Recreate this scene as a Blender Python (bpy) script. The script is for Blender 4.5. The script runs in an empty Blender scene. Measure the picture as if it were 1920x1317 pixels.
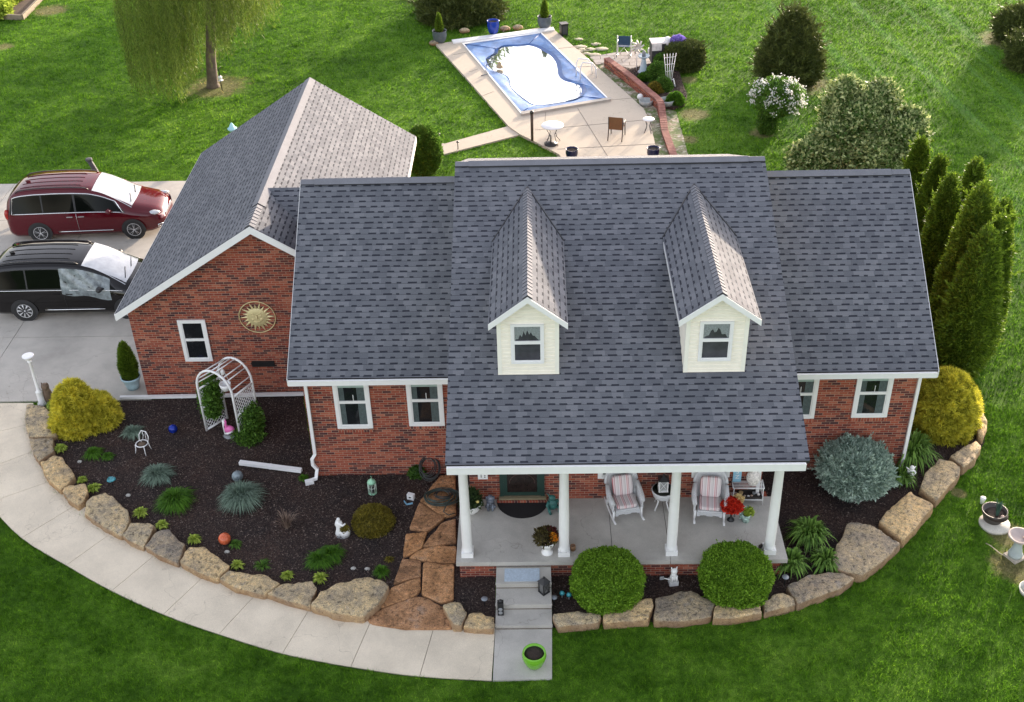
import bpy, bmesh, math, random
import numpy as np
from mathutils import Vector, Matrix, noise as mnoise
random.seed(7); rng = np.random.default_rng(7)
sc = bpy.context.scene
col = sc.collection
R = math.radians
PI = math.pi
# ---------------------------------------------------------------- camera
cd = bpy.data.cameras.new('camera'); cam = bpy.data.objects.new('camera', cd); col.objects.link(cam)
cd.sensor_width = 36; cd.lens = 41.2981; cd.clip_end = 2000; cd.clip_start = .5
rot = [[0.999658, 0.013797, 0.022203], [0.010576, 0.563291, -0.826191], [-0.023906, 0.826143, 0.562953]]
cam.matrix_world = Matrix.Translation((3.2554, -22.1651, 18.7554)) @ Matrix(rot).to_4x4()
sc.camera = cam
# ---------------------------------------------------------------- light
SUN_AZ, SUN_EL = 30.0, 7.8      # azimuth from +Y towards +X, elevation (degrees)
w = bpy.data.worlds.new('World'); sc.world = w; w.use_nodes = True
wn = w.node_tree; bg = wn.nodes['Background']
sky = wn.nodes.new('ShaderNodeTexSky'); sky.sky_type = 'NISHITA'; sky.sun_disc = False
sky.sun_elevation = R(SUN_EL); sky.sun_rotation = R(SUN_AZ); sky.air_density = 1.0; sky.dust_density = 2.0; sky.ozone_density = 1.0
# sky colour desaturated and tinted to make its blue light more neutral
hs = wn.nodes.new('ShaderNodeHueSaturation'); hs.inputs['Saturation'].default_value = .42; wn.links.new(sky.outputs[0], hs.inputs['Color'])
tn = wn.nodes.new('ShaderNodeMixRGB'); tn.blend_type = 'MULTIPLY'; tn.inputs[0].default_value = 1; tn.inputs[2].default_value = (1.02, .965, 1.0, 1)
wn.links.new(hs.outputs[0], tn.inputs[1]); wn.links.new(tn.outputs[0], bg.inputs[0]); bg.inputs[1].default_value = 0.15
sd = bpy.data.lights.new('sun', 'SUN'); sun = bpy.data.objects.new('sun', sd); col.objects.link(sun)
sd.energy = 2.4; sd.angle = R(1.0); sd.color = (1.0, .82, .62)
sdir = Vector((math.sin(R(SUN_AZ))*math.cos(R(SUN_EL)), math.cos(R(SUN_AZ))*math.cos(R(SUN_EL)), math.sin(R(SUN_EL))))
sun.rotation_euler = sdir.to_track_quat('Z', 'Y').to_euler()
sc.view_settings.view_transform = 'Standard'; sc.view_settings.look = 'None'
sc.view_settings.exposure = 2.3; sc.view_settings.gamma = 1.0
# ---------------------------------------------------------------- materials
def newmat(name):
    m = bpy.data.materials.new(name); m.use_nodes = True; nt = m.node_tree
    b = nt.nodes['Principled BSDF']
    def nd(t, **kw):
        n = nt.nodes.new('ShaderNode'+t)
        for k, v in kw.items():
            if k.startswith('i_'): n.inputs[k[2:].replace('_', ' ')].default_value = v
            else: setattr(n, k, v)
        return n
    def ln(a, b_): nt.links.new(a, b_)
    return m, b, nd, ln
def c4(c): return (c[0], c[1], c[2], 1.0)
def mixc(nd, ln, fac, a, b, mode='MIX'):
    n = nd('MixRGB'); n.blend_type = mode
    for i, v in enumerate((fac, a, b)):
        if hasattr(v, 'is_linked') or hasattr(v, 'links'): ln(v, n.inputs[i])
        elif i == 0: n.inputs[0].default_value = v
        else: n.inputs[i].default_value = c4(v)
    return n.outputs[0]
def ramp(nd, ln, src, stops):
    n = nd('ValToRGB'); e = n.color_ramp.elements
    while len(e) > 1: e.remove(e[-1])
    e[0].position = stops[0][0]; e[0].color = c4(stops[0][1])
    for p, c in stops[1:]:
        x = e.new(p); x.color = c4(c)
    ln(src, n.inputs[0]); return n.outputs[0]
def noi(nd, ln, scale, vec=None, detail=4, rough=.6):
    n = nd('TexNoise'); n.inputs['Scale'].default_value = scale; n.inputs['Detail'].default_value = detail; n.inputs['Roughness'].default_value = rough
    if vec is not None: ln(vec, n.inputs['Vector'])
    return n.outputs['Fac']
def math_(nd, ln, op, a, b=None, c=None, clamp=False):
    n = nd('Math'); n.operation = op; n.use_clamp = clamp
    for i, v in enumerate((a, b, c)):
        if v is None: continue
        if hasattr(v, 'links'): ln(v, n.inputs[i])
        else: n.inputs[i].default_value = v
    return n.outputs[0]
def bump(nd, ln, b, h, strength, dist=.02):
    n = nd('Bump'); n.inputs['Strength'].default_value = strength; n.inputs['Distance'].default_value = dist
    ln(h, n.inputs['Height']); ln(n.outputs[0], b.inputs['Normal'])
MATS = {}
def M(name, rgb, rough=.6, metal=0.0, var=.12, scale=6, bmp=.1, bs=60, rgb2=None, spec=.5, coat=0, speck=0, stain=0):
    if name in MATS: return MATS[name]
    m, b, nd, ln = newmat(name)
    tc = nd('TexCoord').outputs['Object']
    a = tuple(max(0, v*(1-var)) for v in rgb); c = tuple(v*(1+var) for v in (rgb2 or rgb))
    f = noi(nd, ln, scale, tc, 5)
    colr = ramp(nd, ln, f, [(.3, a), (.7, c)])
    if speck:
        f2 = noi(nd, ln, bs*1.5, tc, 2)
        colr = mixc(nd, ln, speck, colr, ramp(nd, ln, f2, [(.35, tuple(v*.45 for v in rgb)), (.65, tuple(min(1, v*1.5) for v in rgb))]))
    if stain:      # damp marks, tyre dust and hairline cracks
        s1 = ramp(nd, ln, noi(nd, ln, .8, tc, 7, .7), [(.42, (1, 1, 1)), (.62, (1-stain,)*3), (.75, (1-stain*1.6,)*3)])
        colr = mixc(nd, ln, 1, colr, s1, 'MULTIPLY')
        vo = nd('TexVoronoi'); vo.feature = 'DISTANCE_TO_EDGE'; vo.inputs['Scale'].default_value = .33
        dv = nd('VectorMath'); dv.operation = 'ADD'; nv = nd('TexNoise'); nv.inputs['Scale'].default_value = 2.5; ln(tc, nv.inputs['Vector']); ln(tc, dv.inputs[0]); ln(nv.outputs['Color'], dv.inputs[1]); ln(dv.outputs[0], vo.inputs['Vector'])
        ck = ramp(nd, ln, vo.outputs['Distance'], [(0, (.62, .6, .58)), (.004, (1, 1, 1))]); colr = mixc(nd, ln, .7, colr, ck, 'MULTIPLY')
    ln(colr, b.inputs['Base Color'])
    b.inputs['Roughness'].default_value = rough; b.inputs['Metallic'].default_value = metal
    b.inputs['Specular IOR Level'].default_value = spec
    b.inputs['Coat Weight'].default_value = coat; b.inputs['Coat Roughness'].default_value = .03
    if bmp: bump(nd, ln, b, noi(nd, ln, bs, tc, 4), bmp, .01)
    MATS[name] = m; return m
def leafmat(name, dark, light, trans=.25, rough=.55, big=2.0):
    if name in MATS: return MATS[name]
    m, b, nd, ln = newmat(name)
    at = nd('Attribute', attribute_name='tint').outputs['Fac']
    oi = nd('ObjectInfo').outputs['Random']
    tc = nd('TexCoord').outputs['Object']
    f = math_(nd, ln, 'ADD', at, math_(nd, ln, 'MULTIPLY', math_(nd, ln, 'SUBTRACT', noi(nd, ln, big, tc, 3), .5), .9))
    f = math_(nd, ln, 'ADD', f, math_(nd, ln, 'MULTIPLY', math_(nd, ln, 'SUBTRACT', oi, .5), .15), clamp=True)
    c = mixc(nd, ln, f, dark, light)
    ln(c, b.inputs['Base Color']); b.inputs['Roughness'].default_value = rough; b.inputs['Specular IOR Level'].default_value = .25
    t = nd('BsdfTranslucent'); ln(c, t.inputs[0])
    mx = nd('MixShader'); mx.inputs[0].default_value = trans
    ln(b.outputs[0], mx.inputs[1]); ln(t.outputs[0], mx.inputs[2])
    ln(mx.outputs[0], m.node_tree.nodes['Material Output'].inputs[0])
    MATS[name] = m; return m
# brick: u = x + y, v = z so it runs on along every wall
def brickmat(name, vertical=False, soldier=False):
    m, b, nd, ln = newmat(name)
    tc = nd('TexCoord').outputs['Object']; sp = nd('SeparateXYZ'); ln(tc, sp.inputs[0])
    u = math_(nd, ln, 'ADD', sp.outputs[0], sp.outputs[1])
    cb = nd('CombineXYZ'); ln(u, cb.inputs[0]); ln(sp.outputs[2], cb.inputs[1])
    br = nd('TexBrick'); ln(cb.outputs[0], br.inputs['Vector'])
    br.offset = .5; br.squash = 1
    bw, bh = (.068, .21) if soldier else (.2032, .0677)
    br.inputs['Scale'].default_value = 1; br.inputs['Brick Width'].default_value = bw; br.inputs['Row Height'].default_value = bh
    br.inputs['Mortar Size'].default_value = .0055; br.inputs['Mortar Smooth'].default_value = .2; br.inputs['Bias'].default_value = 0
    br.inputs['Color1'].default_value = (0, 0, 0, 1); br.inputs['Color2'].default_value = (1, 1, 1, 1); br.inputs['Mortar'].default_value = (.5, .5, .5, 1)
    cr = ramp(nd, ln, br.outputs['Color'], [(0, (.03, .018, .026)), (.2, (.05, .024, .03)), (.27, (.13, .034, .028)), (.45, (.23, .05, .033)), (.65, (.30, .068, .04)), (.85, (.37, .10, .055)), (1, (.42, .16, .10))])
    big = noi(nd, ln, 1.3, tc, 3)
    cr = mixc(nd, ln, .25, cr, ramp(nd, ln, big, [(.35, (.12, .03, .03)), (.65, (.40, .12, .07))]))
    fine = noi(nd, ln, 35, tc, 4)
    cr = mixc(nd, ln, 1, cr, ramp(nd, ln, fine, [(.3, (.7, .7, .7)), (.7, (1.25, 1.2, 1.2))]), 'MULTIPLY')
    mo = mixc(nd, ln, br.outputs['Fac'], cr, (.37, .27, .20))
    # pale mineral bloom in patches
    bl = ramp(nd, ln, noi(nd, ln, 3.2, tc, 6, .7), [(.66, (0, 0, 0)), (.8, (.5, .5, .5))])
    mo = mixc(nd, ln, math_(nd, ln, 'MULTIPLY', bl, .6), mo, (.42, .25, .21))
    ln(mo, b.inputs['Base Color']); b.inputs['Roughness'].default_value = .85; b.inputs['Specular IOR Level'].default_value = .2
    h = math_(nd, ln, 'SUBTRACT', math_(nd, ln, 'MULTIPLY', fine, .4), br.outputs['Fac'])
    bump(nd, ln, b, h, .5, .012)
    return m
# architectural shingles from UVs in metres (u along the eave, v up the slope)
def shinglemat(name):
    m, b, nd, ln = newmat(name)
    uv = nd('UVMap').outputs[0]; sp = nd('SeparateXYZ'); ln(uv, sp.inputs[0])
    u, v = sp.outputs[0], sp.outputs[1]
    row = .145
    # slightly wavy courses
    nw = noi(nd, ln, 1.1, uv, 2)
    v2 = math_(nd, ln, 'ADD', v, math_(nd, ln, 'MULTIPLY', math_(nd, ln, 'SUBTRACT', nw, .5), .03))
    cb = nd('CombineXYZ'); ln(u, cb.inputs[0]); ln(v2, cb.inputs[1])
    def br(wd, off, freq):
        t = nd('TexBrick'); ln(cb.outputs[0], t.inputs['Vector']); t.offset = off; t.offset_frequency = freq; t.squash = 1.35; t.squash_frequency = 3
        t.inputs['Scale'].default_value = 1; t.inputs['Brick Width'].default_value = wd; t.inputs['Row Height'].default_value = row
        t.inputs['Mortar Size'].default_value = .0035; t.inputs['Mortar Smooth'].default_value = .3; t.inputs['Bias'].default_value = 0
        t.inputs['Color1'].default_value = (0, 0, 0, 1); t.inputs['Color2'].default_value = (1, 1, 1, 1); t.inputs['Mortar'].default_value = (.5, .5, .5, 1)
        return t
    t1 = br(.235, .41, 2); t2 = br(.47, .63, 3)
    fr = math_(nd, ln, 'FRACT', math_(nd, ln, 'DIVIDE', v2, row))
    # raised tab: every second cut of a .46 m module, jittered row by row
    rowi = math_(nd, ln, 'FLOOR', math_(nd, ln, 'DIVIDE', v2, row))
    wn_ = nd('TexWhiteNoise'); wn_.noise_dimensions = '1D'; ln(rowi, wn_.inputs['W'])
    uu = math_(nd, ln, 'ADD', u, math_(nd, ln, 'MULTIPLY', wn_.outputs['Value'], 3.0))
    uu = math_(nd, ln, 'ADD', uu, math_(nd, ln, 'MULTIPLY', noi(nd, ln, 2.2, cb.outputs[0], 1), .25))
    cell = math_(nd, ln, 'FLOOR', math_(nd, ln, 'DIVIDE', uu, .28))
    cell2 = nd('CombineXYZ'); ln(cell, cell2.inputs[0]); ln(rowi, cell2.inputs[1])
    wn2 = nd('TexWhiteNoise'); wn2.noise_dimensions = '2D'; ln(cell2.outputs[0], wn2.inputs['Vector'])
    fu = math_(nd, ln, 'FRACT', math_(nd, ln, 'DIVIDE', uu, .28))
    wid = math_(nd, ln, 'ADD', .34, math_(nd, ln, 'MULTIPLY', wn2.outputs['Value'], .34))
    tab = math_(nd, ln, 'LESS_THAN', fu, wid)
    low = math_(nd, ln, 'LESS_THAN', fr, .31)
    dash = math_(nd, ln, 'MULTIPLY', tab, low)
    thin = math_(nd, ln, 'LESS_THAN', fr, .10)
    dk = math_(nd, ln, 'MAXIMUM', math_(nd, ln, 'MULTIPLY', dash, .88), math_(nd, ln, 'MULTIPLY', thin, .5))
    base = ramp(nd, ln, t1.outputs['Color'], [(0, (.108, .116, .133)), (.5, (.135, .144, .162)), (1, (.175, .183, .202))])
    base = mixc(nd, ln, .2, base, ramp(nd, ln, t2.outputs['Color'], [(0, (.09, .094, .108)), (1, (.15, .148, .165))]))
    gr = noi(nd, ln, 160, uv, 2, .8)
    base = mixc(nd, ln, 1, base, ramp(nd, ln, gr, [(.25, (.6, .6, .62)), (.75, (1.4, 1.4, 1.38))]), 'MULTIPLY')
    bg_ = noi(nd, ln, .55, uv, 5, .6)
    base = mixc(nd, ln, 1, base, ramp(nd, ln, bg_, [(.3, (.92, .92, .94)), (.7, (1.07, 1.07, 1.06))]), 'MULTIPLY')
    base = mixc(nd, ln, dk, base, (.012, .014, .024))
    ln(base, b.inputs['Base Color']); b.inputs['Roughness'].default_value = .9; b.inputs['Specular IOR Level'].default_value = .25
    h = math_(nd, ln, 'SUBTRACT', math_(nd, ln, 'ADD', math_(nd, ln, 'MULTIPLY', math_(nd, ln, 'SUBTRACT', 1, fr), .6), math_(nd, ln, 'MULTIPLY', gr, .35)), dk)
    bump(nd, ln, b, h, .45, .012)
    return m
BRICK = brickmat('red brick'); ROWLOCK = brickmat('rowlock brick', soldier=True)
SHING = shinglemat('charcoal shingles')
WHITE = M('white trim', (.80, .80, .79), .45, var=.03, bmp=.02)
CREAM = M('cream siding', (.90, .85, .73), .5, var=.04, bmp=.02)
PVC = M('white vinyl', (.82, .82, .82), .35, var=.03, bmp=0)
CONC = M('porch concrete', (.47, .45, .41), .8, var=.18, scale=1.1, bmp=.2, bs=90, speck=.25, stain=.14)
WALK = M('walkway concrete', (.70, .605, .47), .85, var=.12, scale=1.2, bmp=.25, bs=110, speck=.35, stain=.12)
DRIVE = M('driveway concrete', (.47, .44, .39), .85, var=.13, scale=.7, bmp=.25, bs=90, speck=.25, stain=.16)
DECKM = M('pool deck concrete', (.54, .465, .37), .85, var=.15, scale=.8, bmp=.2, bs=60, speck=.25, stain=.16)
GLASSD = M('hazy dormer glass', (.055, .055, .065), .1, var=.3, scale=3, bmp=0)
GLASS = M('dark window glass', (.012, .014, .016), .06, var=.2, bmp=0, spec=.6)
CURT = M('pale green curtain', (.36, .46, .42), .8, var=.1, bmp=.1)
BLACK = M('black metal', (.015, .015, .016), .45, bmp=.05)
DKGREY = M('dark grey', (.05, .05, .055), .6)
GREY = M('grey', (.25, .26, .27), .6)
# ---------------------------------------------------------------- mesh helpers
class MB:
    def __init__(s): s.v = []; s.f = []; s.mi = []; s.uv = {}; s.sm = []; s.cur = 0; s.smooth = False
    def mat(s, i): s.cur = i; return s
    def add(s, vs, fs, smooth=False, uvs=None):
        o = len(s.v); s.v += [tuple(p) for p in vs]
        for k, f in enumerate(fs):
            if uvs is not None: s.uv[len(s.f)] = uvs[k]
            s.f.append([i+o for i in f]); s.mi.append(s.cur); s.sm.append(smooth)
        return s
    def box(s, c, d, rz=0, ry=0, rx=0):
        m = Matrix.Rotation(rz, 3, 'Z') @ Matrix.Rotation(ry, 3, 'Y') @ Matrix.Rotation(rx, 3, 'X'); c = Vector(c)
        vs = [c + m @ Vector((x*d[0]/2, y*d[1]/2, z*d[2]/2)) for z in (-1, 1) for y in (-1, 1) for x in (-1, 1)]
        return s.add(vs, [(0, 2, 3, 1), (4, 5, 7, 6), (0, 1, 5, 4), (2, 6, 7, 3), (0, 4, 6, 2), (1, 3, 7, 5)])
    def bb(s, x0, x1, y0, y1, z0, z1): return s.box(((x0+x1)/2, (y0+y1)/2, (z0+z1)/2), (x1-x0, y1-y0, z1-z0))
    def tube(s, pts, r, n=8, closed=False, cap=True):
        pts = [Vector(p) for p in pts]; k = len(pts)
        rs = r if isinstance(r, (list, tuple)) else [r]*k
        vs = []; prev = None
        for i, p in enumerate(pts):
            a = pts[(i-1) % k] if (i or closed) else p; b_ = pts[(i+1) % k] if (i < k-1 or closed) else p
            t = (b_-a).normalized() if (b_-a).length > 1e-9 else Vector((0, 0, 1))
            if prev is None:
                u = t.cross(Vector((0, 0, 1)))
                if u.length < .05: u = t.cross(Vector((0, 1, 0)))
                u.normalize()
            else: u = (prev - t*prev.dot(t)).normalized()
            prev = u; w_ = t.cross(u)
            vs += [p + (u*math.cos(2*PI*j/n) + w_*math.sin(2*PI*j/n))*rs[i] for j in range(n)]
        fs = []
        for i in range(k if closed else k-1):
            for j in range(n):
                a, b_ = i*n+j, i*n+(j+1) % n; c, d_ = ((i+1) % k)*n+(j+1) % n, ((i+1) % k)*n+j
                fs.append((a, b_, c, d_))
        s.add(vs, fs, True)
        if cap and not closed:
            o = len(s.v)-len(vs); s.f += [[o+j for j in range(n)][::-1], [o+(k-1)*n+j for j in range(n)]]; s.mi += [s.cur]*2; s.sm += [False]*2
        return s
    def lathe(s, prof, c=(0, 0, 0), n=24, sx=1, sy=1, wob=0, smooth=True):
        vs = []; k = len(prof)
        for r, z in prof:
            for j in range(n):
                a = 2*PI*j/n; rr = r*(1+wob*math.sin(5*a+z*9))
                vs.append((c[0]+rr*sx*math.cos(a), c[1]+rr*sy*math.sin(a), c[2]+z))
        fs = [(i*n+j, i*n+(j+1) % n, (i+1)*n+(j+1) % n, (i+1)*n+j) for i in range(k-1) for j in range(n)]
        if prof[0][0] > 1e-4: fs.append(tuple(range(n))[::-1])
        if prof[-1][0] > 1e-4: fs.append(tuple((k-1)*n+j for j in range(n)))
        return s.add(vs, fs, smooth)
    def ball(s, c, r, n=14, sx=1, sy=1, sz=1):
        return s.lathe([(r*math.sin(PI*i/n)+1e-5, -r*sz*math.cos(PI*i/n)) for i in range(n+1)], c, n, sx, sy)
    def prism(s, poly, z0, z1, top=None):
        n = len(poly); a = sum(poly[i][0]*poly[(i+1) % n][1]-poly[(i+1) % n][0]*poly[i][1] for i in range(n))
        if a < 0: poly = poly[::-1]
        vs = [(x, y, z0) for x, y in poly]+[(x, y, z1) for x, y in poly]
        s.add(vs, [tuple(range(n, 2*n)), tuple(range(n))[::-1]] + [(i, (i+1) % n, n+(i+1) % n, n+i) for i in range(n)]); return s
    def slab(s, poly, th, udir, vdir, sidemat=None, o=(0, 0, 0)):
        """thick slab under a planar 3D polygon, UVs in metres on the top"""
        P = [Vector(p) for p in poly]; n = len(P); nrm = (P[1]-P[0]).cross(P[2]-P[1]).normalized()
        if nrm.z < 0: P = P[::-1]; nrm = -nrm
        ud, vd, oo = Vector(udir), Vector(vdir), Vector(o); B = [p-nrm*th for p in P]
        uvs = [[((p-oo).dot(ud)+50, (p-oo).dot(vd)+50) for p in P]]
        c = s.cur; s.add(P, [tuple(range(n))], uvs=uvs)
        if sidemat is not None: s.cur = sidemat
        s.add(P+B, [tuple(range(n, 2*n))[::-1]] + [(i, n+i, n+(i+1) % n, (i+1) % n) for i in range(n)])
        s.cur = c; return s
    def build(s, name, mats, parent=None, loc=None, rz=0):
        me = bpy.data.meshes.new(name); me.from_pydata(s.v, [], s.f)
        if not isinstance(mats, (list, tuple)): mats = [mats]
        for m in mats: me.materials.append(m)
        me.polygons.foreach_set('material_index', s.mi); me.polygons.foreach_set('use_smooth', s.sm)
        if s.uv:
            uvl = me.uv_layers.new(name='UVMap').data
            for fi, us in s.uv.items():
                p = me.polygons[fi]
                for k, li in enumerate(p.loop_indices): uvl[li].uv = us[k]
        me.validate(); me.update()
        o = bpy.data.objects.new(name, me); col.objects.link(o)
        if parent is not None: o.parent = parent
        if loc is not None: o.location = loc
        if rz: o.rotation_euler.z = rz
        return o
def raw(name, V, F, tint, mat, parent=None, loc=None, smooth=False):
    """V (n,3), F (m,k) numpy; tint (m,)"""
    me = bpy.data.meshes.new(name); V = np.asarray(V, np.float32); F = np.asarray(F, np.int32)
    me.vertices.add(len(V)); me.vertices.foreach_set('co', V.ravel())
    m_, k = F.shape; me.loops.add(m_*k); me.loops.foreach_set('vertex_index', F.ravel())
    me.polygons.add(m_); me.polygons.foreach_set('loop_start', np.arange(0, m_*k, k, dtype=np.int32)); me.polygons.foreach_set('loop_total', np.full(m_, k, np.int32))
    if smooth: me.polygons.foreach_set('use_smooth', np.ones(m_, bool))
    a = me.attributes.new('tint', 'FLOAT', 'FACE'); a.data.foreach_set('value', np.asarray(tint, np.float32))
    mats = mat if isinstance(mat, (list, tuple)) else [mat]
    for q in mats: me.materials.append(q)
    me.update(calc_edges=True)
    o = bpy.data.objects.new(name, me); col.objects.link(o)
    if parent is not None: o.parent = parent
    if loc is not None: o.location = loc
    return o
def tag(o, label, cat, group=None):
    o['label'] = label; o['category'] = cat
    if group: o['group'] = group
    return o
def T(name, label, cat, loc=(0, 0, 0), rz=0, group=None):
    o = bpy.data.objects.new(name, None); col.objects.link(o); o.empty_display_size = .2
    o.location = loc; o.rotation_euler.z = rz
    return tag(o, label, cat, group)
def struct(o, kind='structure'): o['kind'] = kind; return o
def copytree(o, loc=None, rz=None, parent=None, scale=None):
    c = o.copy(); col.objects.link(c); c.parent = parent
    if loc is not None: c.location = loc
    if rz is not None: c.rotation_euler.z = rz
    if scale is not None: c.scale = scale
    for ch in list(o.children): copytree(ch, parent=c)
    return c
def unit(a): return a/np.maximum(np.linalg.norm(a, axis=1, keepdims=True), 1e-9)
def leafquads(P, D, L, W, n3=None):
    n = len(P); D = unit(D); S = unit(np.cross(D, rng.normal(size=(n, 3)))) * (np.asarray(W).reshape(-1, 1)/2)
    L = np.asarray(L).reshape(-1, 1)*np.ones((n, 1))
    mid = P + D*L*.45
    V = np.stack([P, mid+S, P+D*L, mid-S], 1).reshape(-1, 3)
    return V, np.arange(4*n).reshape(n, 4)
def inpoly(X, Y, poly):
    r = np.zeros(X.shape, bool); n = len(poly)
    for i in range(n):
        x1, y1 = poly[i][:2]; x2, y2 = poly[(i+1) % n][:2]
        if abs(y2-y1) < 1e-9: continue
        c = ((y1 > Y) != (y2 > Y)) & (X < (x2-x1)*(Y-y1)/(y2-y1)+x1); r ^= c
    return r
# ================================================================ SETTING
PATCH = [((-10.441,25.864,0.000), 1.7), ((14.413,25.101,0.000), 1.6), ((11.971,20.016,0.000), .6), ((9.618,21.934,0.000), .8), ((9.093,19.545,0.000), .5), ((13.866,-2.368,0.000), .62), ((13.717,-3.333,0.000), .7), ((13.192,-0.896,0.000), .25),
         ((-21.276,36.675,0.000), 1.1), ((-21.707,31.421,0.000), .6), ((24.624,29.723,0.000), 1.6), ((9.781,25.637,0.000), .5), ((-1.481,35.032,0.000), 1.1)]
def grasscolor(nd, ln, vec):
    big = noi(nd, ln, .16, vec, 5, .62); mid = noi(nd, ln, 1.1, vec, 5, .65); fine = noi(nd, ln, 9, vec, 3, .7)
    s = math_(nd, ln, 'ADD', math_(nd, ln, 'MULTIPLY', big, .9), math_(nd, ln, 'ADD', math_(nd, ln, 'MULTIPLY', mid, 1.0), math_(nd, ln, 'MULTIPLY', fine, .35)))
    c = ramp(nd, ln, s, [(.72, (.044, .110, .010)), (.9, (.078, .178, .015)), (1.06, (.112, .235, .022)), (1.25, (.170, .305, .040))])
    # ramp positions above 1 are clamped, so scale first
    n = c.node; l = n.inputs[0].links[0]; src = l.from_socket
    sc_ = math_(nd, ln, 'MULTIPLY', math_(nd, ln, 'SUBTRACT', src, .84), 1.8, clamp=True); ln(sc_, n.inputs[0])
    for e, p in zip(n.color_ramp.elements, (0, .35, .62, 1)): e.position = p
    cl_ = noi(nd, ln, 5.5, vec, 2, .6); c = mixc(nd, ln, 1, c, ramp(nd, ln, cl_, [(.38, (.80, .84, .80)), (.62, (1.26, 1.22, 1.18))]), 'MULTIPLY')
    # mower streaks on the right-hand back lawn
    sp = nd('SeparateXYZ'); ln(vec, sp.inputs[0]); x, y = sp.outputs[0], sp.outputs[1]
    q = math_(nd, ln, 'ADD', x, math_(nd, ln, 'MULTIPLY', y, .088))
    cb = nd('CombineXYZ'); ln(math_(nd, ln, 'MULTIPLY', q, 1.6), cb.inputs[0]); ln(math_(nd, ln, 'MULTIPLY', y, .07), cb.inputs[1])
    st = noi(nd, ln, 1.0, cb.outputs[0], 3, .5)
    reg = math_(nd, ln, 'MULTIPLY', math_(nd, ln, 'SUBTRACT', x, 11.5), .25, clamp=True)
    reg = math_(nd, ln, 'MULTIPLY', reg, math_(nd, ln, 'MULTIPLY', math_(nd, ln, 'SUBTRACT', y, 7), .15, clamp=True))
    stm = math_(nd, ln, 'MULTIPLY', ramp(nd, ln, st, [(.5, (0, 0, 0)), (.62, (1, 1, 1))]), math_(nd, ln, 'MULTIPLY', reg, .5))
    c = mixc(nd, ln, stm, c, (.16, .32, .09))
    # dry bare patches
    tot = None
    for (px_, py_, _), r_ in PATCH:
        dx = math_(nd, ln, 'SUBTRACT', x, px_); dy = math_(nd, ln, 'SUBTRACT', y, py_)
        dd = math_(nd, ln, 'SQRT', math_(nd, ln, 'ADD', math_(nd, ln, 'MULTIPLY', dx, dx), math_(nd, ln, 'MULTIPLY', dy, dy)))
        k = math_(nd, ln, 'SUBTRACT', 1, math_(nd, ln, 'DIVIDE', dd, r_*1.25), clamp=True)
        tot = k if tot is None else math_(nd, ln, 'MAXIMUM', tot, k)
    n2 = noi(nd, ln, 2.3, vec, 5, .7)
    pm = math_(nd, ln, 'MULTIPLY', math_(nd, ln, 'SUBTRACT', math_(nd, ln, 'ADD', tot, n2), .78), 3.5, clamp=True)
    pm = math_(nd, ln, 'MULTIPLY', pm, math_(nd, ln, 'MULTIPLY', tot, 6, clamp=True))
    c = mixc(nd, ln, math_(nd, ln, 'MULTIPLY', pm, .65), c, ramp(nd, ln, fine, [(.35, (.16, .11, .06)), (.65, (.38, .29, .17))]))
    return c, fine
m, b, nd, ln = newmat('lawn turf')
vec = nd('TexCoord').outputs['Object']; c, fine = grasscolor(nd, ln, vec)
tx = noi(nd, ln, 45, vec, 4, .75)
c = mixc(nd, ln, 1, c, ramp(nd, ln, tx, [(.35, (.4, .45, .4)), (.65, (1.25, 1.25, 1.2))]), 'MULTIPLY')
ln(c, b.inputs['Base Color']); b.inputs['Roughness'].default_value = .9; b.inputs['Specular IOR Level'].default_value = .1
bump(nd, ln, b, tx, 1.0, .06)
TURF = m
m, b, nd, ln = newmat('grass blades')
vec = nd('TexCoord').outputs['Object']; c, fine = grasscolor(nd, ln, vec)
at = nd('Attribute', attribute_name='tint').outputs['Fac']
c = mixc(nd, ln, 1, c, ramp(nd, ln, at, [(0, (.5, .58, .5)), (.45, (1.1, 1.15, 1.0)), (.8, (1.45, 1.45, 1.1)), (1, (1.9, 1.6, 1.4))]), 'MULTIPLY')
ln(c, b.inputs['Base Color']); b.inputs['Roughness'].default_value = .9; b.inputs['Specular IOR Level'].default_value = 0
t = nd('BsdfTranslucent'); ln(c, t.inputs[0]); mx = nd('MixShader'); mx.inputs[0].default_value = .35
ln(b.outputs[0], mx.inputs[1]); ln(t.outputs[0], mx.inputs[2]); ln(mx.outputs[0], m.node_tree.nodes['Material Output'].inputs[0])
BLADE = m
m, b, nd, ln = newmat('bark mulch')
vec = nd('TexCoord').outputs['Object']
n1 = noi(nd, ln, 28, vec, 5, .75); n0 = noi(nd, ln, .9, vec, 4)
c = ramp(nd, ln, n1, [(.3, (.014, .011, .011)), (.5, (.045, .035, .032)), (.62, (.09, .07, .06)), (.75, (.2, .16, .14))])
c = mixc(nd, ln, 1, c, ramp(nd, ln, n0, [(.35, (.8, .8, .85)), (.65, (1.35, 1.1, 1.0))]), 'MULTIPLY')
ln(c, b.inputs['Base Color']); b.inputs['Roughness'].default_value = .9; b.inputs['Specular IOR Level'].default_value = .2
bump(nd, ln, b, n1, 1.0, .05)
MULCH = m
m, b, nd, ln = newmat('river gravel')
vec = nd('TexCoord').outputs['Object']
vo = nd('TexVoronoi'); vo.inputs['Scale'].default_value = 11; ln(vec, vo.inputs['Vector'])
c = ramp(nd, ln, vo.outputs['Color'], [(.1, (.16, .12, .08)), (.5, (.33, .27, .2)), (.85, (.55, .5, .42))])
gm = ramp(nd, ln, noi(nd, ln, 1.7, vec, 5, .7), [(.42, (0, 0, 0)), (.56, (1, 1, 1))])
c = mixc(nd, ln, gm, c, (.10, .15, .035))
ln(c, b.inputs['Base Color']); b.inputs['Roughness'].default_value = .85
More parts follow.
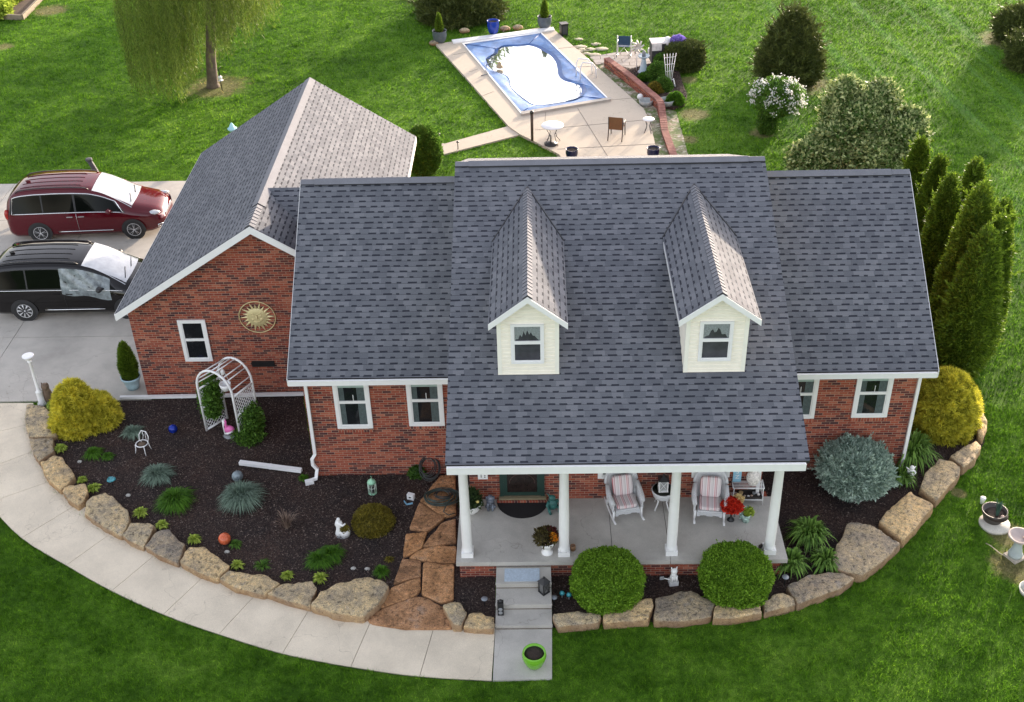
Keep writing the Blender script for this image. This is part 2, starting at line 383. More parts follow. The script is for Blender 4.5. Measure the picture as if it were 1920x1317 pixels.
bump(nd, ln, b, vo.outputs['Distance'], -.8, .04)
GRAVEL = m

o = MB().bb(-120, 120, -60, 160, -.5, 0).build('ground', TURF); struct(o)

# driveway slabs with real joints over a dark base
mb = MB(); base = MB()
xs = [-60, -46, -38, -30.9, -23.4, -19.5, -15.8, -12.11, -7.2]; ys = [3.20, 6.35, 10.05, 13.74, 16.62]
for i in range(len(xs)-1):
    for j in range(len(ys)-1):
        g = .009
        mb.prism([(xs[i]+g, ys[j]+g), (xs[i+1]-g, ys[j]+g), (xs[i+1]-g, ys[j+1]-g), (xs[i]+g, ys[j+1]-g)], -.05, .045)
mb.mat(1).bb(-60, -7.2, 3.21, 16.61, -.04, .02)
struct(mb.build('driveway', [DRIVE, DKGREY]))

def crom(P, k):
    out = []; n = len(P)
    for i in range(n-1):
        p0, p1, p2, p3 = P[max(i-1, 0)], P[i], P[i+1], P[min(i+2, n-1)]
        for s in range(k):
            t = s/k
            out.append(tuple(.5*((2*p1[a])+(-p0[a]+p2[a])*t+(2*p0[a]-5*p1[a]+4*p2[a]-p3[a])*t*t+(-p0[a]+3*p1[a]-3*p2[a]+p3[a])*t**3) for a in range(2)))
    return out+[tuple(P[-1][:2])]
INN = [(-10.651,3.130),(-10.283,2.139),(-9.740,1.001),(-8.899,-0.175),(-7.994,-1.127),(-6.787,-2.068),(-5.566,-2.805),(-4.293,-3.509),(-3.016,-4.073),(-1.757,-4.509),(-0.393,-4.889),(0.967,-5.082),(2.271,-5.171)]
OUT = [(-13.732,3.171),(-12.253,1.286),(-11.145,-0.015),(-10.102,-0.921),(-8.817,-2.145),(-7.469,-3.051),(-6.198,-3.858),(-4.869,-4.564),(-3.545,-5.135),(-2.109,-5.672),(-0.647,-6.038),(0.778,-6.298),(2.235,-6.421)]
K = 4; ci, co = crom(INN, K), crom(OUT, K); mb = MB()
for s in range(len(INN)-1):
    a = ci[s*K:(s+1)*K+1]; o_ = co[s*K:(s+1)*K+1]
    def sh(p, q, d=.006):
        L_ = math.hypot(q[0]-p[0], q[1]-p[1]); return (p[0]+(q[0]-p[0])*d/L_, p[1]+(q[1]-p[1])*d/L_)
    a = [sh(a[0], a[1])]+a[1:-1]+[sh(a[-1], a[-2])]; o_ = [sh(o_[0], o_[1])]+o_[1:-1]+[sh(o_[-1], o_[-2])]
    a = [sh(p, q, -.25) for p, q in zip(a, o_)]
    mb.prism(a+o_[::-1], -.05, .045)
q4 = [(2.278,-5.008),(2.256,-6.421),(3.444,-6.392),(3.468,-4.992)]
mb.mat(2).prism(q4, -.05, .047)
mb.mat(1).prism(ci+co[::-1], -.04, .02)
struct(mb.build('walkway', [WALK, DKGREY, CONC]))
WALKPOLY = ci+co[::-1]; PADPOLY = q4

BEDL = [(-9.928,2.997),(-7.958,3.195),(-6.053,3.299),(-3.138,3.381),(-2.267,-0.026),(1.387,0.092),(1.862,-0.338),(1.412,-3.152),(2.236,-3.163),(2.279,-5.094),(-0.321,-4.841),(-1.769,-4.444),(-3.032,-4.006),(-4.312,-3.440),(-5.594,-2.715),(-6.825,-1.956),(-8.037,-1.009),(-8.947,-0.050),(-9.718,1.004),(-10.224,2.118),(-10.529,3.058)]
BEDR = [(3.477,-3.147),(8.636,-3.284),(8.767,-0.941),(9.175,0.443),(12.540,1.009),(13.721,4.241),(14.299,5.003),(14.770,4.216),(14.837,2.519),(14.400,0.974),(13.530,-0.144),(12.572,-1.249),(11.435,-2.545),(10.200,-3.631),(8.724,-4.432),(6.853,-4.774),(5.595,-4.879),(3.580,-5.005),(3.479,-5.004)]
HOUSEPOLY = [(-2.26, 0), (12.09, 0), (12.09, 7.6), (-.8, 7.6), (-.8, 12.6), (-7.35, 12.6), (-7.35, 3.39), (-2.26, 3.39)]
BEDR[1:5] = [(8.45, -3.58), (8.2, -3.4), (8.2, .1), (12.0, .1)]
struct(MB().prism(BEDL, -.1, .022).build('mulch_bed', MULCH))
struct(MB().prism(BEDR, -.1, .022).build('mulch_bed', MULCH))
# loose bark chips lying on both beds
def chips(name, poly, n, mat, L=(.02, .06), z=.03, excl=()):
    P = np.array(poly); x = rng.uniform(P[:, 0].min(), P[:, 0].max(), n); y = rng.uniform(P[:, 1].min(), P[:, 1].max(), n)
    k = inpoly(x, y, poly)
    for e in excl: k &= ~inpoly(x, y, e)
    x, y = x[k], y[k]; n = len(x)
    D = np.stack([rng.normal(size=n), rng.normal(size=n), rng.normal(size=n)*.35], 1)
    V, F = leafquads(np.stack([x, y, np.full(n, z)+rng.uniform(0, .02, n)], 1), D, rng.uniform(L[0], L[1], n), rng.uniform(.01, .025, n))
    o = raw(name, V, F, rng.uniform(0, 1, n)**2, mat); o['kind'] = 'stuff'; return o
CHIP = leafmat('bark chips', (.02, .015, .013), (.26, .20, .17), 0, .9, 3)
chips('bark_chips', BEDL, 60000, CHIP); chips('bark_chips', BEDR, 45000, CHIP)

# pool deck: raised slab pieces round the pool
DECK = [(-1.253,30.349),(4.026,32.525),(4.547,31.090),(5.654,28.125),(6.481,25.731),(7.247,23.514),(7.634,22.383),(7.768,21.201),(7.786,19.525),(7.769,17.579),(7.808,12.606),(5.293,12.692),(4.154,18.190),(3.144,19.527),(2.672,20.095),(2.228,20.878),(1.345,23.289),(0.302,26.170)]
POOL = [(0.002,30.278),(3.587,31.583),(6.298,23.333),(2.704,22.123)]
def quadlerp(Q, a, b_): 
    p = [Q[0][i]+(Q[1][i]-Q[0][i])*a for i in (0, 1)]; q = [Q[3][i]+(Q[2][i]-Q[3][i])*a for i in (0, 1)]
    return (p[0]+(q[0]-p[0])*b_, p[1]+(q[1]-p[1])*b_)
# deck as a polygon with the pool cut out (bridge cut)
bmk = bmesh.new()
def deckmesh():
    outer = DECK; n = len(outer)
    bm = bmesh.new(); ov = [bm.verts.new((x, y, .10)) for x, y in outer]; iv = [bm.verts.new((x, y, .10)) for x, y in POOL]
    es = [bm.edges.new((ov[i], ov[(i+1) % n])) for i in range(n)] + [bm.edges.new((iv[i], iv[(i+1) % 4])) for i in range(4)]
    bmesh.ops.triangle_fill(bm, use_beauty=True, use_dissolve=False, edges=es)
    r = bmesh.ops.extrude_face_region(bm, geom=list(bm.faces)); vs = [g for g in r['geom'] if isinstance(g, bmesh.types.BMVert)]
    for v_ in vs: v_.co.z = -.05
    bmesh.ops.recalc_face_normals(bm, faces=bm.faces)
    me = bpy.data.meshes.new('pool_deck'); bm.to_mesh(me); bm.free(); me.materials.append(DECKM)
    o = bpy.data.objects.new('pool_deck', me); col.objects.link(o); return o
struct(deckmesh())
# saw-cut joints of the deck (thin dark sealant strips lying on it)
mb = MB()
def strip(mb, pts, w_, z, h=.004):
    for a, b_ in zip(pts[:-1], pts[1:]):
        a, b_ = Vector(a[:2]), Vector(b_[:2]); t = (b_-a).normalized(); nrm = Vector((-t.y, t.x))*w_/2
        mb.prism([tuple(a-nrm), tuple(b_-nrm), tuple(b_+nrm), tuple(a+nrm)], z-.01, z+h)
for L_ in ([(4.985,22.562),(5.993,17.697)], [(3.689,22.186),(3.653,21.073)], [(3.251,20.474),(7.902,21.300)], [(4.084,18.665),(7.778,18.989)], [(6.298,23.333),(7.355,23.509)],
           [(1.812,31.834),(1.979,32.420)], [(0.799,27.086),(0.438,26.788)], [(1.536,24.483),(1.103,24.040)], [(4.193,29.417),(5.116,29.642)], [(5.031,27.119),(6.056,27.193)], [(-0.368,28.920),(0.243,29.225)]):
    strip(mb, L_, .02, .102)
struct(mb.build('deck_joint', M('joint sealant', (.22, .18, .15), .9)))
PATH = [(2.288,21.042),(-0.206,19.438),(-0.691,19.655),(-0.594,18.493),(-0.346,18.389),(2.691,20.157)]
struct(MB().prism(PATH, -.05, .06).build('path', DECKM))
PAVE = [(5.740,28.455),(6.812,28.933),(7.778,29.083),(8.493,28.505),(8.830,27.565),(8.233,27.403),(7.426,26.870),(6.962,26.831),(6.409,27.694),(5.980,27.523)]
m, b, nd, ln = newmat('patio pavers')
vec = nd('TexCoord').outputs['Object']; br = nd('TexBrick'); ln(vec, br.inputs['Vector']); br.inputs['Scale'].default_value = 1; br.inputs['Brick Width'].default_value = .62; br.inputs['Row Height'].default_value = .42
br.inputs['Mortar Size'].default_value = .02; br.inputs['Color1'].default_value = (.30, .27, .25, 1); br.inputs['Color2'].default_value = (.40, .36, .33, 1); br.inputs['Mortar'].default_value = (.14, .12, .10, 1)
cc = mixc(nd, ln, 1, br.outputs['Color'], ramp(nd, ln, noi(nd, ln, 14, vec, 4), [(.3, (.8, .8, .8)), (.7, (1.15, 1.15, 1.15))]), 'MULTIPLY'); ln(cc, b.inputs['Base Color']); b.inputs['Roughness'].default_value = .85
bump(nd, ln, b, br.outputs['Fac'], -.4, .01)
struct(MB().prism(PAVE, -.05, .05).build('patio', m))
GRAV = [(5.981,27.538),(6.407,27.645),(7.271,25.652),(7.847,24.141),(8.303,22.874),(8.351,21.572),(8.321,19.143),(8.391,16.382),(7.780,16.406),(7.797,17.841),(7.805,19.704),(7.787,21.387),(7.653,22.574),(7.264,23.710),(6.495,25.936)]
struct(MB().prism(GRAV, -.1, .02).build('gravel_strip', GRAVEL))
BED2 = [(6.711,27.286),(7.438,26.738),(8.243,27.269),(9.007,27.487),(9.474,26.631),(9.471,24.916),(9.518,23.746),(9.319,22.743),(8.810,22.382),(8.400,22.566),(7.881,24.056),(7.289,25.629)]
struct(MB().prism(BED2, -.1, .13).build('mulch_bed', MULCH))
chips('bark_chips', BED2, 9000, CHIP, (.03, .09), .13)
STRIP2 = [(8.393,21.570),(8.401,19.140),(8.448,16.380),(8.924,16.361),(8.946,19.507),(8.922,22.188),(8.577,22.585)]
struct(MB().prism(STRIP2, -.1, .015).build('gravel_strip', GRAVEL))

# grass: blades over every lawn area
EXCL = [BEDL, BEDR, WALKPOLY, PADPOLY, DECK, PATH, PAVE, GRAV, BED2, STRIP2, HOUSEPOLY, [(-60, 3.2), (-7, 3.2), (-7, 16.65), (-60, 16.65)], [(1.4, -5.1), (3.5, -5.1), (8.6, -3.6), (8.6, 0), (1.4, 0)]]
VS, TS = [], []
for (x0, x1, y0, y1, dens, h, wd) in ((-12, 17, -10, 2.5, 1000, .09, .018), (-21, 27, 2.5, 18, 360, .10, .026), (-29, 31, 18, 41, 150, .13, .042)):
    n = int((x1-x0)*(y1-y0)*dens); x = rng.uniform(x0, x1, n); y = rng.uniform(y0, y1, n); k = np.ones(n, bool)
    for e in EXCL: k &= ~inpoly(x, y, e)
    # keep to the wedge of ground a camera near the photograph's could see
    k &= (x > -6.8 - (y+9)*.46) & (x < 13.4 + (y+9)*.42)
    x, y = x[k], y[k]; n = len(x)
    for (px_, py_, _), r_ in PATCH:
        dd = np.hypot(x-px_, y-py_)/r_; kk = (dd > .9) | (rng.uniform(0, 1, len(x)) < np.clip(dd*dd, .08, 1)*.7); x, y = x[kk], y[kk]
    n = len(x)
    cl = .6+.55*np.abs(np.sin(x*2.1+np.cos(y*1.7)*2)*np.cos(y*2.9+x*.6)); hh = h*rng.uniform(.45, 1.1, n)*cl
    a = rng.uniform(0, 2*PI, n); wv = np.stack([np.cos(a), np.sin(a), 0*a], 1)*(wd/2*rng.uniform(.5, 1.2, n))[:, None]
    ln_a = rng.uniform(0, 2*PI, n); lean = rng.uniform(.2, 1.3, n)*hh
    Pb = np.stack([x, y, np.zeros(n)], 1); Pt = Pb+np.stack([np.cos(ln_a)*lean, np.sin(ln_a)*lean, hh], 1)
    VS.append(np.stack([Pb-wv, Pb+wv, Pt], 1).reshape(-1, 3)); TS.append(np.clip(rng.normal(.42, .32, n), 0, 1)*np.where(rng.uniform(0, 1, n) < .03, 2, 1))
V = np.concatenate(VS); F = np.arange(len(V)).reshape(-1, 3)
o = raw('grass', V, F, np.clip(np.concatenate(TS), 0, 1), BLADE); o['kind'] = 'stuff'
# ================================================================ HOUSE
H = T('brick_house', 'red brick house with dark grey shingle roofs, two cream dormers and a columned front porch', 'house')
XW0, XW1, YW, ZE, YR, ZR = -2.264, 12.091, 0.0, 3.277, 3.79, 6.173      # wings
XE0, XE1, YE = -2.475, 12.267, -.45
XM0, XM1, YME, ZME, YMR, ZMR = 1.37, 8.603, -4.125, 3.742, 3.067, 6.912  # middle block
YMW = -1.54; sm = (ZMR-ZME)/(YMR-YME); sw = (ZR-ZE)/(YR-YE)
# walls (brick): wings, middle, gable wing
mb = MB()
zt = ZE - .06
mb.prism([(XW0, YW), (1.9, YW), (1.9, .25), (XW0, .25)], 0, zt); mb.prism([(8.0, YW), (XW1, YW), (XW1, .25), (8.0, .25)], 0, zt)
mb.prism([(XW0, 7.33), (XW1, 7.33), (XW1, 7.58), (XW0, 7.58)], 0, zt)
def gable(x0, x1, ya, yb, yr, z0, ze, zr):   # wall in the YZ plane
    P = [(ya, z0), (yb, z0), (yb, ze), (yr, zr), (ya, ze)]
    vs = [(x0, y, z) for y, z in P]+[(x1, y, z) for y, z in P]
    mb.add(vs, [(0, 1, 2, 3, 4), (9, 8, 7, 6, 5)]+[(i, 5+i, 5+(i+1) % 5, (i+1) % 5) for i in range(5)])
gable(XW0+.002, XW0+.25, .002, 7.578, YR, 0, zt+.05, ZR-.2); gable(XW1-.25, XW1-.002, .002, 7.578, YR, 0, zt+.05, ZR-.2)
mb.build('wing_wall', BRICK, H)
mb = MB()
mb.bb(1.64, 8.33, YMW, YMW+.25, .3, 3.6)
mb.bb(1.643, 1.89, YMW+.002, .1, 0, 3.9); mb.bb(8.08, 8.327, YMW+.002, .1, 0, 3.9)
mb.build('porch_wall', BRICK, H)
for xa_ in (1.62, 8.17):
    mb = MB(); gable(xa_, xa_+.18, -1.5, 7.6, YMR, 3.0, 4.72, ZMR-.2); mb.build('gable_siding', CREAM, H)
GX0, GX1, GY0, GY1, GXR, GZR, GZE, GXE0, GXE1, GYE, GYB = -7.347, -.85, 3.387, 12.4, -3.701, 5.386, 2.932, -7.517, -.562, 2.993, 12.685
sg = (GZR-GZE)/(GXR-GXE0)
mb = MB()
def gz(x): return GZR - sg*abs(x-GXR) - .16
for ya, yb in ((GY0, GY0+.25), (GY1-.25, GY1)):
    P = [(GX0, 0), (GX1, 0), (GX1, gz(GX1)), (GXR, GZR-.16), (GX0, gz(GX0))]
    vs = [(x, ya, z) for x, z in P]+[(x, yb, z) for x, z in P]
    mb.add(vs, [(0, 1, 2, 3, 4), (9, 8, 7, 6, 5)]+[(i, 5+i, 5+(i+1) % 5, (i+1) % 5) for i in range(5)])
mb.bb(GX0+.002, GX0+.25, GY0+.25, GY1-.25, 0, gz(GX0)); mb.bb(GX1-.25, GX1, GY0+.25, GY1-.25, 0, gz(GX1))
mb.build('gable_wall', BRICK, H)
# garage doors on the driveway side
for yc_ in (5.9, 9.9):
    g = MB(); g.bb(GX0-.05, GX0+.01, yc_-1.45, yc_+1.45, .05, 2.25)
    for k in range(4):
        for j in range(4): g.bb(GX0-.07, GX0-.05, yc_-1.35+j*.7, yc_-.75+j*.7, .12+k*.54, .54+k*.54)
    g.build('garage_door', WHITE, H)
# roofs
def roofpair_y(name, x0, x1, ye, ze, yr, zr, yb, th=.11):
    s = (zr-ze)/(yr-ye); L = math.hypot(1, s); mb = MB()
    mb.slab([(x0, ye, ze), (x1, ye, ze), (x1, yr, zr), (x0, yr, zr)], th, (1, 0, 0), (0, 1/L, s/L), 1, o=(0, ye, ze))
    zb = zr-s*(yb-yr)
    mb.slab([(x0, yr, zr), (x1, yr, zr), (x1, yb, zb), (x0, yb, zb)], th, (-1, 0, 0), (0, -1/L, s/L), 1, o=(0, yb, zb))
    return mb.build(name, [SHING, DKGREY], H)
def ridge_x(x0, x1, yr, zr, s, name='ridge_cap', parent=None, wd=.17):
    """ridge vent running along x"""
    L = math.hypot(1, s); mb = MB(); h = .06
    for sg_ in (-1, 1):
        a = (yr, zr+h); b_ = (yr+sg_*wd/L, zr+h-s*wd/L)
        mb.slab([(x0, a[0], a[1]), (x1, a[0], a[1]), (x1, b_[0], b_[1]), (x0, b_[0], b_[1])], .055, (1, 0, 0), (0, sg_/L, -s/L), 1, o=(0, yr, zr+.02))
    return mb.build(name, [RIDGE, DKGREY], parent or H)  # dark edge faces: shadow line under the cap put into the colour
RIDGE = M('ridge cap shingle', (.17, .175, .195), .9, var=.12, scale=4, bmp=.2, bs=90, speck=.3)
def fluff(mb): pass
rw = roofpair_y('wing_roof', XE0, XE1, YE, ZE, YR, ZR, 8.03)
rmn = roofpair_y('porch_roof', XM0, XM1, YME, ZME, YMR, ZMR, 8.0)
ridge_x(XE0+.35, XM0+.1, YR, ZR, sw, parent=rw); ridge_x(XM1-.1, XE1-.45, YR, ZR, sw, parent=rw); ridge_x(XM0+.32, XM1-.4, YMR, ZMR, sm, parent=rmn)
ridge_x(XE0+.005, XE0+.36, YR, ZR-.018, sw, parent=rw, wd=.14); ridge_x(XM0+.005, XM0+.34, YMR, ZMR-.018, sm, parent=rmn, wd=.14); ridge_x(XM1-.42, XM1-.005, YMR, ZMR-.018, sm, parent=rmn, wd=.14); ridge_x(XE1-.47, XE1-.005, YR, ZR-.018, sw, parent=rw, wd=.14)
# gable wing roof (ridge along y)
L = math.hypot(1, sg); mb = MB()
mb.slab([(GXE0, GYE, GZE), (GXR, GYE, GZR), (GXR, GYB, GZR), (GXE0, GYB, GZE)], .11, (0, 1, 0), (1/L, 0, sg/L), 1, o=(GXE0, 0, GZE))
ze1 = GZR-sg*(GXE1-GXR)
mb.slab([(GXR, GYE, GZR), (GXE1, GYE, ze1), (GXE1, GYB, ze1), (GXR, GYB, GZR)], .11, (0, 1, 0), (-1/L, 0, sg/L), 1, o=(GXE1, 0, ze1))
rg = mb.build('gable_roof', [SHING, DKGREY], H)
def ridge_y(x, z, y0, y1, s, parent, step=0, wd=.16, h=.035):
    mb = MB(); L = math.hypot(1, s); n = max(1, int(round((y1-y0)/step))) if step else 1
    for k in range(n):
        a, b_ = y0+(y1-y0)*k/n, y0+(y1-y0)*(k+1)/n; zz = z+h; tilt = .014 if step else 0
        for q in (-1, 1):
            P = [(x, a, zz+tilt), (x, b_, zz), (x+q*wd/L, b_, zz-s*wd/L), (x+q*wd/L, a, zz-s*wd/L+tilt)]
            mb.slab(P, .022, (0, 1, 0), (q/L, 0, -s/L), 1)
    return mb.build('ridge_cap', [RIDGE, DKGREY], parent)
ridge_y(GXR, GZR, GYE+1.15, GYB-.05, sg, rg, 0, .2)
ridge_y(GXR, GZR, GYE, GYE+1.1, sg, rg, .15, .15, .02)
# small link roof between the gable wing and the left wing
yl, zl = (-3.630,5.067,5.386)[1], 5.375
mb = MB(); L = math.hypot(1, sw)
mb.slab([(-3.72, yl-1.35, zl-sw*1.35), (XE0+.06, yl-1.35, zl-sw*1.35), (XE0+.06, yl, zl), (-3.72, yl, zl)], .1, (1, 0, 0), (0, 1/L, sw/L), 1, o=(0, yl, zl))
mb.slab([(-3.72, yl, zl), (XE0+.06, yl, zl), (XE0+.06, yl+2, zl-sw*2), (-3.72, yl+2, zl-sw*2)], .1, (1, 0, 0), (0, -1/L, sw/L), 1, o=(0, yl, zl))
mb.build('link_roof', [SHING, DKGREY], H)
# rake boards and fascia
mb = MB()
for x0, x1, z0_, side in ((GXE0, GXR, GZE, 1), (GXR, GXE1, ze1, -1)):
    za, zb = (GZE, GZR) if side == 1 else (GZR, ze1)
    hh = .21
    for y0, y1 in ((GYE-.03, GYE-.002), (GYB+.002, GYB+.03)):
        vs = [(x0, y, za-k) for k in (0.015, hh) for y in (y0, y1)]+[(x1, y, zb-k) for k in (0.015, hh) for y in (y0, y1)]
        mb.add(vs, [(0, 2, 3, 1), (4, 5, 7, 6), (0, 4, 6, 2), (1, 3, 7, 5), (0, 1, 5, 4), (2, 6, 7, 3)])
# soffit under the rake
for (xa, za), (xb, zb) in (((GXE0+.02, GZE), (GXR, GZR)), ((GXR, GZR), (GXE1-.02, ze1))):
    mb.add([(xa, GYE, za-.2), (xb, GYE, zb-.2), (xb, GY0, zb-.2), (xa, GY0, za-.2)], [(0, 1, 2, 3)])
mb.bb(GXE0-.02, GXE0+.01, GYE, GYB, GZE-.2, GZE-.02); mb.bb(GXE1-.01, GXE1+.02, 7.7, GYB, ze1-.2, ze1-.02)
mb.build('rake_board', WHITE, H)
def gutter(x0, x1, y, z, h=.15):
    mb = MB(); mb.bb(x0, x1, y-.09, y-.012, z-h, z-.03); mb.bb(x0, x1, y-.10, y-.089, z-.031, z-.008); mb.build('gutter', WHITE, H)
gutter(XE0+.02, XM0-.02, YE, ZE); gutter(XM1+.02, XE1-.04, YE, ZE)
gutter(XM0+.03, XM1-.08, YME, ZME, .19)
for x0, x1, ya, yb, z in ((XE0, XM0+.2, YE, 0, ZE-.14), (XM1-.2, XE1, YE, 0, ZE-.14)): MB().bb(x0+.03, x1-.03, ya, yb-.003, z-.03, z).build('soffit', WHITE, H)
for x in (XE0-.015, XE1+.0):    # rakes of the wings
    mb = MB()
    for ya, za, yb, zb in ((YE, ZE, YR, ZR), (YR, ZR, 8.03, ZE)):
        mb.add([(x, ya, za-.02), (x+.02, ya, za-.02), (x, ya, za-.2), (x+.02, ya, za-.2), (x, yb, zb-.02), (x+.02, yb, zb-.02), (x, yb, zb-.2), (x+.02, yb, zb-.2)], [(0, 1, 3, 2), (4, 6, 7, 5), (0, 2, 6, 4), (1, 5, 7, 3), (0, 4, 5, 1), (2, 3, 7, 6)])
    mb.build('rake_board', WHITE, H)
mb = MB(); mb.bb(XM0+.1, XM1-.1, -4.05, YMW-.003, 3.50, 3.53)       # porch ceiling
mb.bb(1.5, 8.45, -3.46, -3.2, 3.30, 3.50); mb.bb(1.5, 1.7, -3.2, YMW-.003, 3.32, 3.50); mb.bb(8.27, 8.45, -3.2, YMW-.003, 3.32, 3.5)
mb.build('porch_beam', WHITE, H)
# downspouts
def downs(name, pts, w_=.075, parent=H):
    mb = MB()
    for a, b_ in zip(pts[:-1], pts[1:]):
        a, b_ = Vector(a), Vector(b_); d = b_-a; Lg = d.length; t = d.normalized(); u = Vector((1, 0, 0)) if abs(t.x) < .7 else Vector((0, 1, 0)); v_ = t.cross(u).normalized(); u = v_.cross(t)
        e = t*.02; vs = [p+u*sx*w_/2+v_*sy*w_*.42 for p in (a-e, b_+e) for sx in (-1, 1) for sy in (-1, 1)]
        mb.add(vs, [(0, 2, 3, 1), (4, 5, 7, 6), (0, 1, 5, 4), (2, 6, 7, 3), (0, 4, 6, 2), (1, 3, 7, 5)])
    return mb.build(name, WHITE, parent)
x = XW0+.09
downs('downspout', [(x, -.4, 3.12), (x, -.06, 2.85), (x-.02, -.06, .75), (x-.10, -.10, .62), (x-.10, -.10, .45), (x-.02, -.07, .28), (x-.05, -.2, .09), (x-.18, -.25, .07)])
downs('downspout', [(XW1-.06, -.4, 3.12), (XW1-.05, -.06, 2.85), (XW1-.05, -.06, .1)])
downs('downspout', [(8.25, YMW-.06, 3.3), (8.25, YMW-.06, .55)])
downs('downspout', [(XM1-.32, -3.95, 3.5), (XM1-.27, -3.6, 3.1)], .09)
downs('drain_elbow', [(x-.12, -.28, .07), (x-.28, -.33, .07)], .12)
# windows
def window(x0, x1, z0, z1, y, parent=H, fw=.09, curtain=None, candle=False, sill=True, name='window', gm=None, sd=0):
    mb = MB()
    mb.mat(0)
    mb.bb(x0, x0+fw, y-.045, y+.01, z0, z1); mb.bb(x1-fw, x1, y-.045, y+.01, z0, z1)
    mb.bb(x0+fw, x1-fw, y-.045, y+.01, z1-fw, z1); mb.bb(x0+fw, x1-fw, y-.05, y+.01, z0, z0+fw*.9)
    zm = (z0+z1)/2+.02
    mb.bb(x0+fw, x1-fw, y-.034, y, zm-.025, zm+.025)
    for (a, b_) in ((z0+fw*.9, zm-.025), (zm+.025, z1-fw)):
        yy = y-.022 if a < zm-.1 else y-.028
        mb.bb(x0+fw, x0+fw+.028, yy-.006, y, a, b_); mb.bb(x1-fw-.028, x1-fw, yy-.006, y, a, b_); mb.bb(x0+fw+.028, x1-fw-.028, yy-.006, y, a, a+.025)
    mb.mat(1).bb(x0+fw+.01, x1-fw-.01, y-.012, y-.006, z0+.05, z1-.05)
    if curtain == 'green':
        mb.mat(2).bb(x0+fw+.03, x1-fw-.03, y-.0165, y-.013, z1-fw-.2, z1-fw)
        mb.mat(3)
        for k in range(5): mb.bb(x0+fw+.03+k*.026, x0+fw+.05+k*.026, y-.0145, y-.0125, z0+fw, z1-fw-.2)
        for k in range(6): mb.bb(x1-fw-.03-.03*(k+1), x1-fw-.035-.03*k, y-.0145, y-.0125, z0+fw, z1-fw-.2)
    if curtain == 'lace':
        mb.mat(2); n = 14; xa, xb = x0+fw+.03, x1-fw-.03; top = z1-fw; pts = []
        for k in range(n+1):
            t = k/n; dd = abs(t-.5)*2; zz = zm+.03+(.30 if dd < .9 else .03)*(1-dd**1.6)*(.75+.25*math.cos(t*(31+sd*1.7)+sd))
            pts.append((xa+(xb-xa)*t, zz))
        for (xa_, za_), (xb_, zb_) in zip(pts[:-1], pts[1:]):
            mb.add([(xa_, y-.0145, za_), (xb_, y-.0145, zb_), (xb_, y-.0145, top), (xa_, y-.0145, top)], [(0, 1, 2, 3)])
    if candle:
        xc_ = (x0+x1)/2+.03; mb.mat(0).tube([(xc_, y-.018, zm+.03), (xc_, y-.018, zm+.22)], .009, 6)
    return mb.build(name, [WHITE, gm or GLASS, CURT if curtain != 'lace' else LACE, DRAPE], parent)
DRAPE = M('grey green drape', (.09, .12, .12), .8, var=.2, scale=12)
LACE = M('lace curtain', (.22, .25, .25), .8, var=.3, scale=30)
def rowlock(x0, x1, z, y, h=.11, d=.05):
    mb = MB(); n = int((x1-x0)/.068)
    mb.bb(x0, x1, y-d, y-.002, z-h, z-.004); return mb.build('brick_sill', ROWLOCK, H)
window(-1.56, -.71, 1.50, 2.98, 0, curtain='green', candle=True); rowlock(-1.56, -.70, 1.50, 0)
window(.16, 1.01, 1.55, 2.98, 0, curtain='green', candle=True); rowlock(.15, 1.02, 1.55, 0)
window(8.9, 9.75, 1.63, 2.98, 0, curtain='green', candle=True); rowlock(8.9, 9.75, 1.62, 0)
window(10.62, 11.46, 1.64, 2.98, 0, curtain='green', candle=True); rowlock(10.62, 11.46, 1.64, 0)
window(-6.10, -5.37, 1.18, 2.47, GY0)
window(4.58, 5.46, 1.16, 2.6, YMW); window(6.72, 7.58, 1.16, 2.6, YMW)
# front door
mb = MB(); gz0 = .66
mb.mat(0).bb(2.33, 2.42, YMW-.05, YMW+.01, gz0, 2.8); mb.bb(3.27, 3.36, YMW-.05, YMW+.01, gz0, 2.8); mb.bb(2.42, 3.27, YMW-.05, YMW+.01, 2.7, 2.8)
mb.mat(1).bb(2.42, 3.27, YMW-.03, YMW, gz0, 2.7)
mb.mat(0).bb(2.42, 2.5, YMW-.045, YMW-.03, gz0+.02, 2.7); mb.bb(3.19, 3.27, YMW-.045, YMW-.03, gz0+.02, 2.7); mb.bb(2.5, 3.19, YMW-.045, YMW-.03, gz0+.02, gz0+.12)
mb.mat(3).bb(2.5, 3.19, YMW-.034, YMW-.031, gz0+.12, 2.62)
mb.mat(4)
for s_ in range(12):
    a = PI*s_/12; a2 = PI*(s_+1)/12
    mb.tube([(2.845+.29*math.cos(a), YMW-.036, 1.05+.28*math.sin(a)), (2.845+.29*math.cos(a2), YMW-.036, 1.05+.28*math.sin(a2))], .012, 5)
mb.mat(2).bb(2.3, 3.4, YMW-.12, YMW-.002, gz0-.05, gz0)
dr = mb.build('door', [M('dark green door frame', (.018, .045, .036), .4), M('wood', (.10, .04, .025), .5), M('tan threshold', (.24, .2, .12), .6), M('door panel', (.022, .015, .013), .15, var=.3), M('door moulding', (.06, .028, .022), .4)], H)
MB().bb(3.165, 3.185, YMW-.075, YMW-.045, 1.55, 1.75).build('handle', BLACK, dr)
rowlock(2.26, 3.42, gz0-.05, YMW, .13, .14)
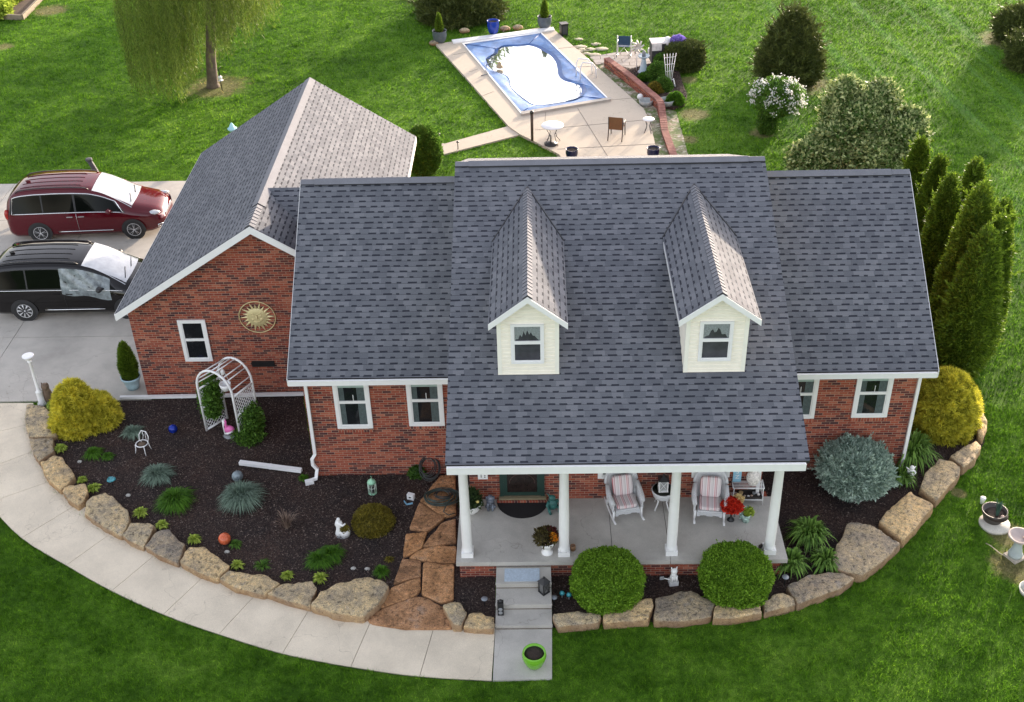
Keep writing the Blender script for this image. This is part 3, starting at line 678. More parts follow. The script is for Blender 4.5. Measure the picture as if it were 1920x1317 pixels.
# porch slab in three pours, brick base, steps
xa, xb = (4.827,-2.451,0.530)[0], (6.077,-2.557,0.530)[0]
mb = MB()
for x0, x1 in ((1.40, xa-.006), (xa+.006, xb-.006), (xb+.006, 8.61)): mb.bb(x0, x1, -3.591, YMW, .42, .53)
mb.mat(1).bb(xa-.01, xb+.01, -3.57, YMW, .43, .50)
mb.build('porch_floor', [CONC, DKGREY], H)
mb = MB(); mb.bb(1.47, 8.54, -3.53, YMW+.3, 0, .42); mb.build('porch_base', BRICK, H)
mb = MB()
for z, y in ((.40, -4.10), (.27, -4.585), (.135, -5.05)):
    mb.bb(2.28, 3.47, y, -3.58 if z > .39 else {.27: -4.10, .135: -4.585}[z], 0 if z < .3 else 0, z); mb.bb(2.272, 3.478, y-.012, y+.03, z-.045, z-.003)
st = mb.build('porch_steps', CONC, H)
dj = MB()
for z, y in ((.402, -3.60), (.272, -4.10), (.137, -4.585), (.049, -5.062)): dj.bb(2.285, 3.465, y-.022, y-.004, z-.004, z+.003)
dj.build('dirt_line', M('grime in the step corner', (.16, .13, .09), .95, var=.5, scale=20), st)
for xc_ in (1.645, 3.762, 6.11, 8.243):
    mb = MB(); yc_ = -3.327
    mb.bb(xc_-.13, xc_+.13, yc_-.13, yc_+.13, .53, .66); mb.lathe([(.125, .66), (.128, .69), (.105, .72), (.112, .8), (.112, 1.6), (.092, 3.18), (.1, 3.2), (.115, 3.23), (.1, 3.24)], (xc_, yc_, 0), 28)
    mb.bb(xc_-.125, xc_+.125, yc_-.125, yc_+.125, 3.24, 3.31)
    mb.build('porch_column', WHITE, H)
# dormers
def dormer(x0, x1, xr, zr, ze, hw):
    yf = -2.2; yo = -2.44; s = (zr-ze)/hw; L = math.hypot(1, s); zb = 4.57
    dmb = MB(); ew = ze+.02; zt_ = ew+s*((x1-x0)/2)-.02
    P = [(x0, zb), (x1, zb), (x1, ew), ((x0+x1)/2, zt_), (x0, ew)]
    vs = [(x, yf, z) for x, z in P]+[(x, 1.2, z) for x, z in P]
    dmb.add(vs, [(0, 1, 2, 3, 4), (9, 8, 7, 6, 5)]+[(i, 5+i, 5+(i+1) % 5, (i+1) % 5) for i in range(5)])
    z = zb+.02
    while z < zt_-.06:        # lap siding boards
        zt2 = z+.095
        def xl(zz): return x0+.001 if zz <= ew else x0+(zz-ew)/s
        xa_, xb_ = xl(zt2), x1-(xl(zt2)-x0)
        if xb_-xa_ > .05:
            zk = z+.062; dmb.add([(xa_, yf-.022, z), (xb_, yf-.022, z), (xb_, yf-.020, zk), (xa_, yf-.020, zk), (xa_, yf-.003, zk+.012), (xb_, yf-.003, zk+.012), (xa_, yf-.003, zt2), (xb_, yf-.003, zt2), (xa_, yf, z), (xb_, yf, z)], [(0, 1, 2, 3), (3, 2, 5, 4), (4, 5, 7, 6), (0, 8, 9, 1)])
        if z < ew:
            for xs_, q in ((x0, -1), (x1, 1)):
                dmb.add([(xs_+q*.022, yf, z), (xs_+q*.022, 1.0, z), (xs_+q*.003, 1.0, zt2), (xs_+q*.003, yf, zt2), (xs_, yf, z), (xs_, 1.0, z)], [(0, 1, 2, 3), (0, 4, 5, 1)])
        z += .095
    dmb.mat(1)
    for xa_ in (x0-.022, x1-.065): dmb.bb(xa_, xa_+.087, yf-.030, yf+.06, zb, ew+.02)
    dmb.mat(0).bb(x0-.024, x1+.024, yf-.033, yf-.003, zb, zb+.03)
    dm = dmb.build('dormer', [CREAM, M('cream corner board', (.86, .84, .74), .5, var=.03)], H)
    window(xr-.36, xr+.32, 4.87, 5.83, yf-.018, dm, .05, 'lace', name='dormer_window', gm=GLASSD, sd=int(xr*3))
    r = MB()
    for q in (-1, 1):
        r.slab([(xr, yo, zr), (xr, 2.6, zr), (xr+q*hw, 2.6, ze), (xr+q*hw, yo, ze)], .05, (0, 1, 0), (-q/L, 0, s/L), 1, o=(xr+q*hw, 0, ze))
    r.build('dormer_roof', [SHING, DKGREY], dm)
    ridge_y(xr, zr, yo, 2.3, s, dm, .14, .13, .02)
    vf = MB(); yv = lambda z: (z-ZME)/sm+YME
    for q in (-1, 1): vf.tube([(xr, yv(zr)-.02, zr+.012), (xr+q*hw, yv(ze)-.02, ze+.012)], .016, 5)
    vf.build('valley_flashing', DKGREY, dm)
    rb = MB()
    for q in (-1, 1):
        xa_, za_, xb_, zb_ = xr, zr, xr+q*hw, ze
        vs = [(xa_, y, za_-k) for k in (.01, .15) for y in (yo-.022, yo-.002)]+[(xb_, y, zb_-k) for k in (.01, .15) for y in (yo-.022, yo-.002)]
        rb.add(vs, [(0, 2, 3, 1), (4, 5, 7, 6), (0, 4, 6, 2), (1, 3, 7, 5), (0, 1, 5, 4), (2, 6, 7, 3)])
        rb.add([(xr, yo, zr-.14), (xr+q*(hw-.02), yo, ze-.14), (xr+q*(hw-.02), yf-.003, ze-.14), (xr, yf-.003, zr-.14)], [(0, 1, 2, 3)])
        rb.bb(min(xb_, xb_-q*.02), max(xb_, xb_-q*.02), yo, 1.0, ze-.13, ze-.055)
    rb.build('rake_board', WHITE, dm)
dormer(2.44, 3.665, 3.06, 6.61, 5.98, .80)
dormer(6.28, 7.505, 6.895, 6.61, 6.0, .82)
# small side porch roof at the far end
mb = MB(); mb.slab([(12.1, 1.2, 2.75), (12.75, 1.2, 2.45), (12.75, 4.2, 2.45), (12.1, 4.2, 2.75)], .08, (0, 1, 0), (-.9, 0, .4), 1, o=(0, 0, 0)); mb.build('side_roof', [SHING, DKGREY], H)
MB().bb(12.74, 12.86, 1.15, 4.25, 2.34, 2.46).build('gutter', WHITE, H)
MB().bb(-4.35, -3.75, GY0-.05, GY0-.002, .98, 1.14).build('wall_vent', BLACK, H)
# ================================================================ PLANTS
def fbm(th, t, seed, f=3):
    r = np.random.default_rng(seed); s = 0
    for k in range(5):
        a, b_, p, q = f*(1+k*.8), f*(1+k*.7), r.uniform(0, 6.3), r.uniform(0, 6.3)
        s = s+np.sin(np.round(a)*th+p+2*np.sin(b_*t*1.7+q))*np.cos(b_*t*3+q+k)/(1+k*.6)
    return s/2
PROF = {
 'ball': lambda t: np.sqrt(np.maximum(0, 1-(2*t-1)**2)),
 'box': lambda t: np.maximum(0, 1-np.abs(2*t-1)**4)**(1/4),
 'mound': lambda t: np.sqrt(np.maximum(0, 1-t**2))*(.82+.36*np.sqrt(np.maximum(t, 0))*(1-t)+.12),
 'globe': lambda t: np.maximum(0, 1-np.abs(1.75*t-.75)**2.4)**.5 if False else np.sqrt(np.maximum(0, 1-np.clip(np.where(t < .42, (.42-t)/.52, (t-.42)/.58), 0, 1)**2.2)),
 'cone': lambda t: np.clip(1.15*(1-t)**.62*(.55+.45*np.clip(t*6, 0, 1)), 0, 1),
 'drop': lambda t: np.clip(np.where(t < .28, .72+.28*np.sin(np.clip(t/.28, 0, 1)*PI/2), np.maximum(0, 1-(np.maximum(t, .28)-.28)/.72)**.58), 0, 1),
 'column': lambda t: np.clip((1-t)**.5*1.1, 0, 1)*(.62+.38*np.clip(t*3.5, 0, 1)),
 'egg': lambda t: np.sqrt(np.maximum(0, 1-np.abs((t-.38)/np.where(t < .38, .42, .62))**2.2)),
}
def crown(name, parent, mat, R_, h, n, L, W, prof='ball', z0=0, lump=.12, seed=1, up=.3, spread=.6, f=3, depth=.14, sy=1, core=.86, cx=0, cy=0, tint=(.5, .25), shear=0, gaps=0):
    g = np.random.default_rng(seed); P_ = PROF[prof]
    tg = (1-np.cos(np.linspace(0, PI, 500)))/2; pg = P_(tg)      # even cover over the surface
    wg = np.hypot(np.diff(tg)*h, np.diff(pg)*R_)*((pg[1:]+pg[:-1])/2+.01); cdf = np.concatenate([[0], np.cumsum(wg)]); cdf = cdf/cdf[-1]
    t = np.interp(g.uniform(0, 1, n), cdf, tg)
    th = g.uniform(0, 2*PI, n); e = 1e-3
    lum = fbm(th, t, seed, f); r = R_*P_(t)*(1+lump*lum); 
    u = 1-depth*g.uniform(0, 1, n)**1.5+g.normal(0, .012, n)
    slope = -(P_(np.clip(t+e, 0, 1))-P_(np.clip(t-e, 0, 1)))/(2*e)*R_/h
    slope = np.clip(slope, -4, 4)
    if gaps:
        kk = fbm(th*1.0, t*1.3, seed+5, f*1.6) > -gaps; th, t, r, u, slope, lum = (q[kk] for q in (th, t, r, u, slope, lum)); n = len(t)
    P = np.stack([cx+r*u*np.cos(th)+shear*t*h, cy+r*u*np.sin(th)*sy, z0+t*h*(1-(1-u)*.3)], 1)
    N = unit(np.stack([np.cos(th), np.sin(th), slope], 1))
    D = unit(N*.8+g.normal(size=(n, 3))*spread+np.array([0, 0, up]))
    V, F = leafquads(P, D, L*g.uniform(.6, 1.3, n), W*g.uniform(.7, 1.3, n)*np.ones(n))
    ti = np.clip(tint[0]+g.normal(0, tint[1], n)+lum*.12, 0, 1)
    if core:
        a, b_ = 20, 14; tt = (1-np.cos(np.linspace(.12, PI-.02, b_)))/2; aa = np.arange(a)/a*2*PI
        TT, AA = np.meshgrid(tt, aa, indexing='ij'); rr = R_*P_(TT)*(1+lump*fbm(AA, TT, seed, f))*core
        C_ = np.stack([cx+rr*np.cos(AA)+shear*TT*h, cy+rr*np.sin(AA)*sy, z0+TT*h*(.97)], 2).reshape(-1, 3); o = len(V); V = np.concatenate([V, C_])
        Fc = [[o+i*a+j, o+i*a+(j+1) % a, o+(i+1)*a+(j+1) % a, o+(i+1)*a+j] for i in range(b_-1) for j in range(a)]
        F = np.concatenate([F, np.array(Fc)]); ti = np.concatenate([ti, np.full(len(Fc), max(0, tint[0]-.3))])  # core tinted darker than the leaves: inner crown shade put into the colour
    return raw(name, V, F, ti, mat, parent)
def clumpmesh(name, parent, mat, n, R_, h, wd, seed=1, droop=1.0, base=.25, L=None, tint=(.5, .25), segs=4, z0=0, sx=1, sy=1):
    """arching grass blades from one crown"""
    g = np.random.default_rng(seed); th = g.uniform(0, 2*PI, n); rb = np.sqrt(g.uniform(0, 1, n))*base*R_
    lean = g.uniform(.05, 1, n)**.8; reach = R_*(1-base*.6)*lean*g.uniform(.7, 1.12, n); top = h*g.uniform(.65, 1.1, n)*(1.12-.5*lean*droop)
    c, s = np.cos(th+g.normal(0, .25, n)), np.sin(th+g.normal(0, .25, n)); pts = []
    for k in range(segs+1):
        q = k/segs; rr = rb*1.0+reach*q**1.25; zz = top*(np.sin(q*PI*(.5+.36*lean*droop))/1.0)
        pts.append(np.stack([(rb*np.cos(th)+(rr-rb)*c)*sx, (rb*np.sin(th)+(rr-rb)*s)*sy, z0+np.maximum(zz, 0.0)], 1))
    wv = np.stack([-s, c, g.normal(0, .25, n)], 1); w0 = wd*g.uniform(.6, 1.2, n)[:, None]/2
    V = []; 
    for k, p in enumerate(pts):
        q = k/segs; ww = w0*(1-q**2.2*.92); V += [p-wv*ww, p+wv*ww]
    V = np.stack(V, 1).reshape(-1, 3); m_ = 2*(segs+1); b0 = np.arange(n)*m_
    F = np.concatenate([np.stack([b0+2*k, b0+2*k+1, b0+2*k+3, b0+2*k+2], 1) for k in range(segs)])
    return raw(name, V, F, np.tile(np.clip(g.normal(tint[0], tint[1], n), 0, 1), segs), mat, parent)
GOLD = leafmat('golden foliage', (.24, .24, .012), (.92, .82, .10), .3, big=3.5)
GOLD2 = leafmat('golden green foliage', (.18, .20, .012), (.85, .78, .09), .3, big=3.5)
ARB = leafmat('arborvitae foliage', (.04, .085, .007), (.20, .31, .028), .3, big=3)
BOXW = leafmat('boxwood foliage', (.06, .15, .008), (.27, .47, .04), .3, big=5)
BLUE = leafmat('blue spruce foliage', (.09, .16, .12), (.55, .68, .57), .15, big=6)
CEDAR = leafmat('cedar foliage', (.03, .045, .012), (.14, .17, .04), .15, big=2.5)
GRN = leafmat('green leaves', (.035, .09, .012), (.15, .30, .04), .3)
LILY = leafmat('daylily leaves', (.045, .11, .015), (.22, .38, .07), .3)
FESB = leafmat('blue grass', (.08, .125, .09), (.28, .38, .29), .2)
FESG = leafmat('green tuft', (.03, .10, .008), (.12, .27, .02), .3)
CHART = leafmat('chartreuse hosta', (.15, .25, .02), (.58, .68, .12), .3)
OLIVE = leafmat('olive bronze leaves', (.08, .07, .012), (.32, .26, .035), .25)
VIB = leafmat('variegated leaves', (.06, .13, .02), (.56, .62, .28), .25, big=4)
WILL = leafmat('willow leaves', (.035, .065, .008), (.19, .27, .04), .35, big=1.4)
BARK = M('bark', (.13, .10, .075), .9, var=.35, scale=4, bmp=.8, bs=25)
DRY = leafmat('dry stems', (.10, .06, .05), (.36, .27, .2), .1)
PETW = leafmat('white petals', (.6, .6, .55), (.9, .9, .88), .3)
GRP = dict(BW='clipped boxwood balls', HO='small bright tufts along the stone edging', FE='grass tufts in the front bed', AR='tall arborvitae at the end of the house', BR='boulders edging the beds', FL='rust brown flagstones of the side path', DL='daylily clumps', PL='navy pots on the pool deck')
def shoots(parent, mat, R_, h, k, seed, prof='mound', cx=0, cy=0, z0=0, L=.12, W=.02, m_=26, lump=.12, f=3, spread=.6, up=.3):
    g = np.random.default_rng(seed+900); VV, FF, TT, o = [], [], [], 0
    t_ = g.uniform(.05, .97, k); th = g.uniform(0, 2*PI, k); r = R_*PROF[prof](t_)*(1+lump*fbm(th, t_, seed, f))*.95
    for i in range(k):
        c = np.array([cx+r[i]*math.cos(th[i]), cy+r[i]*math.sin(th[i]), z0+t_[i]*h]); nn = np.array([math.cos(th[i]), math.sin(th[i]), 1.4*t_[i]-.3+up]); nn /= np.linalg.norm(nn); nn = nn+g.normal(size=3)*.3
        q = g.uniform(0, 1, (m_, 1)); ln_ = L*g.uniform(.5, 1.6); P = c+nn*q*ln_; D = unit(nn+g.normal(size=(m_, 3))*spread)
        V, F = leafquads(P, D, L*.6*g.uniform(.6, 1.2, m_), W); VV.append(V); FF.append(F+o); o += len(V); TT.append(np.clip(g.normal(g.uniform(.35, .85), .2, m_), 0, 1))
    raw('shoots', np.concatenate(VV), np.concatenate(FF), np.concatenate(TT), mat, parent)
def shrub(name, label, cat, loc, grp=None, **kw):
    mat = kw.pop('mat'); trunk = kw.pop('trunk', .12); R_ = kw['R_']; h = kw['h']; z0 = kw.get('z0', 0)
    t = T(name, label, cat, loc, 0, grp); crown('crown', t, mat, **kw)
    if kw['R_'] > .55: shoots(t, mat, kw['R_'], h, int(120*kw['R_']), kw['seed'], kw['prof'], z0=z0, L=kw['L']*1.3, W=kw['W'], lump=kw['lump'], f=kw.get('f', 3), up=kw.get('up', .3))
    mb = MB(); mb.tube([(0, 0, -.05), (0, 0, z0+h*.3), (0, .01, z0+h*.6)], [trunk*R_*1.1, trunk*R_, trunk*R_*.4], 7); mb.build('trunk', BARK, t); return t
# gold threadleaf cypresses
t = T('cypress_shrub', 'golden yellow shrub at the driveway corner beside the white post', 'shrub', (-8.613,2.111,0.000))
def tuftball(parent, mat, R_, h, k, seed, cx=0, cy=0):
    g = np.random.default_rng(seed)
    crown('crown', parent, mat, R_*.9, h*.9, int(16000*R_), .12, .022, 'mound', 0, .14, seed, .15, .7, 3, .2, cx=cx, cy=cy)
    VV, FF, TT, o = [], [], [], 0
    for i in range(k):        # thread-like plumes breaking the outline
        th = g.uniform(0, 2*PI); t_ = g.uniform(.02, 1)**.8; r = R_*PROF['mound'](np.array([t_]))[0]
        c = np.array([cx+r*math.cos(th)*.93, cy+r*math.sin(th)*.93, t_*h*.96]); nn = np.array([math.cos(th), math.sin(th), .9*t_+.15]); nn /= np.linalg.norm(nn); m_ = 90
        D = unit(nn+g.normal(size=(m_, 3))*.75); P = c+D*g.uniform(0, .05, (m_, 1)); V, F = leafquads(P, D, g.uniform(.07, .17, m_), .02); VV.append(V); FF.append(F+o); o += len(V); TT.append(np.clip(g.normal(g.uniform(.35, .9), .2, m_), 0, 1))
    raw('plumes', np.concatenate(VV), np.concatenate(FF), np.concatenate(TT), mat, parent)
tuftball(t, GOLD, .60, 1.42, 220, 3, -.16); tuftball(t, GOLD, .48, .95, 110, 4, .36, .1); tuftball(t, GOLD, .42, .7, 80, 5, -.42, -.1)
t = T('cypress_shrub', 'golden green shrub against the right end of the house', 'shrub', (13.503,1.667,0.000))
tuftball(t, GOLD2, .84, 1.7, 280, 8); tuftball(t, GOLD2, .5, 1.1, 90, 9, .5, .35)
shrub('dwarf_blue_spruce', 'round silvery blue spruce beside the porch end', 'shrub', (10.713,-0.720,0.000), mat=BLUE, R_=.83, h=1.02, n=17000, L=.11, W=.035, prof='globe', z0=.2, lump=.10, seed=5, spread=.75, f=4, trunk=.06)
for (c, lab, s) in (((4.673,-4.099,0.000), 'clipped green boxwood ball nearest the front steps', 11), ((7.429,-3.992,0.000), 'clipped green boxwood ball at the porch corner by the daylilies', 12)):
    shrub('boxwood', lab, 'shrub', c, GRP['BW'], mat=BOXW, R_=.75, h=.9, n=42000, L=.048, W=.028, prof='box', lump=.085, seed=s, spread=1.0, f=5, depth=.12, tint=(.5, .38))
# arborvitae row
AV = [(1722, 470, 262, .50, 'arborvitae hidden behind the roof end, farthest back of the row'), (1764, 500, 296, .46, 'slim arborvitae second from the back of the row'), (1745, 560, 330, .55, 'arborvitae pressed against the roof edge, broad and dark'),
      (1822, 560, 300, .52, 'twin-tipped arborvitae on the lawn side at the back'), (1794, 640, 345, .72, 'tall pointed arborvitae in the middle of the row, its tip leaning'),
      (1832, 610, 372, .50, 'short blunt arborvitae between the pointed one and the outer one'), (1868, 610, 378, .48, 'outermost arborvitae on the lawn side with a bright rim'),
      (1812, 690, 412, .78, 'front arborvitae with two lobes nearest the golden shrub'), (1845, 660, 395, .66, 'front outer arborvitae beside the lawn')]
AVB = [(1700, 420), (1728, 470), (1738, 560), (1790, 500), (1778, 650), (1812, 610), (1835, 600), (1795, 695), (1818, 670)]
AVH = [3.012, 3.221, 4.026, 3.621, 5.040, 3.860, 3.825, 4.356, 4.393]
AVL = [(15.530,12.529,0.000), (15.527,10.734,0.000), (14.889,7.843,0.000), (16.265,9.699,0.000), (14.770,5.286,0.000), (15.605,6.363,0.000), (16.041,6.636,0.000), (14.673,4.121,0.000), (15.198,4.748,0.000)]
for i, a in enumerate(AV):
    h = AVH[i]; t = T('arborvitae', a[4], 'tree', AVL[i], 0, GRP['AR'])
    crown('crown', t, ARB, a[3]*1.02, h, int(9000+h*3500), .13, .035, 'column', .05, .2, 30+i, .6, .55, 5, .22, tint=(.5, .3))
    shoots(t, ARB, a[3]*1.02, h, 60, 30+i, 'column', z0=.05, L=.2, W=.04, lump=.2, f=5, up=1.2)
    MB().tube([(0, 0, -.05), (0, 0, h*.5)], [.09, .05], 7).build('trunk', BARK, t)
# background shrubs and trees
shrub('red_cedar', 'dark conical cedar standing alone on the right back lawn', 'tree', (13.959,25.304,0.000), mat=CEDAR, R_=1.3, h=3.05, n=22000, L=.26, W=.04, prof='drop', lump=.2, seed=41, up=.7, spread=.8, f=5, depth=.25, trunk=.07)
shrub('juniper_bush', 'dark wide bush on the lawn beyond the pool, cut by the top edge', 'shrub', (-0.353,34.562,0.000), mat=CEDAR, R_=1.85, h=1.7, n=22000, L=.3, W=.04, prof='mound', lump=.2, seed=42, up=.3, spread=.8, trunk=.05)
shrub('juniper_bush', 'smaller dark bush in the far right corner of the lawn', 'shrub', (25.045,29.699,0.000), mat=CEDAR, R_=1.0, h=1.4, n=14000, L=.26, W=.035, prof='egg', lump=.22, seed=43, spread=.8)
shrub('juniper_bush', 'dark bush at the right edge just in front of the corner bush', 'shrub', (24.205,26.123,0.000), mat=CEDAR, R_=.85, h=1.5, n=12000, L=.24, W=.03, prof='egg', lump=.22, seed=44, spread=.8)
shrub('globe_arborvitae', 'bright green egg shaped shrub behind the gable wing', 'shrub', (-0.801,17.136,0.000), mat=GRN, R_=.62, h=1.8, n=18000, L=.10, W=.04, prof='egg', lump=.05, seed=45, up=.6, spread=.5)
# viburnum with pale variegated leaves: several overlapping domes on stems
t = T('variegated_shrub', 'large loose shrub with pale cream edged leaves behind the right wing', 'shrub', (14.794,16.174,0.000))
mb = MB()
for i, (x, y, r, h, z0) in enumerate(((-1.75, -.2, .85, 1.35, .2), (-1.0, .1, .9, 1.7, .3), (-.2, .4, 1.0, 2.2, .5), (1.1, .1, .95, 1.8, .4), (.1, -.3, 1.1, 1.5, .3), (-.5, 1.3, .8, 2.6, .9), (.75, 1.4, .85, 2.5, .8), (1.75, .8, .7, 1.9, .5), (.2, 1.0, .8, 2.3, .8))):
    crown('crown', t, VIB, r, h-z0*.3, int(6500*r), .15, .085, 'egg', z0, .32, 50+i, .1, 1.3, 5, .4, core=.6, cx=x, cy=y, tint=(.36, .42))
    mb.tube([(x*.3, y*.3, 0), (x*.7, y*.7, z0+h*.3), (x, y, z0+h*.7)], [.06, .045, .02], 6)
mb.build('trunk', BARK, t)
# white flowering rose
t = T('flowering_bush', 'small bush covered in white blossom on the back lawn', 'shrub', (12.154,20.008,0.000))
crown('crown', t, GRN, .95, 1.35, 9000, .11, .05, 'ball', .75, .2, 61, .2, .8, 3, .5, core=.5, cx=.3, cy=.1, gaps=.4)
crown('crown', t, GRN, .4, .9, 2500, .11, .05, 'egg', .05, .2, 62, .2, .8, 3, .5, core=.4)
g = np.random.default_rng(5); n = 60; th = g.uniform(0, 6.28, n); ph = np.arccos(g.uniform(-.55, 1, n)); P = np.stack([.3+.98*np.sin(ph)*np.cos(th), .1+.98*np.sin(ph)*np.sin(th), 1.42+.68*np.cos(ph)], 1)
P = np.repeat(P, 22, 0)+g.normal(0, .075, (n*22, 3)); V, F = leafquads(P, g.normal(size=P.shape), .075, .07)
raw('blossom', V, F, g.uniform(0, 1, len(F)), PETW, t)
MB().tube([(0, 0, -.05), (.05, .02, .5), (.25, .1, 1.2)], [.06, .05, .03], 7).build('trunk', BARK, t)
# willow
t = T('weeping_willow', 'weeping willow with hanging yellow green strands on the left back lawn', 'tree', (-10.558,25.869,0.000))
mb = MB(); mb.tube([(0, 0, -.1), (0, 0, .15), (.10, 0, 1.2), (.38, .03, 3.0), (.75, .05, 5.0), (1.0, 0, 7.2)], [.34, .25, .22, .19, .15, .08], 12)
g = np.random.default_rng(77); PV, PD, st = [], [], MB()
for k in range(9):
    a = k*2*PI/9+g.uniform(-.2, .2); z = g.uniform(3.2, 6.2); r = g.uniform(1.6, 2.9)
    xo = .14*z; mb.tube([(xo, 0, z), (xo+r*.5*math.cos(a), r*.5*math.sin(a), z+.9), (xo+r*math.cos(a), r*math.sin(a), z+1.1)], [.07, .05, .02], 6)
mb.build('trunk', BARK, t)
NS = 900; zs = []
for k in range(NS):
    a = g.uniform(0, 2*PI); r = 3.55*g.uniform(.05, 1)**.6; cl = round(a*5)/5; a = cl+(a-cl)*.75
    x, y = r*math.cos(a)+.15, r*math.sin(a)*.95
    top = 7.8-.30*r*r*.9+g.uniform(-.4, .3)
    low = (.35+.5*g.uniform()) if (x < -.4) else (1.2+1.1*g.uniform()+max(0, x)*.55)
    if abs(x-.2) < .42 and y < .6: low = 3.2+g.uniform()
    if g.uniform() < .25: low += g.uniform(0, 1.8)
    if top-low < .8: continue
    sw_, ph = g.uniform(.05, .2), g.uniform(0, 6)
    m_ = int((top-low)/.035); q = np.linspace(0, 1, m_); zz = top-(top-low)*q
    X = x+sw_*np.sin(q*3+ph)*q+g.normal(0, .035, m_); Y = y+sw_*np.cos(q*3+ph)*q+g.normal(0, .035, m_)
    PV.append(np.stack([X, Y, zz], 1)); PD.append(np.stack([g.normal(0, .35, m_), g.normal(0, .35, m_), -np.ones(m_)], 1)); zs.append(np.full(m_, g.uniform(.1, .9)))
P, D, zt_ = np.concatenate(PV), np.concatenate(PD), np.concatenate(zs)
V, F = leafquads(P, D, g.uniform(.10, .18, len(P)), .022); raw('crown', V, F, np.clip(zt_+g.normal(0, .15, len(P)), 0, 1), WILL, t)
# front bed tufts
def tuft(name, label, cat, loc, mat, n, R_, h, wd, grp=None, seed=1, **k):
    t = T(name, label, cat, loc, 0, grp); clumpmesh('blades', t, mat, int(n*.55), R_, h, wd*1.6, seed, **k); return t
TU = [
 ((-6.180,-0.014,0.000), FESB, 1700, .43, .27, 'blue grey grass tuft behind the round green one', 1), ((-5.495,-1.008,0.000), FESG, 2600, .47, .33, 'rounded bright green grass tuft, the largest green one in the front bed', 2),
 ((-3.898,-0.939,0.000), FESB, 2600, .55, .42, 'largest blue green grass tuft, next to the grey globe', 3), ((-8.055,0.890,0.000), FESG, 1300, .26, .19, 'dark green tuft left of the white wire chair', 4), ((-7.666,0.777,0.000), FESG, 700, .17, .14, 'smaller green tuft touching its bigger neighbour', 5),
 ((-7.297,1.747,0.000), FESB, 650, .32, .2, 'thin grey green tuft just behind the white wire chair', 6), ((-1.714,-3.021,0.000), FESG, 1900, .34, .23, 'green tuft near the flagstone path, left half of a joined pair', 7), ((-1.483,-2.855,0.000), FESG, 1600, .32, .23, 'green tuft near the flagstone path, right half of a joined pair', 8),
 ((-0.288,-3.407,0.000), FESG, 500, .22, .2, 'small green tuft by the big boulder and the flagstones', 9), ((-3.743,-2.443,0.000), GRN, 500, .15, .13, 'small leafy green plant beside the orange globe', 10), ((-2.556,-0.138,0.000), FESG, 350, .15, .12, 'small tuft at the downspout outlet', 11), ((-3.016,-3.105,0.000), GRN, 160, .24, .1, 'sparse low sprouts between two bright tufts', 12), ((-0.163,-2.975,0.000), OLIVE, 160, .13, .1, 'tiny olive sprout near the flagstone edge', 13)]
for loc, mt, n, r, h, lab, s in TU: tuft('grass_tuft', lab, 'plant', loc, mt, int(n*1.35), r*1.1, h*1.1, .014, GRP['FE'], s)
HOS = [((-8.972,1.100,0.000), .17, 'beside the second boulder from the driveway'), ((-8.036,-0.123,0.000), .13, 'behind the gap in the stones near the teal ornament'), ((-7.651,-0.468,0.000), .17, 'just behind the small fourth boulder'), ((-6.229,-1.393,0.000), .19, 'behind the wide tan boulder'),
       ((-5.616,-1.790,0.000), .16, 'between the round green tuft and the edging'), ((-4.726,-2.305,0.000), .17, 'left of the orange globe'), ((-3.566,-3.131,0.000), .15, 'at the left end of the long flat stone'), ((-2.374,-3.479,0.000), .15, 'at the right end of the long flat stone'), ((-1.632,-3.586,0.000), .17, 'at the left corner of the big grey boulder')]
for i, (loc, r, lab) in enumerate(HOS): tuft('hosta', 'lime green tuft '+lab, 'plant', loc, CHART, 380, r*1.15, r*1.05, .03, GRP['HO'], 80+i, droop=.8)
tuft('hosta', 'yellow green plant between the white post and the golden shrub', 'plant', (-9.717,2.829,0.000), CHART, 500, .26, .3, .04, None, 95)
tuft('sedum', 'small grey green plant at the foot of the golden shrub', 'plant', (-9.475,1.857,0.000), FESB, 200, .17, .14, .03, None, 96)
tuft('dry_plant', 'leafless brown twiggy plant in the middle of the front bed', 'plant', (-2.673,-1.853,0.000), DRY, 150, .42, .38, .012, None, 97, droop=.35, base=.15, segs=3)
shrub('barberry', 'olive bronze mound shrub beside the white statue', 'shrub', (-0.653,-1.793,0.000), mat=OLIVE, R_=.46, h=.5, n=9000, L=.05, W=.022, prof='mound', lump=.09, seed=70, spread=.8)
DLY = [((9.326,-2.476,0.000), .6, .6, 'daylily clump beside the porch corner, the rear one of the front group'), ((8.741,-3.364,0.000), .52, .5, 'daylily clump behind the round solar light'), ((9.522,-3.275,0.000), .45, .45, 'daylily clump touching the large trapezoid boulder'),
       ((12.371,0.367,0.000), .78, .75, 'largest daylily clump, under the right wing wall'), ((11.952,-0.488,0.000), .4, .45, 'daylily clump behind the white cherub')]
for i, (loc, r, h, lab) in enumerate(DLY): tuft('daylily', lab, 'plant', loc, LILY, int(1100*r), r, h, .035, GRP['DL'], 100+i, droop=1.15, segs=5, tint=(.5, .28))
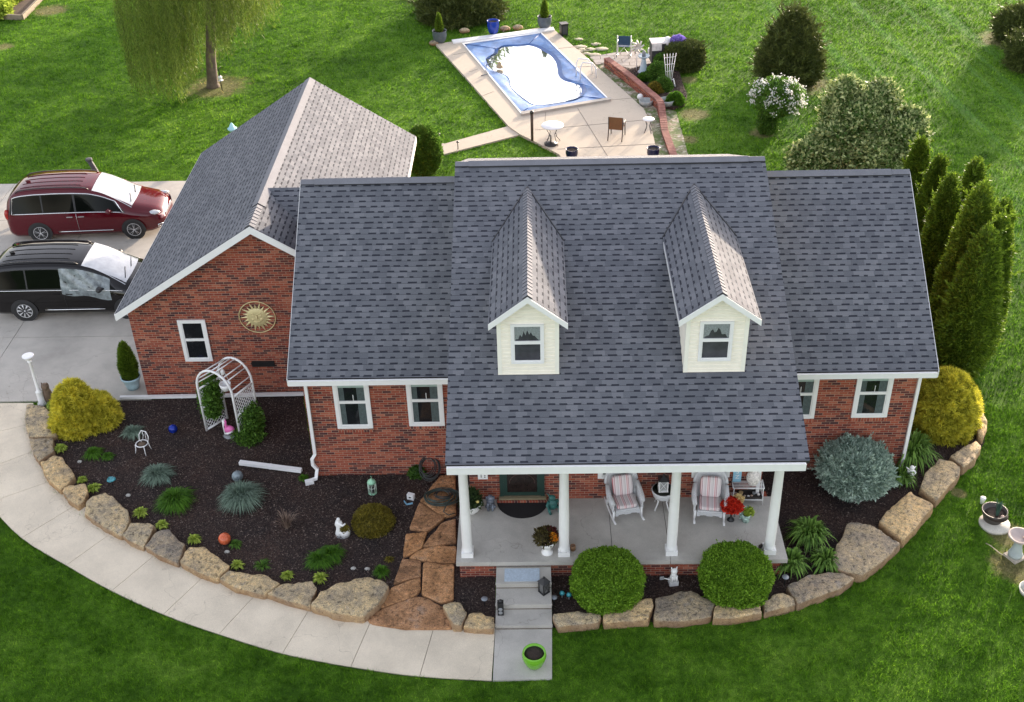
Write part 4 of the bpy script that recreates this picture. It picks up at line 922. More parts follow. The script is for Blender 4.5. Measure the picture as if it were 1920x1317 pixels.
# plants in the far bed
for i, (loc, mt, r, h, lab) in enumerate((((8.465,25.396,0.120), GRN, .5, .75, 'bright green shrub in the far walled bed'), ((7.905,25.424,0.120), FESG, .25, .25, 'small dark tuft near the brick garden wall'), ((8.946,22.878,0.120), FESG, .32, .4, 'green tuft in the front corner of the far bed'),
        ((8.587,24.320,0.120), GRN, .35, .5, 'mid green shrub below the white trellis'), ((8.237,24.104,0.120), OLIVE, .3, .35, 'loose olive shrub behind the brick garden wall'))):
    shrub('garden_shrub', lab, 'shrub', loc, mat=mt, R_=r, h=h, n=int(6000*r+1500), L=.10, W=.04, prof='mound', lump=.12, seed=120+i, spread=.8)
shrub('square_hedge', 'dark green squared bush with purple flowers beside it', 'shrub', (9.751,27.007,0.000), mat=CEDAR, R_=.8, h=1.1, n=16000, L=.12, W=.05, prof='box', lump=.04, seed=130, spread=.7)

# ================================================================ STONES
def stonemat(name, cols, stain):
    m, b, nd, ln = newmat(name); tc = nd('TexCoord').outputs['Object']; oi = nd('ObjectInfo').outputs['Random']
    mp = nd('VectorMath'); mp.operation = 'ADD'; ln(tc, mp.inputs[0])
    cx_ = nd('CombineXYZ'); ln(math_(nd, ln, 'MULTIPLY', oi, 37.0), cx_.inputs[0]); ln(cx_.outputs[0], mp.inputs[1]); v = mp.outputs[0]
    n1 = noi(nd, ln, 2.3, v, 6, .65); n2 = noi(nd, ln, 11, v, 5, .7); n3 = noi(nd, ln, 55, v, 3, .8)
    c = ramp(nd, ln, n1, [(.3, cols[0]), (.45, cols[1]), (.58, cols[2]), (.72, cols[3])])
    c = mixc(nd, ln, 1, c, ramp(nd, ln, n2, [(.36, (.36, .35, .36)), (.47, (.95, .95, .95)), (.58, (1.05, 1, .95)), (.68, (1.5, 1.45, 1.35))]), 'MULTIPLY')
    c = mixc(nd, ln, 1, c, ramp(nd, ln, n3, [(.36, (.45, .45, .45)), (.62, (1.35, 1.35, 1.35))]), 'MULTIPLY')
    c = mixc(nd, ln, 1, c, ramp(nd, ln, oi, [(0, (.70, .70, .75)), (.35, (.95, .95, .95)), (.7, (1.05, 1.0, .9)), (1, (1.25, 1.1, .88))]), 'MULTIPLY')
    geo = nd('NewGeometry'); sp = nd('SeparateXYZ'); ln(geo.outputs['Normal'], sp.inputs[0])
    side = math_(nd, ln, 'MULTIPLY', math_(nd, ln, 'SUBTRACT', .75, sp.outputs[2], clamp=True), .9, clamp=True)
    c = mixc(nd, ln, side, c, stain)          # fresh broken faces are rusty, weathered tops grey
    ln(c, b.inputs['Base Color']); b.inputs['Roughness'].default_value = .9; b.inputs['Specular IOR Level'].default_value = .2
    h = math_(nd, ln, 'ADD', n2, math_(nd, ln, 'MULTIPLY', n3, .4)); bump(nd, ln, b, h, .9, .04); return m
SAND = stonemat('weathered sandstone', [(.28, .25, .21), (.46, .39, .28), (.62, .50, .31), (.42, .39, .34)], (.30, .17, .09))
FLAG = stonemat('rusty flagstone', [(.26, .15, .085), (.44, .24, .12), (.60, .34, .18), (.44, .31, .22)], (.30, .16, .08))
def stone(name, label, poly, h, mat, grp, z0=-.05, seed=0, rim=.75, rough=.026, N=56):
    P = [Vector(p) for p in poly]; cx_ = sum(p.x for p in P)/len(P); cy_ = sum(p.y for p in P)/len(P); c = Vector((cx_, cy_))
    if mat is FLAG: P = [p+(p-c).normalized()*.038 for p in P]
    a = sum(P[i].x*P[(i+1) % len(P)].y-P[(i+1) % len(P)].x*P[i].y for i in range(len(P)))
    if a < 0: P = P[::-1]
    # even points along the outline, corners slightly cut
    seg = [(P[(i+1) % len(P)]-P[i]).length for i in range(len(P))]; per = sum(seg); out = []
    for k in range(N):
        s = per*k/N; i = 0
        while s > seg[i]: s -= seg[i]; i += 1
        out.append(P[i]+(P[(i+1) % len(P)]-P[i])*(s/seg[i]))
    out = [(out[k-1]+out[k]*5+out[(k+1) % N])/7 for k in range(N)]
    rings = [(1.0, z0), (1.012, h*.35), (1.0, h*.86), (.985, h*.95), (.95, h), (.7, h*1.02), (.45, h*1.03), (.2, h*1.03)]
    vs = []
    for s, z in rings:
        for p in out:
            q = c+(p-c)*s; nn = mnoise.fractal(Vector((q.x*3.2, q.y*3.2, z*4+seed*7.3)), .9, 2.0, 5)
            dirv = (p-c).normalized(); q = q+dirv*nn*rough*(1.5 if s > .9 else .3)
            vs.append((q.x-cx_, q.y-cy_, z+(nn*rough*1.6 if z > h*.5 else 0)))
    vs.append((0, 0, h*1.03)); k = len(rings)
    fs = [(i*N+j, i*N+(j+1) % N, (i+1)*N+(j+1) % N, (i+1)*N+j) for i in range(k-1) for j in range(N)]+[((k-1)*N+j, (k-1)*N+(j+1) % N, len(vs)-1) for j in range(N)]
    mb = MB(); mb.add(vs, fs, True); o = mb.build(name, mat); o.location = (cx_, cy_, 0); return tag(o, label, 'boulder' if grp == GRP['BR'] else 'flagstone', grp)
BL = [
 ('speckled tan slab at the top of the edging by the white post', [(-10.466,2.888),(-10.020,2.808),(-9.427,2.281),(-9.191,1.532),(-9.455,1.449),(-9.879,1.435),(-10.218,2.114)]),
 ('dark grey brown boulder second from the driveway', [(-9.842,1.368),(-9.216,1.356),(-9.034,0.856),(-9.271,0.439),(-9.568,0.823)]),
 ('long tan boulder with a rusty left side, third from the driveway', [(-9.244,0.438),(-9.025,0.707),(-8.737,0.617),(-8.172,-0.134),(-8.353,-0.666),(-8.803,-0.263)]),
 ('small rough boulder with a mossy corner, fourth from the driveway', [(-8.320,-0.686),(-8.247,-0.472),(-7.832,-0.459),(-7.686,-0.717),(-7.662,-1.083),(-7.755,-1.234),(-8.056,-1.019)]),
 ('wide tan boulder with a notched inner edge, fifth from the driveway', [(-7.555,-1.462),(-7.587,-0.950),(-7.241,-0.724),(-6.545,-1.347),(-6.361,-1.776),(-6.400,-2.298),(-6.902,-1.986)]),
 ('squarish tan boulder, sixth from the driveway', [(-6.390,-2.245),(-6.315,-1.850),(-5.871,-1.820),(-5.729,-1.932),(-5.794,-2.657),(-6.210,-2.442)]),
 ('boulder with a rusty front edge, seventh from the driveway', [(-5.774,-2.640),(-5.617,-2.167),(-5.356,-2.117),(-4.858,-2.584),(-4.869,-3.182),(-5.337,-2.955)]),
 ('grey tan boulder with a long tapering right end', [(-4.837,-3.165),(-4.771,-2.689),(-4.396,-2.677),(-3.688,-3.315),(-3.893,-3.690),(-4.365,-3.487)]),
 ('long flat stone behind two lime tufts', [(-3.892,-3.641),(-3.723,-3.430),(-2.858,-3.606),(-2.442,-3.822),(-2.762,-4.183),(-3.437,-3.953)]),
 ('reddish boulder left of the big grey one', [(-2.724,-4.136),(-2.454,-3.886),(-1.765,-3.798),(-1.635,-4.039),(-1.687,-4.538),(-2.221,-4.362)]),
 ('largest grey boulder beside the flagstone path', [(-1.669,-4.534),(-1.559,-4.115),(-0.711,-3.742),(-0.443,-3.730),(-0.034,-3.960),(-0.221,-4.505),(-0.507,-4.896),(-1.157,-4.768)]),
 ('pale upright boulder between flagstones and mulch left of the steps', [(1.151,-4.595),(1.293,-4.489),(1.534,-4.508),(1.682,-4.783),(1.575,-5.154),(1.406,-5.123)]),
 ('small boulder touching the left side of the steps', [(1.606,-5.147),(1.726,-4.807),(1.883,-4.763),(2.236,-4.888),(2.243,-5.213),(1.854,-5.209)]),
 ('low flat stone right of the front steps', [(3.495,-4.812),(4.406,-4.778),(4.516,-4.824),(4.459,-5.062),(3.577,-5.170)]),
 ('grey stone under the left boxwood', [(4.551,-4.810),(5.183,-4.453),(5.631,-4.381),(5.607,-4.656),(5.478,-4.985),(4.547,-5.078)]),
 ('broad stone between the two boxwoods', [(5.690,-4.366),(6.230,-4.202),(6.591,-4.238),(6.952,-4.520),(6.809,-4.926),(6.196,-5.038),(5.596,-5.031)]),
 ('flat stone under the right boxwood', [(6.986,-4.521),(7.886,-4.532),(7.893,-4.834),(7.259,-4.976),(6.837,-4.971)]),
 ('dark rounded stone in front of the solar light', [(7.947,-4.502),(8.427,-4.214),(8.650,-4.418),(8.649,-4.602),(7.928,-4.820)]),
 ('long curved tan stone below the daylilies', [(8.538,-4.043),(9.059,-3.715),(9.706,-3.659),(10.042,-3.856),(9.653,-4.167),(8.908,-4.483),(8.683,-4.602),(8.633,-4.387)]),
 ('largest trapezoid boulder at the right bend', [(9.673,-3.356),(9.769,-3.075),(10.222,-2.202),(10.427,-2.151),(10.767,-2.245),(11.306,-2.809),(10.791,-3.355),(10.183,-3.818),(9.733,-3.619)]),
 ('boulder with a chalky white patch', [(10.970,-2.106),(11.409,-1.570),(11.979,-1.093),(12.387,-1.586),(11.856,-2.227),(11.367,-2.759)]),
 ('pitted brown boulder beside the white cherub', [(12.226,-0.964),(12.485,-0.485),(13.003,0.126),(13.418,-0.204),(13.304,-0.499),(12.478,-1.439)]),
 ('wedge shaped boulder below the golden green shrub', [(13.257,0.203),(14.100,0.790),(14.125,0.496),(13.798,0.030),(13.451,-0.265)]),
 ('narrow pale stone right of the golden green shrub', [(14.496,2.216),(14.688,2.303),(14.594,1.453),(14.310,0.898),(14.212,1.007)]),
 ('thin pale stone behind the golden green shrub', [(14.524,3.862),(14.672,3.833),(14.760,3.243),(14.683,2.418),(14.498,2.353),(14.459,3.130)])]
for i, (lab, poly) in enumerate(BL): stone('boulder', lab, poly, .26 if i in (10, 11, 19, 20, 21, 22) else .21, SAND, GRP['BR'], seed=i)
FLS = [('widest flagstone, rounded, at the walkway end', [(-0.410,-4.794),(-0.209,-4.538),(0.210,-4.358),(0.520,-4.206),(0.776,-4.241),(1.115,-4.508),(1.342,-4.889),(1.374,-5.068),(0.383,-5.042),(-0.283,-4.915)]),
 ('flagstone shaped like a wedge above the widest one', [(-0.197,-4.430),(-0.007,-3.899),(0.270,-3.726),(0.567,-3.616),(0.581,-3.954),(0.479,-4.127),(-0.072,-4.416)]),
 ('pinkish flagstone beside the big grey boulder', [(0.027,-3.755),(0.148,-2.997),(0.540,-3.104),(0.562,-3.551),(0.262,-3.629)]),
 ('square flagstone left of the porch brick base', [(0.640,-3.156),(1.300,-3.215),(1.329,-4.232),(1.080,-4.307),(0.683,-4.067)]),
 ('low wide flagstone beside the porch corner', [(0.325,-2.966),(0.489,-2.746),(0.846,-2.648),(1.304,-2.603),(1.318,-3.115),(0.814,-3.074)]),
 ('narrow flagstone on the mulch side of the path', [(0.163,-2.896),(0.166,-2.218),(0.615,-2.136),(0.529,-2.626),(0.292,-2.846)]),
 ('flagstone beside the first porch column', [(0.587,-2.593),(0.944,-1.871),(1.259,-1.712),(1.297,-2.464),(0.793,-2.578)]),
 ('flagstone below the hose coil, mulch side', [(0.245,-1.987),(0.389,-1.102),(0.981,-1.653),(0.635,-2.065)]),
 ('long flagstone under the hose coil, nearest the wall', [(0.422,-1.027),(0.828,-0.174),(1.178,-0.120),(1.261,-1.510),(0.990,-1.598)])]
for i, (lab, poly) in enumerate(FLS): stone('flagstone', lab, poly, .09, FLAG, GRP['FL'], seed=50+i, rough=.010)
# small pale cobbles
COB = [((-8.339,0.621,0.000), 'in the mulch left of the dark green tuft'), ((-6.737,-0.680,0.000), 'by the wide tan boulder and teal ornament'), ((-3.906,-2.666,0.000), 'below the orange globe'), ((-0.626,-3.254,0.000), 'near the big grey boulder'), ((-0.940,-3.233,0.000), 'left of its pale neighbour near the big boulder')]
for loc, lab in COB: tag(MB().ball((0, 0, .03), .055, 8, 1.2, .9, .7).build('cobble', M('pale cobble', (.45, .44, .40), .8), None, loc), 'pale round pebble '+lab, 'stone', 'pale pebbles in the front bed')
for loc, lab in (((-0.008,32.081,0.000), 'at the back edge of the deck, left of the blue pot'), ((1.903,32.266,0.000), 'just right of the blue pot'), ((2.508,32.380,0.000), 'between the blue pot and the grey planter'), ((-1.317,30.491,0.000), 'at the foot of the left grey planter')):
    tag(MB().ball((0, 0, .1), .2, 8, 1.3, .8, .7).build('rock', SAND, None, loc), 'pale rock '+lab, 'rock', 'rocks behind the pool deck')
for i, (loc, sx_) in enumerate((((5.365,29.837,0.000), .3), ((5.270,29.223,0.000), .2), ((5.494,29.416,0.000), .3), ((5.786,29.468,0.000), .28), ((6.084,30.145,0.000), .22), ((6.318,29.507,0.000), .3), ((5.946,28.780,0.000), .3), ((5.619,28.933,0.000), .2), ((5.329,30.826,0.000), .2))):
    tag(MB().lathe([(sx_, .0), (sx_, .04), (sx_*.8, .055), (.001, .055)], (0, 0, 0), 9, 1, .7, .12).build('stepping_stone', M('pale flat stone', (.42, .37, .27), .85, bmp=.4, bs=20), None, loc), 'flat pale stone '+('set in the grass near the deck corner', 'small, second in the cluster by the deck', 'largest of the cluster beside the deck', 'right of the cluster by the deck', 'lone stone farthest into the grass', 'stone nearest the folding chair', 'stone where the paved patio meets the deck', 'small one squeezed against the deck edge', 'farthest back along the deck edge')[i], 'stone', 'flat stones between deck and patio')
# ================================================================ MINIVANS
def paint(name, c, metal=.3):
    return M(name, c, .35, 0, var=.04, bmp=0, coat=1.0, spec=.0)
REDP = paint('dark red car paint', (.085, .004, .009)); BLKP = paint('black car paint', (.004, .003, .003))
CARGL = M('tinted car glass', (.004, .005, .004), .05, var=.1, bmp=0, spec=.12)
RIMS = M('silver wheel paint', (.62, .62, .63), .3, .2, var=.04, bmp=0)
CHROME = M('chrome', (.75, .75, .76), .15, 1.0, var=.03, bmp=0)
RUBBER = M('tyre rubber', (.018, .018, .018), .8, bmp=.2)
PLAST = M('black plastic', (.02, .02, .022), .5)
SHADE_GLARE = M('windscreen shade and glare', (.50, .52, .54), .15, .3, var=.12, scale=5, bmp=.35, bs=9)  # red van's silver shade; whitish sky reflection on the glass also painted in
FILM = M('clear plastic sheet', (.20, .23, .24), .16, .05, var=.6, scale=5, bmp=.8, bs=9)
LAMPG = M('headlight glass', (.55, .56, .57), .08, .3, var=.3, scale=18, bmp=0)
TAILR = M('tail light', (.35, .02, .015), .15, bmp=0)
ST = np.array([(-1.09, .62, .62, .50, .74), (-1.06, .82, .86, .66, 1.02), (-1.00, .92, .97, .70, 1.28), (-.88, .97, 1.02, .72, 1.54), (-.68, .99, 1.03, .745, 1.68), (-.4, 1.0, 1.03, .76, 1.745), (0, 1.0, 1.03, .775, 1.785), (.7, 1.0, 1.03, .78, 1.80),
   (1.3, 1.0, 1.025, .775, 1.785), (1.8, 1.0, 1.02, .75, 1.735), (2.2, 1.0, 1.01, .72, 1.60), (2.6, .995, .99, .715, 1.40), (3.0, .985, .965, .76, 1.18), (3.15, .98, .94, .79, 1.10), (3.4, .965, .90, .78, 1.04), (3.7, .92, .84, .73, .96), (3.9, .84, .77, .66, .87), (4.02, .72, .68, .56, .76), (4.08, .55, .58, .42, .64)])
XS = np.linspace(-1.09, 4.08, 80)
def stat(x):
    v = [np.interp(x+dx, ST[:, 0], ST[:, k]) for k in range(1, 5) for dx in (-.06, 0, .06)]
    return [sum(v[3*k:3*k+3])/3 for k in range(4)] if -1.0 < x < 4.0 else [v[3*k+1] for k in range(4)]
def section(x):
    w_, zb, wr, zt_ = stat(x); lo = .20+.12*max(0, (x-3.6)/.48)+.10*max(0, (-.8-x)/.3)
    return [(w_*.90, lo), (w_*.975, lo+.12), (w_*.985, .52), (w_, .74), (w_*.975, zb), (w_*.975+(wr-w_*.975)*.5+.012, zb+(zt_-.08-zb)*.5), (wr+.03, zt_-.085), (wr-.03, zt_-.03), (wr*.55, zt_), (0, zt_+.012)]
def side(x, t, off=.01):
    s = section(x); a, m_, b_ = s[4], s[5], s[6]
    p, q, u = (a, m_, t*2) if t < .5 else (m_, b_, t*2-1)
    return (x, -(p[0]+(q[0]-p[0])*u)-off, p[1]+(q[1]-p[1])*u+off*.3)
def topz(x, y):
    s = section(x); ys = [p[0] for p in s[6:]][::-1]; zs = [p[1] for p in s[6:]][::-1]
    return float(np.interp(abs(y), ys, zs))
def van(name, label, loc, hd, pt, chrome_band, film):
    t = T(name, label, 'minivan', loc, hd, 'minivans parked on the driveway')
    mb = MB(); n = 19; vs = []
    for x in XS:
        s = section(x); full = [(-y, z) for y, z in s]+[(y, z) for y, z in s[::-1][1:]]
        vs += [(x, y, z) for y, z in full]
    fs = [(i*n+j, i*n+j+1, (i+1)*n+j+1, (i+1)*n+j) for i in range(len(XS)-1) for j in range(n-1)]+[(i*n+n-1, i*n, (i+1)*n, (i+1)*n+n-1) for i in range(len(XS)-1)]
    mb.add(vs, fs, True); mb.add(vs[:n], [tuple(range(n))]); mb.add(vs[-n:], [tuple(range(n))[::-1]])
    body = mb.build('body', pt, t)
    def panel(nm, x0, x1, t0, t1, mat, sgn=1, nx=14, off=.010, f0=0, f1=0):
        p = MB(); vs = []
        for i in range(nx+1):
            for j in range(5):
                tt = t0+(t1-t0)*j/4; xx = x0+(x1-x0)*i/nx + (f0*(1-i/nx)+f1*i/nx)*j/4
                q = side(xx, tt, off); vs.append((q[0], q[1]*sgn, q[2]))
        fs = [(i*5+j, (i+1)*5+j, (i+1)*5+j+1, i*5+j+1) for i in range(nx) for j in range(4)]
        if sgn < 0: fs = [f[::-1] for f in fs]
        p.add(vs, fs, True); return p.build(nm, mat, t)
    for sgn in (1, -1):
        panel('window_surround', -.90, 2.92, .03, .93, PLAST, sgn, 26, .005, .14, -.30)
        for x0, x1, f0, f1 in ((-.86, .22, .12, 0), (.27, 1.27, 0, 0), (1.34, 2.86, 0, -.35)):
            panel('side_window', x0, x1, .07, .90 if x0 < 1.3 else .88, CARGL, sgn, f0=f0, f1=f1)
        c = MB()
        if chrome_band:
            lo = [side(x, .03, .016) for x in np.linspace(-.78, 2.85, 30)]; hi = [side(x, .95, .016) for x in np.linspace(2.6, -.70, 30)]
            c.tube([(p[0], p[1]*sgn, p[2]) for p in lo+hi], .016, 6, closed=True)
        else: c.tube([(side(x, -.0, .012)[0], side(x, 0, .012)[1]*sgn, side(x, 0.0, .012)[2]) for x in np.linspace(-.95, 3.05, 24)], .012, 6)
        c.build('window_trim', CHROME, t)
        MB().tube([(x, -sgn*(.998), .37) for x in np.linspace(.62, 2.42, 8)], .016, 6).build('side_moulding', CHROME, t)
        for xh in (1.08, 1.46): MB().box((xh, -sgn*1.0, .90), (.20, .03, .028)).build('door_handle', CHROME if chrome_band else pt, t)
        mr = MB(); mr.ball((2.42, -sgn*1.12, 1.10), .12, 10, .75, 1.0, .72); mr.tube([(2.5, -sgn*.93, 1.03), (2.45, -sgn*1.08, 1.07)], .03, 6); mr.build('mirror', pt if chrome_band else PLAST, t)
        rr = MB(); P = [(x, -sgn*.66, topz(x, .66)+.05) for x in np.linspace(-.5, 1.7, 10)]; P = [(-.6, -sgn*.66, topz(-.6, .66)+.0)]+P+[(1.8, -sgn*.66, topz(1.8, .66)+.0)]
        rr.tube(P, .02, 6); rr.build('roof_rail', PLAST if not chrome_band else M('dark rail', (.03, .02, .022), .3), t)
        # wheels
        for xw in (0, 3.09):
            wh = MB(); wh.lathe([(.335, -.012), (.345, .03), (.345, .18), (.33, .21), (.2, .21)], (0, 0, 0), 30); tr = []
            wh = MB(); prof = [(.235, 0.0), (.30, -.012), (.335, .01), (.348, .05), (.348, .17), (.33, .2), (.1, .2)]
            vs = [(xw+r*math.cos(2*PI*k/32), -sgn*(1.0-d_), .345+r*math.sin(2*PI*k/32)) for r, d_ in prof for k in range(32)]
            wh.add(vs, [(i*32+k, i*32+(k+1) % 32, (i+1)*32+(k+1) % 32, (i+1)*32+k) for i in range(len(prof)-1) for k in range(32)], True)
            wo = wh.build('wheel', RUBBER, t)
            rm = MB(); yo = -sgn*.975
            rm.mat(0); vs = [(xw+r*math.cos(2*PI*k/32), -sgn*(1.0-d_), .345+r*math.sin(2*PI*k/32)) for r, d_ in ((.236, .0), (.218, -.004), (.205, .03)) for k in range(32)]
            rm.add(vs, [(i*32+k, i*32+(k+1) % 32, (i+1)*32+(k+1) % 32, (i+1)*32+k) for i in range(2) for k in range(32)], True)
            ns = 5 if chrome_band else 9
            for s in range(ns):
                a = 2*PI*s/ns+.3
                for da in ((-.17, .17) if chrome_band else (0,)):
                    p0 = (xw+.03*math.cos(a), yo, .345+.03*math.sin(a)); p1 = (xw+.21*math.cos(a+da), yo, .345+.21*math.sin(a+da))
                    rm.tube([p0, p1], [.03, .028] if chrome_band else [.024, .042], 6)
            rm.mat(1); vs = [(xw+.21*math.cos(2*PI*k/24), -sgn*.955, .345+.21*math.sin(2*PI*k/24)) for k in range(24)]; rm.add(vs, [tuple(range(24))])
            rm.mat(0).ball((xw, yo, .345), .04, 8); rm.build('rim', [RIMS, PLAST], wo)
            ar = MB(); vs = []
            for k in range(25):
                a = PI*k/24*1.16-.25
                for r in (.36, .40): vs.append((xw+r*math.cos(a), -sgn*1.004, .345+r*math.sin(a)))
            ar.add(vs, [(2*k, 2*k+1, 2*k+3, 2*k+2) for k in range(24)]); 
            a2 = [(xw+.372*math.cos(2*PI*k/32), -sgn*1.001, .345+.372*math.sin(2*PI*k/32)) for k in range(32)]; ar.add(a2, [tuple(range(32))]); ar.build('wheel_arch', PLAST, t)
        MB().ball((3.78, -sgn*.74, .83), .17, 10, 1.25, .75, .42).build('headlight', LAMPG, t)
        MB().ball((-.98, -sgn*.84, .98), .13, 10, .7, .75, 1.5).build('tail_light', TAILR, t)
        # door seam
        MB().tube([(1.30, -sgn*(section(1.3)[k][0]+.003), section(1.3)[k][1]) for k in (1, 2, 3, 4)], .006, 4).build('door_seam', PLAST if film else CHROME, t)
    # windscreen
    wsn = MB(); vs = []; nx, ny = 10, 12
    for i in range(nx+1):
        x = 1.90+1.20*i/nx; wv = stat(x)[2]-.05+.07*i/nx
        for j in range(ny+1):
            y = -wv+2*wv*j/ny; cv = .10*(1-(y/wv)**2)*(i/nx*.9+.1)
            vs.append((x+cv*.6, y, topz(x+cv*.6, abs(y))+.014))
    wsn.add(vs, [(i*(ny+1)+j, (i+1)*(ny+1)+j, (i+1)*(ny+1)+j+1, i*(ny+1)+j+1) for i in range(nx) for j in range(ny)], True)
    wsn.build('windscreen', SHADE_GLARE, t)
    wp = MB()
    for y0 in (-.55, .1): wp.tube([(3.06, y0, topz(3.06, abs(y0))+.03), (2.93, y0+.5, topz(2.93, abs(y0+.5))+.03)], .012, 5)
    wp.build('wiper', PLAST, t)
    rw_ = MB(); vs = []
    for i in range(5):
        x = -1.01+.22*i/4
        for j in range(9): y = (-.6+1.2*j/8); vs.append((x-.012, y, topz(x, abs(y))+.012))
    rw_.add(vs, [(i*9+j, (i+1)*9+j, (i+1)*9+j+1, i*9+j+1) for i in range(4) for j in range(8)], True); rw_.build('rear_window', CARGL, t)
    rb = MB()
    for k in range(4):
        y = -.42+.28*k; rb.tube([(x, y, topz(x, abs(y))+.008) for x in np.linspace(-.5, 1.5, 14)], .009, 5)
    rb.build('roof_rib', pt, t)
    g = MB(); g.box((4.06, 0, .62), (.05, .9, .10)); g.build('grille', CHROME if chrome_band else PLAST, t)
    if chrome_band:
        fl = MB(); fl.tube([(3.86, -.83, .34), (4.0, -.70, .34), (4.0, -.72, .42), (3.87, -.84, .42)], .018, 6, closed=True); fl.build('fog_light_trim', CHROME, t)
    MB().ball((-.35, 0, topz(-.35, 0)+.02), .06, 8, 1.4, .5, .8).build('antenna', pt, t)
    if film:
        f = MB(); vs = []; g = np.random.default_rng(3); nx = 26
        for i in range(nx+1):
            u = i/nx; x = 1.26+1.42*u
            for j in range(9):
                u2 = .5+.5*math.sin(9*u); lo_ = -.30*u-.14-.10*u2; tt = lo_+(.97-lo_)*j/8
                if tt >= 0: q = side(x, min(tt, .96), .02+.014*math.sin(17*u+9*tt)+.006*g.uniform())
                else: s = section(x); q = (x, -(s[4][0]+(s[3][0]-s[4][0])*min(1, -tt*1.1)+.02+.012*g.uniform()), s[4][1]+tt*.62)
                vs.append(q)
        f.add(vs, [(i*9+j, (i+1)*9+j, (i+1)*9+j+1, i*9+j+1) for i in range(nx) for j in range(8)], True)
        f.build('plastic_window_cover', FILM, t)
    return t
def vanloc(p, hd): return (p[0]-math.sin(hd)*1.0, p[1]+math.cos(hd)*1.0, .045)
van('minivan', 'dark red minivan with chrome window line, parked farther from the camera', vanloc((-13.211,12.112,0.045), R(2.9)), R(2.9), REDP, True, False)
van('minivan', 'black minivan with a plastic sheet taped over its front side window', vanloc((-12.009,7.252,0.045), R(.6)), R(.6), BLKP, False, True)
# ================================================================ POOL
PZ = .10
t = T('swimming_pool', 'sunken pool with a blue safety cover sagging under white glare of standing water', 'pool', (0, 0, 0))
def insetq(Q, d):
    c = Vector((sum(p[0] for p in Q)/len(Q), sum(p[1] for p in Q)/len(Q))); return [tuple(Vector(p)+(c-Vector(p)).normalized()*d) for p in Q]
mb = MB(); I = insetq(POOL, .09); O = insetq(POOL, -.06)
for i in range(4):
    j = (i+1) % 4; mb.prism([O[i], O[j], I[j], I[i]], .0, PZ+.035)
mb.build('coping', WHITE, t)
WAT = [(0.981,28.686),(1.187,29.011),(1.422,29.202),(1.361,29.755),(1.620,30.159),(1.863,30.215),(2.475,30.111),(2.840,30.371),(3.377,29.990),(3.687,29.487),(4.085,28.785),(4.305,27.911),(4.355,27.005),(4.362,26.313),(4.529,25.689),(4.904,25.367),(5.238,25.230),(5.371,24.629),(5.325,24.049),(4.994,23.437),(4.530,23.234),(3.982,23.037),(3.524,22.892),(3.113,23.022),(2.939,23.423),(2.696,23.832),(2.335,24.661),(2.173,25.144),(2.162,25.931),(2.018,26.434),(1.736,26.699),(1.429,26.967),(1.180,27.557)]
cw = (sum(p[0] for p in WAT)/len(WAT), sum(p[1] for p in WAT)/len(WAT)); WAT = [(cw[0]+(x-cw[0])*.95, cw[1]+(y-cw[1])*.96) for x, y in WAT]
def resamp(P, N):
    P = [Vector(p) for p in P]; seg = [(P[(i+1) % len(P)]-P[i]).length for i in range(len(P))]; per = sum(seg); out = []
    for k in range(N):
        s = per*k/N; i = 0
        while s > seg[i]: s -= seg[i]; i += 1
        out.append(P[i]+(P[(i+1) % len(P)]-P[i])*(s/seg[i]))
    return out
NW = 96; wr_ = resamp(WAT, NW)
wr_ = [(wr_[k-1]+wr_[k]+wr_[(k+1) % NW])/3 for k in range(NW)]
C0 = Vector(cw)
def rayrect(dv):     # where the ray from the middle meets the pool rectangle
    best = None
    for i in range(4):
        a, b_ = Vector(I[i]), Vector(I[(i+1) % 4]); e = b_-a; den = dv.x*e.y-dv.y*e.x
        if abs(den) < 1e-9: continue
        tt = ((a.x-C0.x)*e.y-(a.y-C0.y)*e.x)/den; uu = ((a.x-C0.x)*dv.y-(a.y-C0.y)*dv.x)/den
        if tt > 0 and -.001 <= uu <= 1.001: best = tt if best is None else min(best, tt)
    return C0+dv*best
mb = MB(); vs = []; K_ = 6; gg = np.random.default_rng(4)
for k in range(NW):
    p = wr_[k]; q = rayrect((p-C0).normalized())
    for j in range(K_+1):
        f = j/K_; r = q+(p-q)*f; z = PZ+.005-.075*f**2.2+(.012*math.sin(k*.55+j)*(f*(1-f)*4)); vs.append((r.x, r.y, z))
mb.add(vs, [(k*(K_+1)+j, ((k+1) % NW)*(K_+1)+j, ((k+1) % NW)*(K_+1)+j+1, k*(K_+1)+j+1) for k in range(NW) for j in range(K_)], True)
mb.add([(x, y, .005) for x, y in I], [(0, 1, 2, 3)])
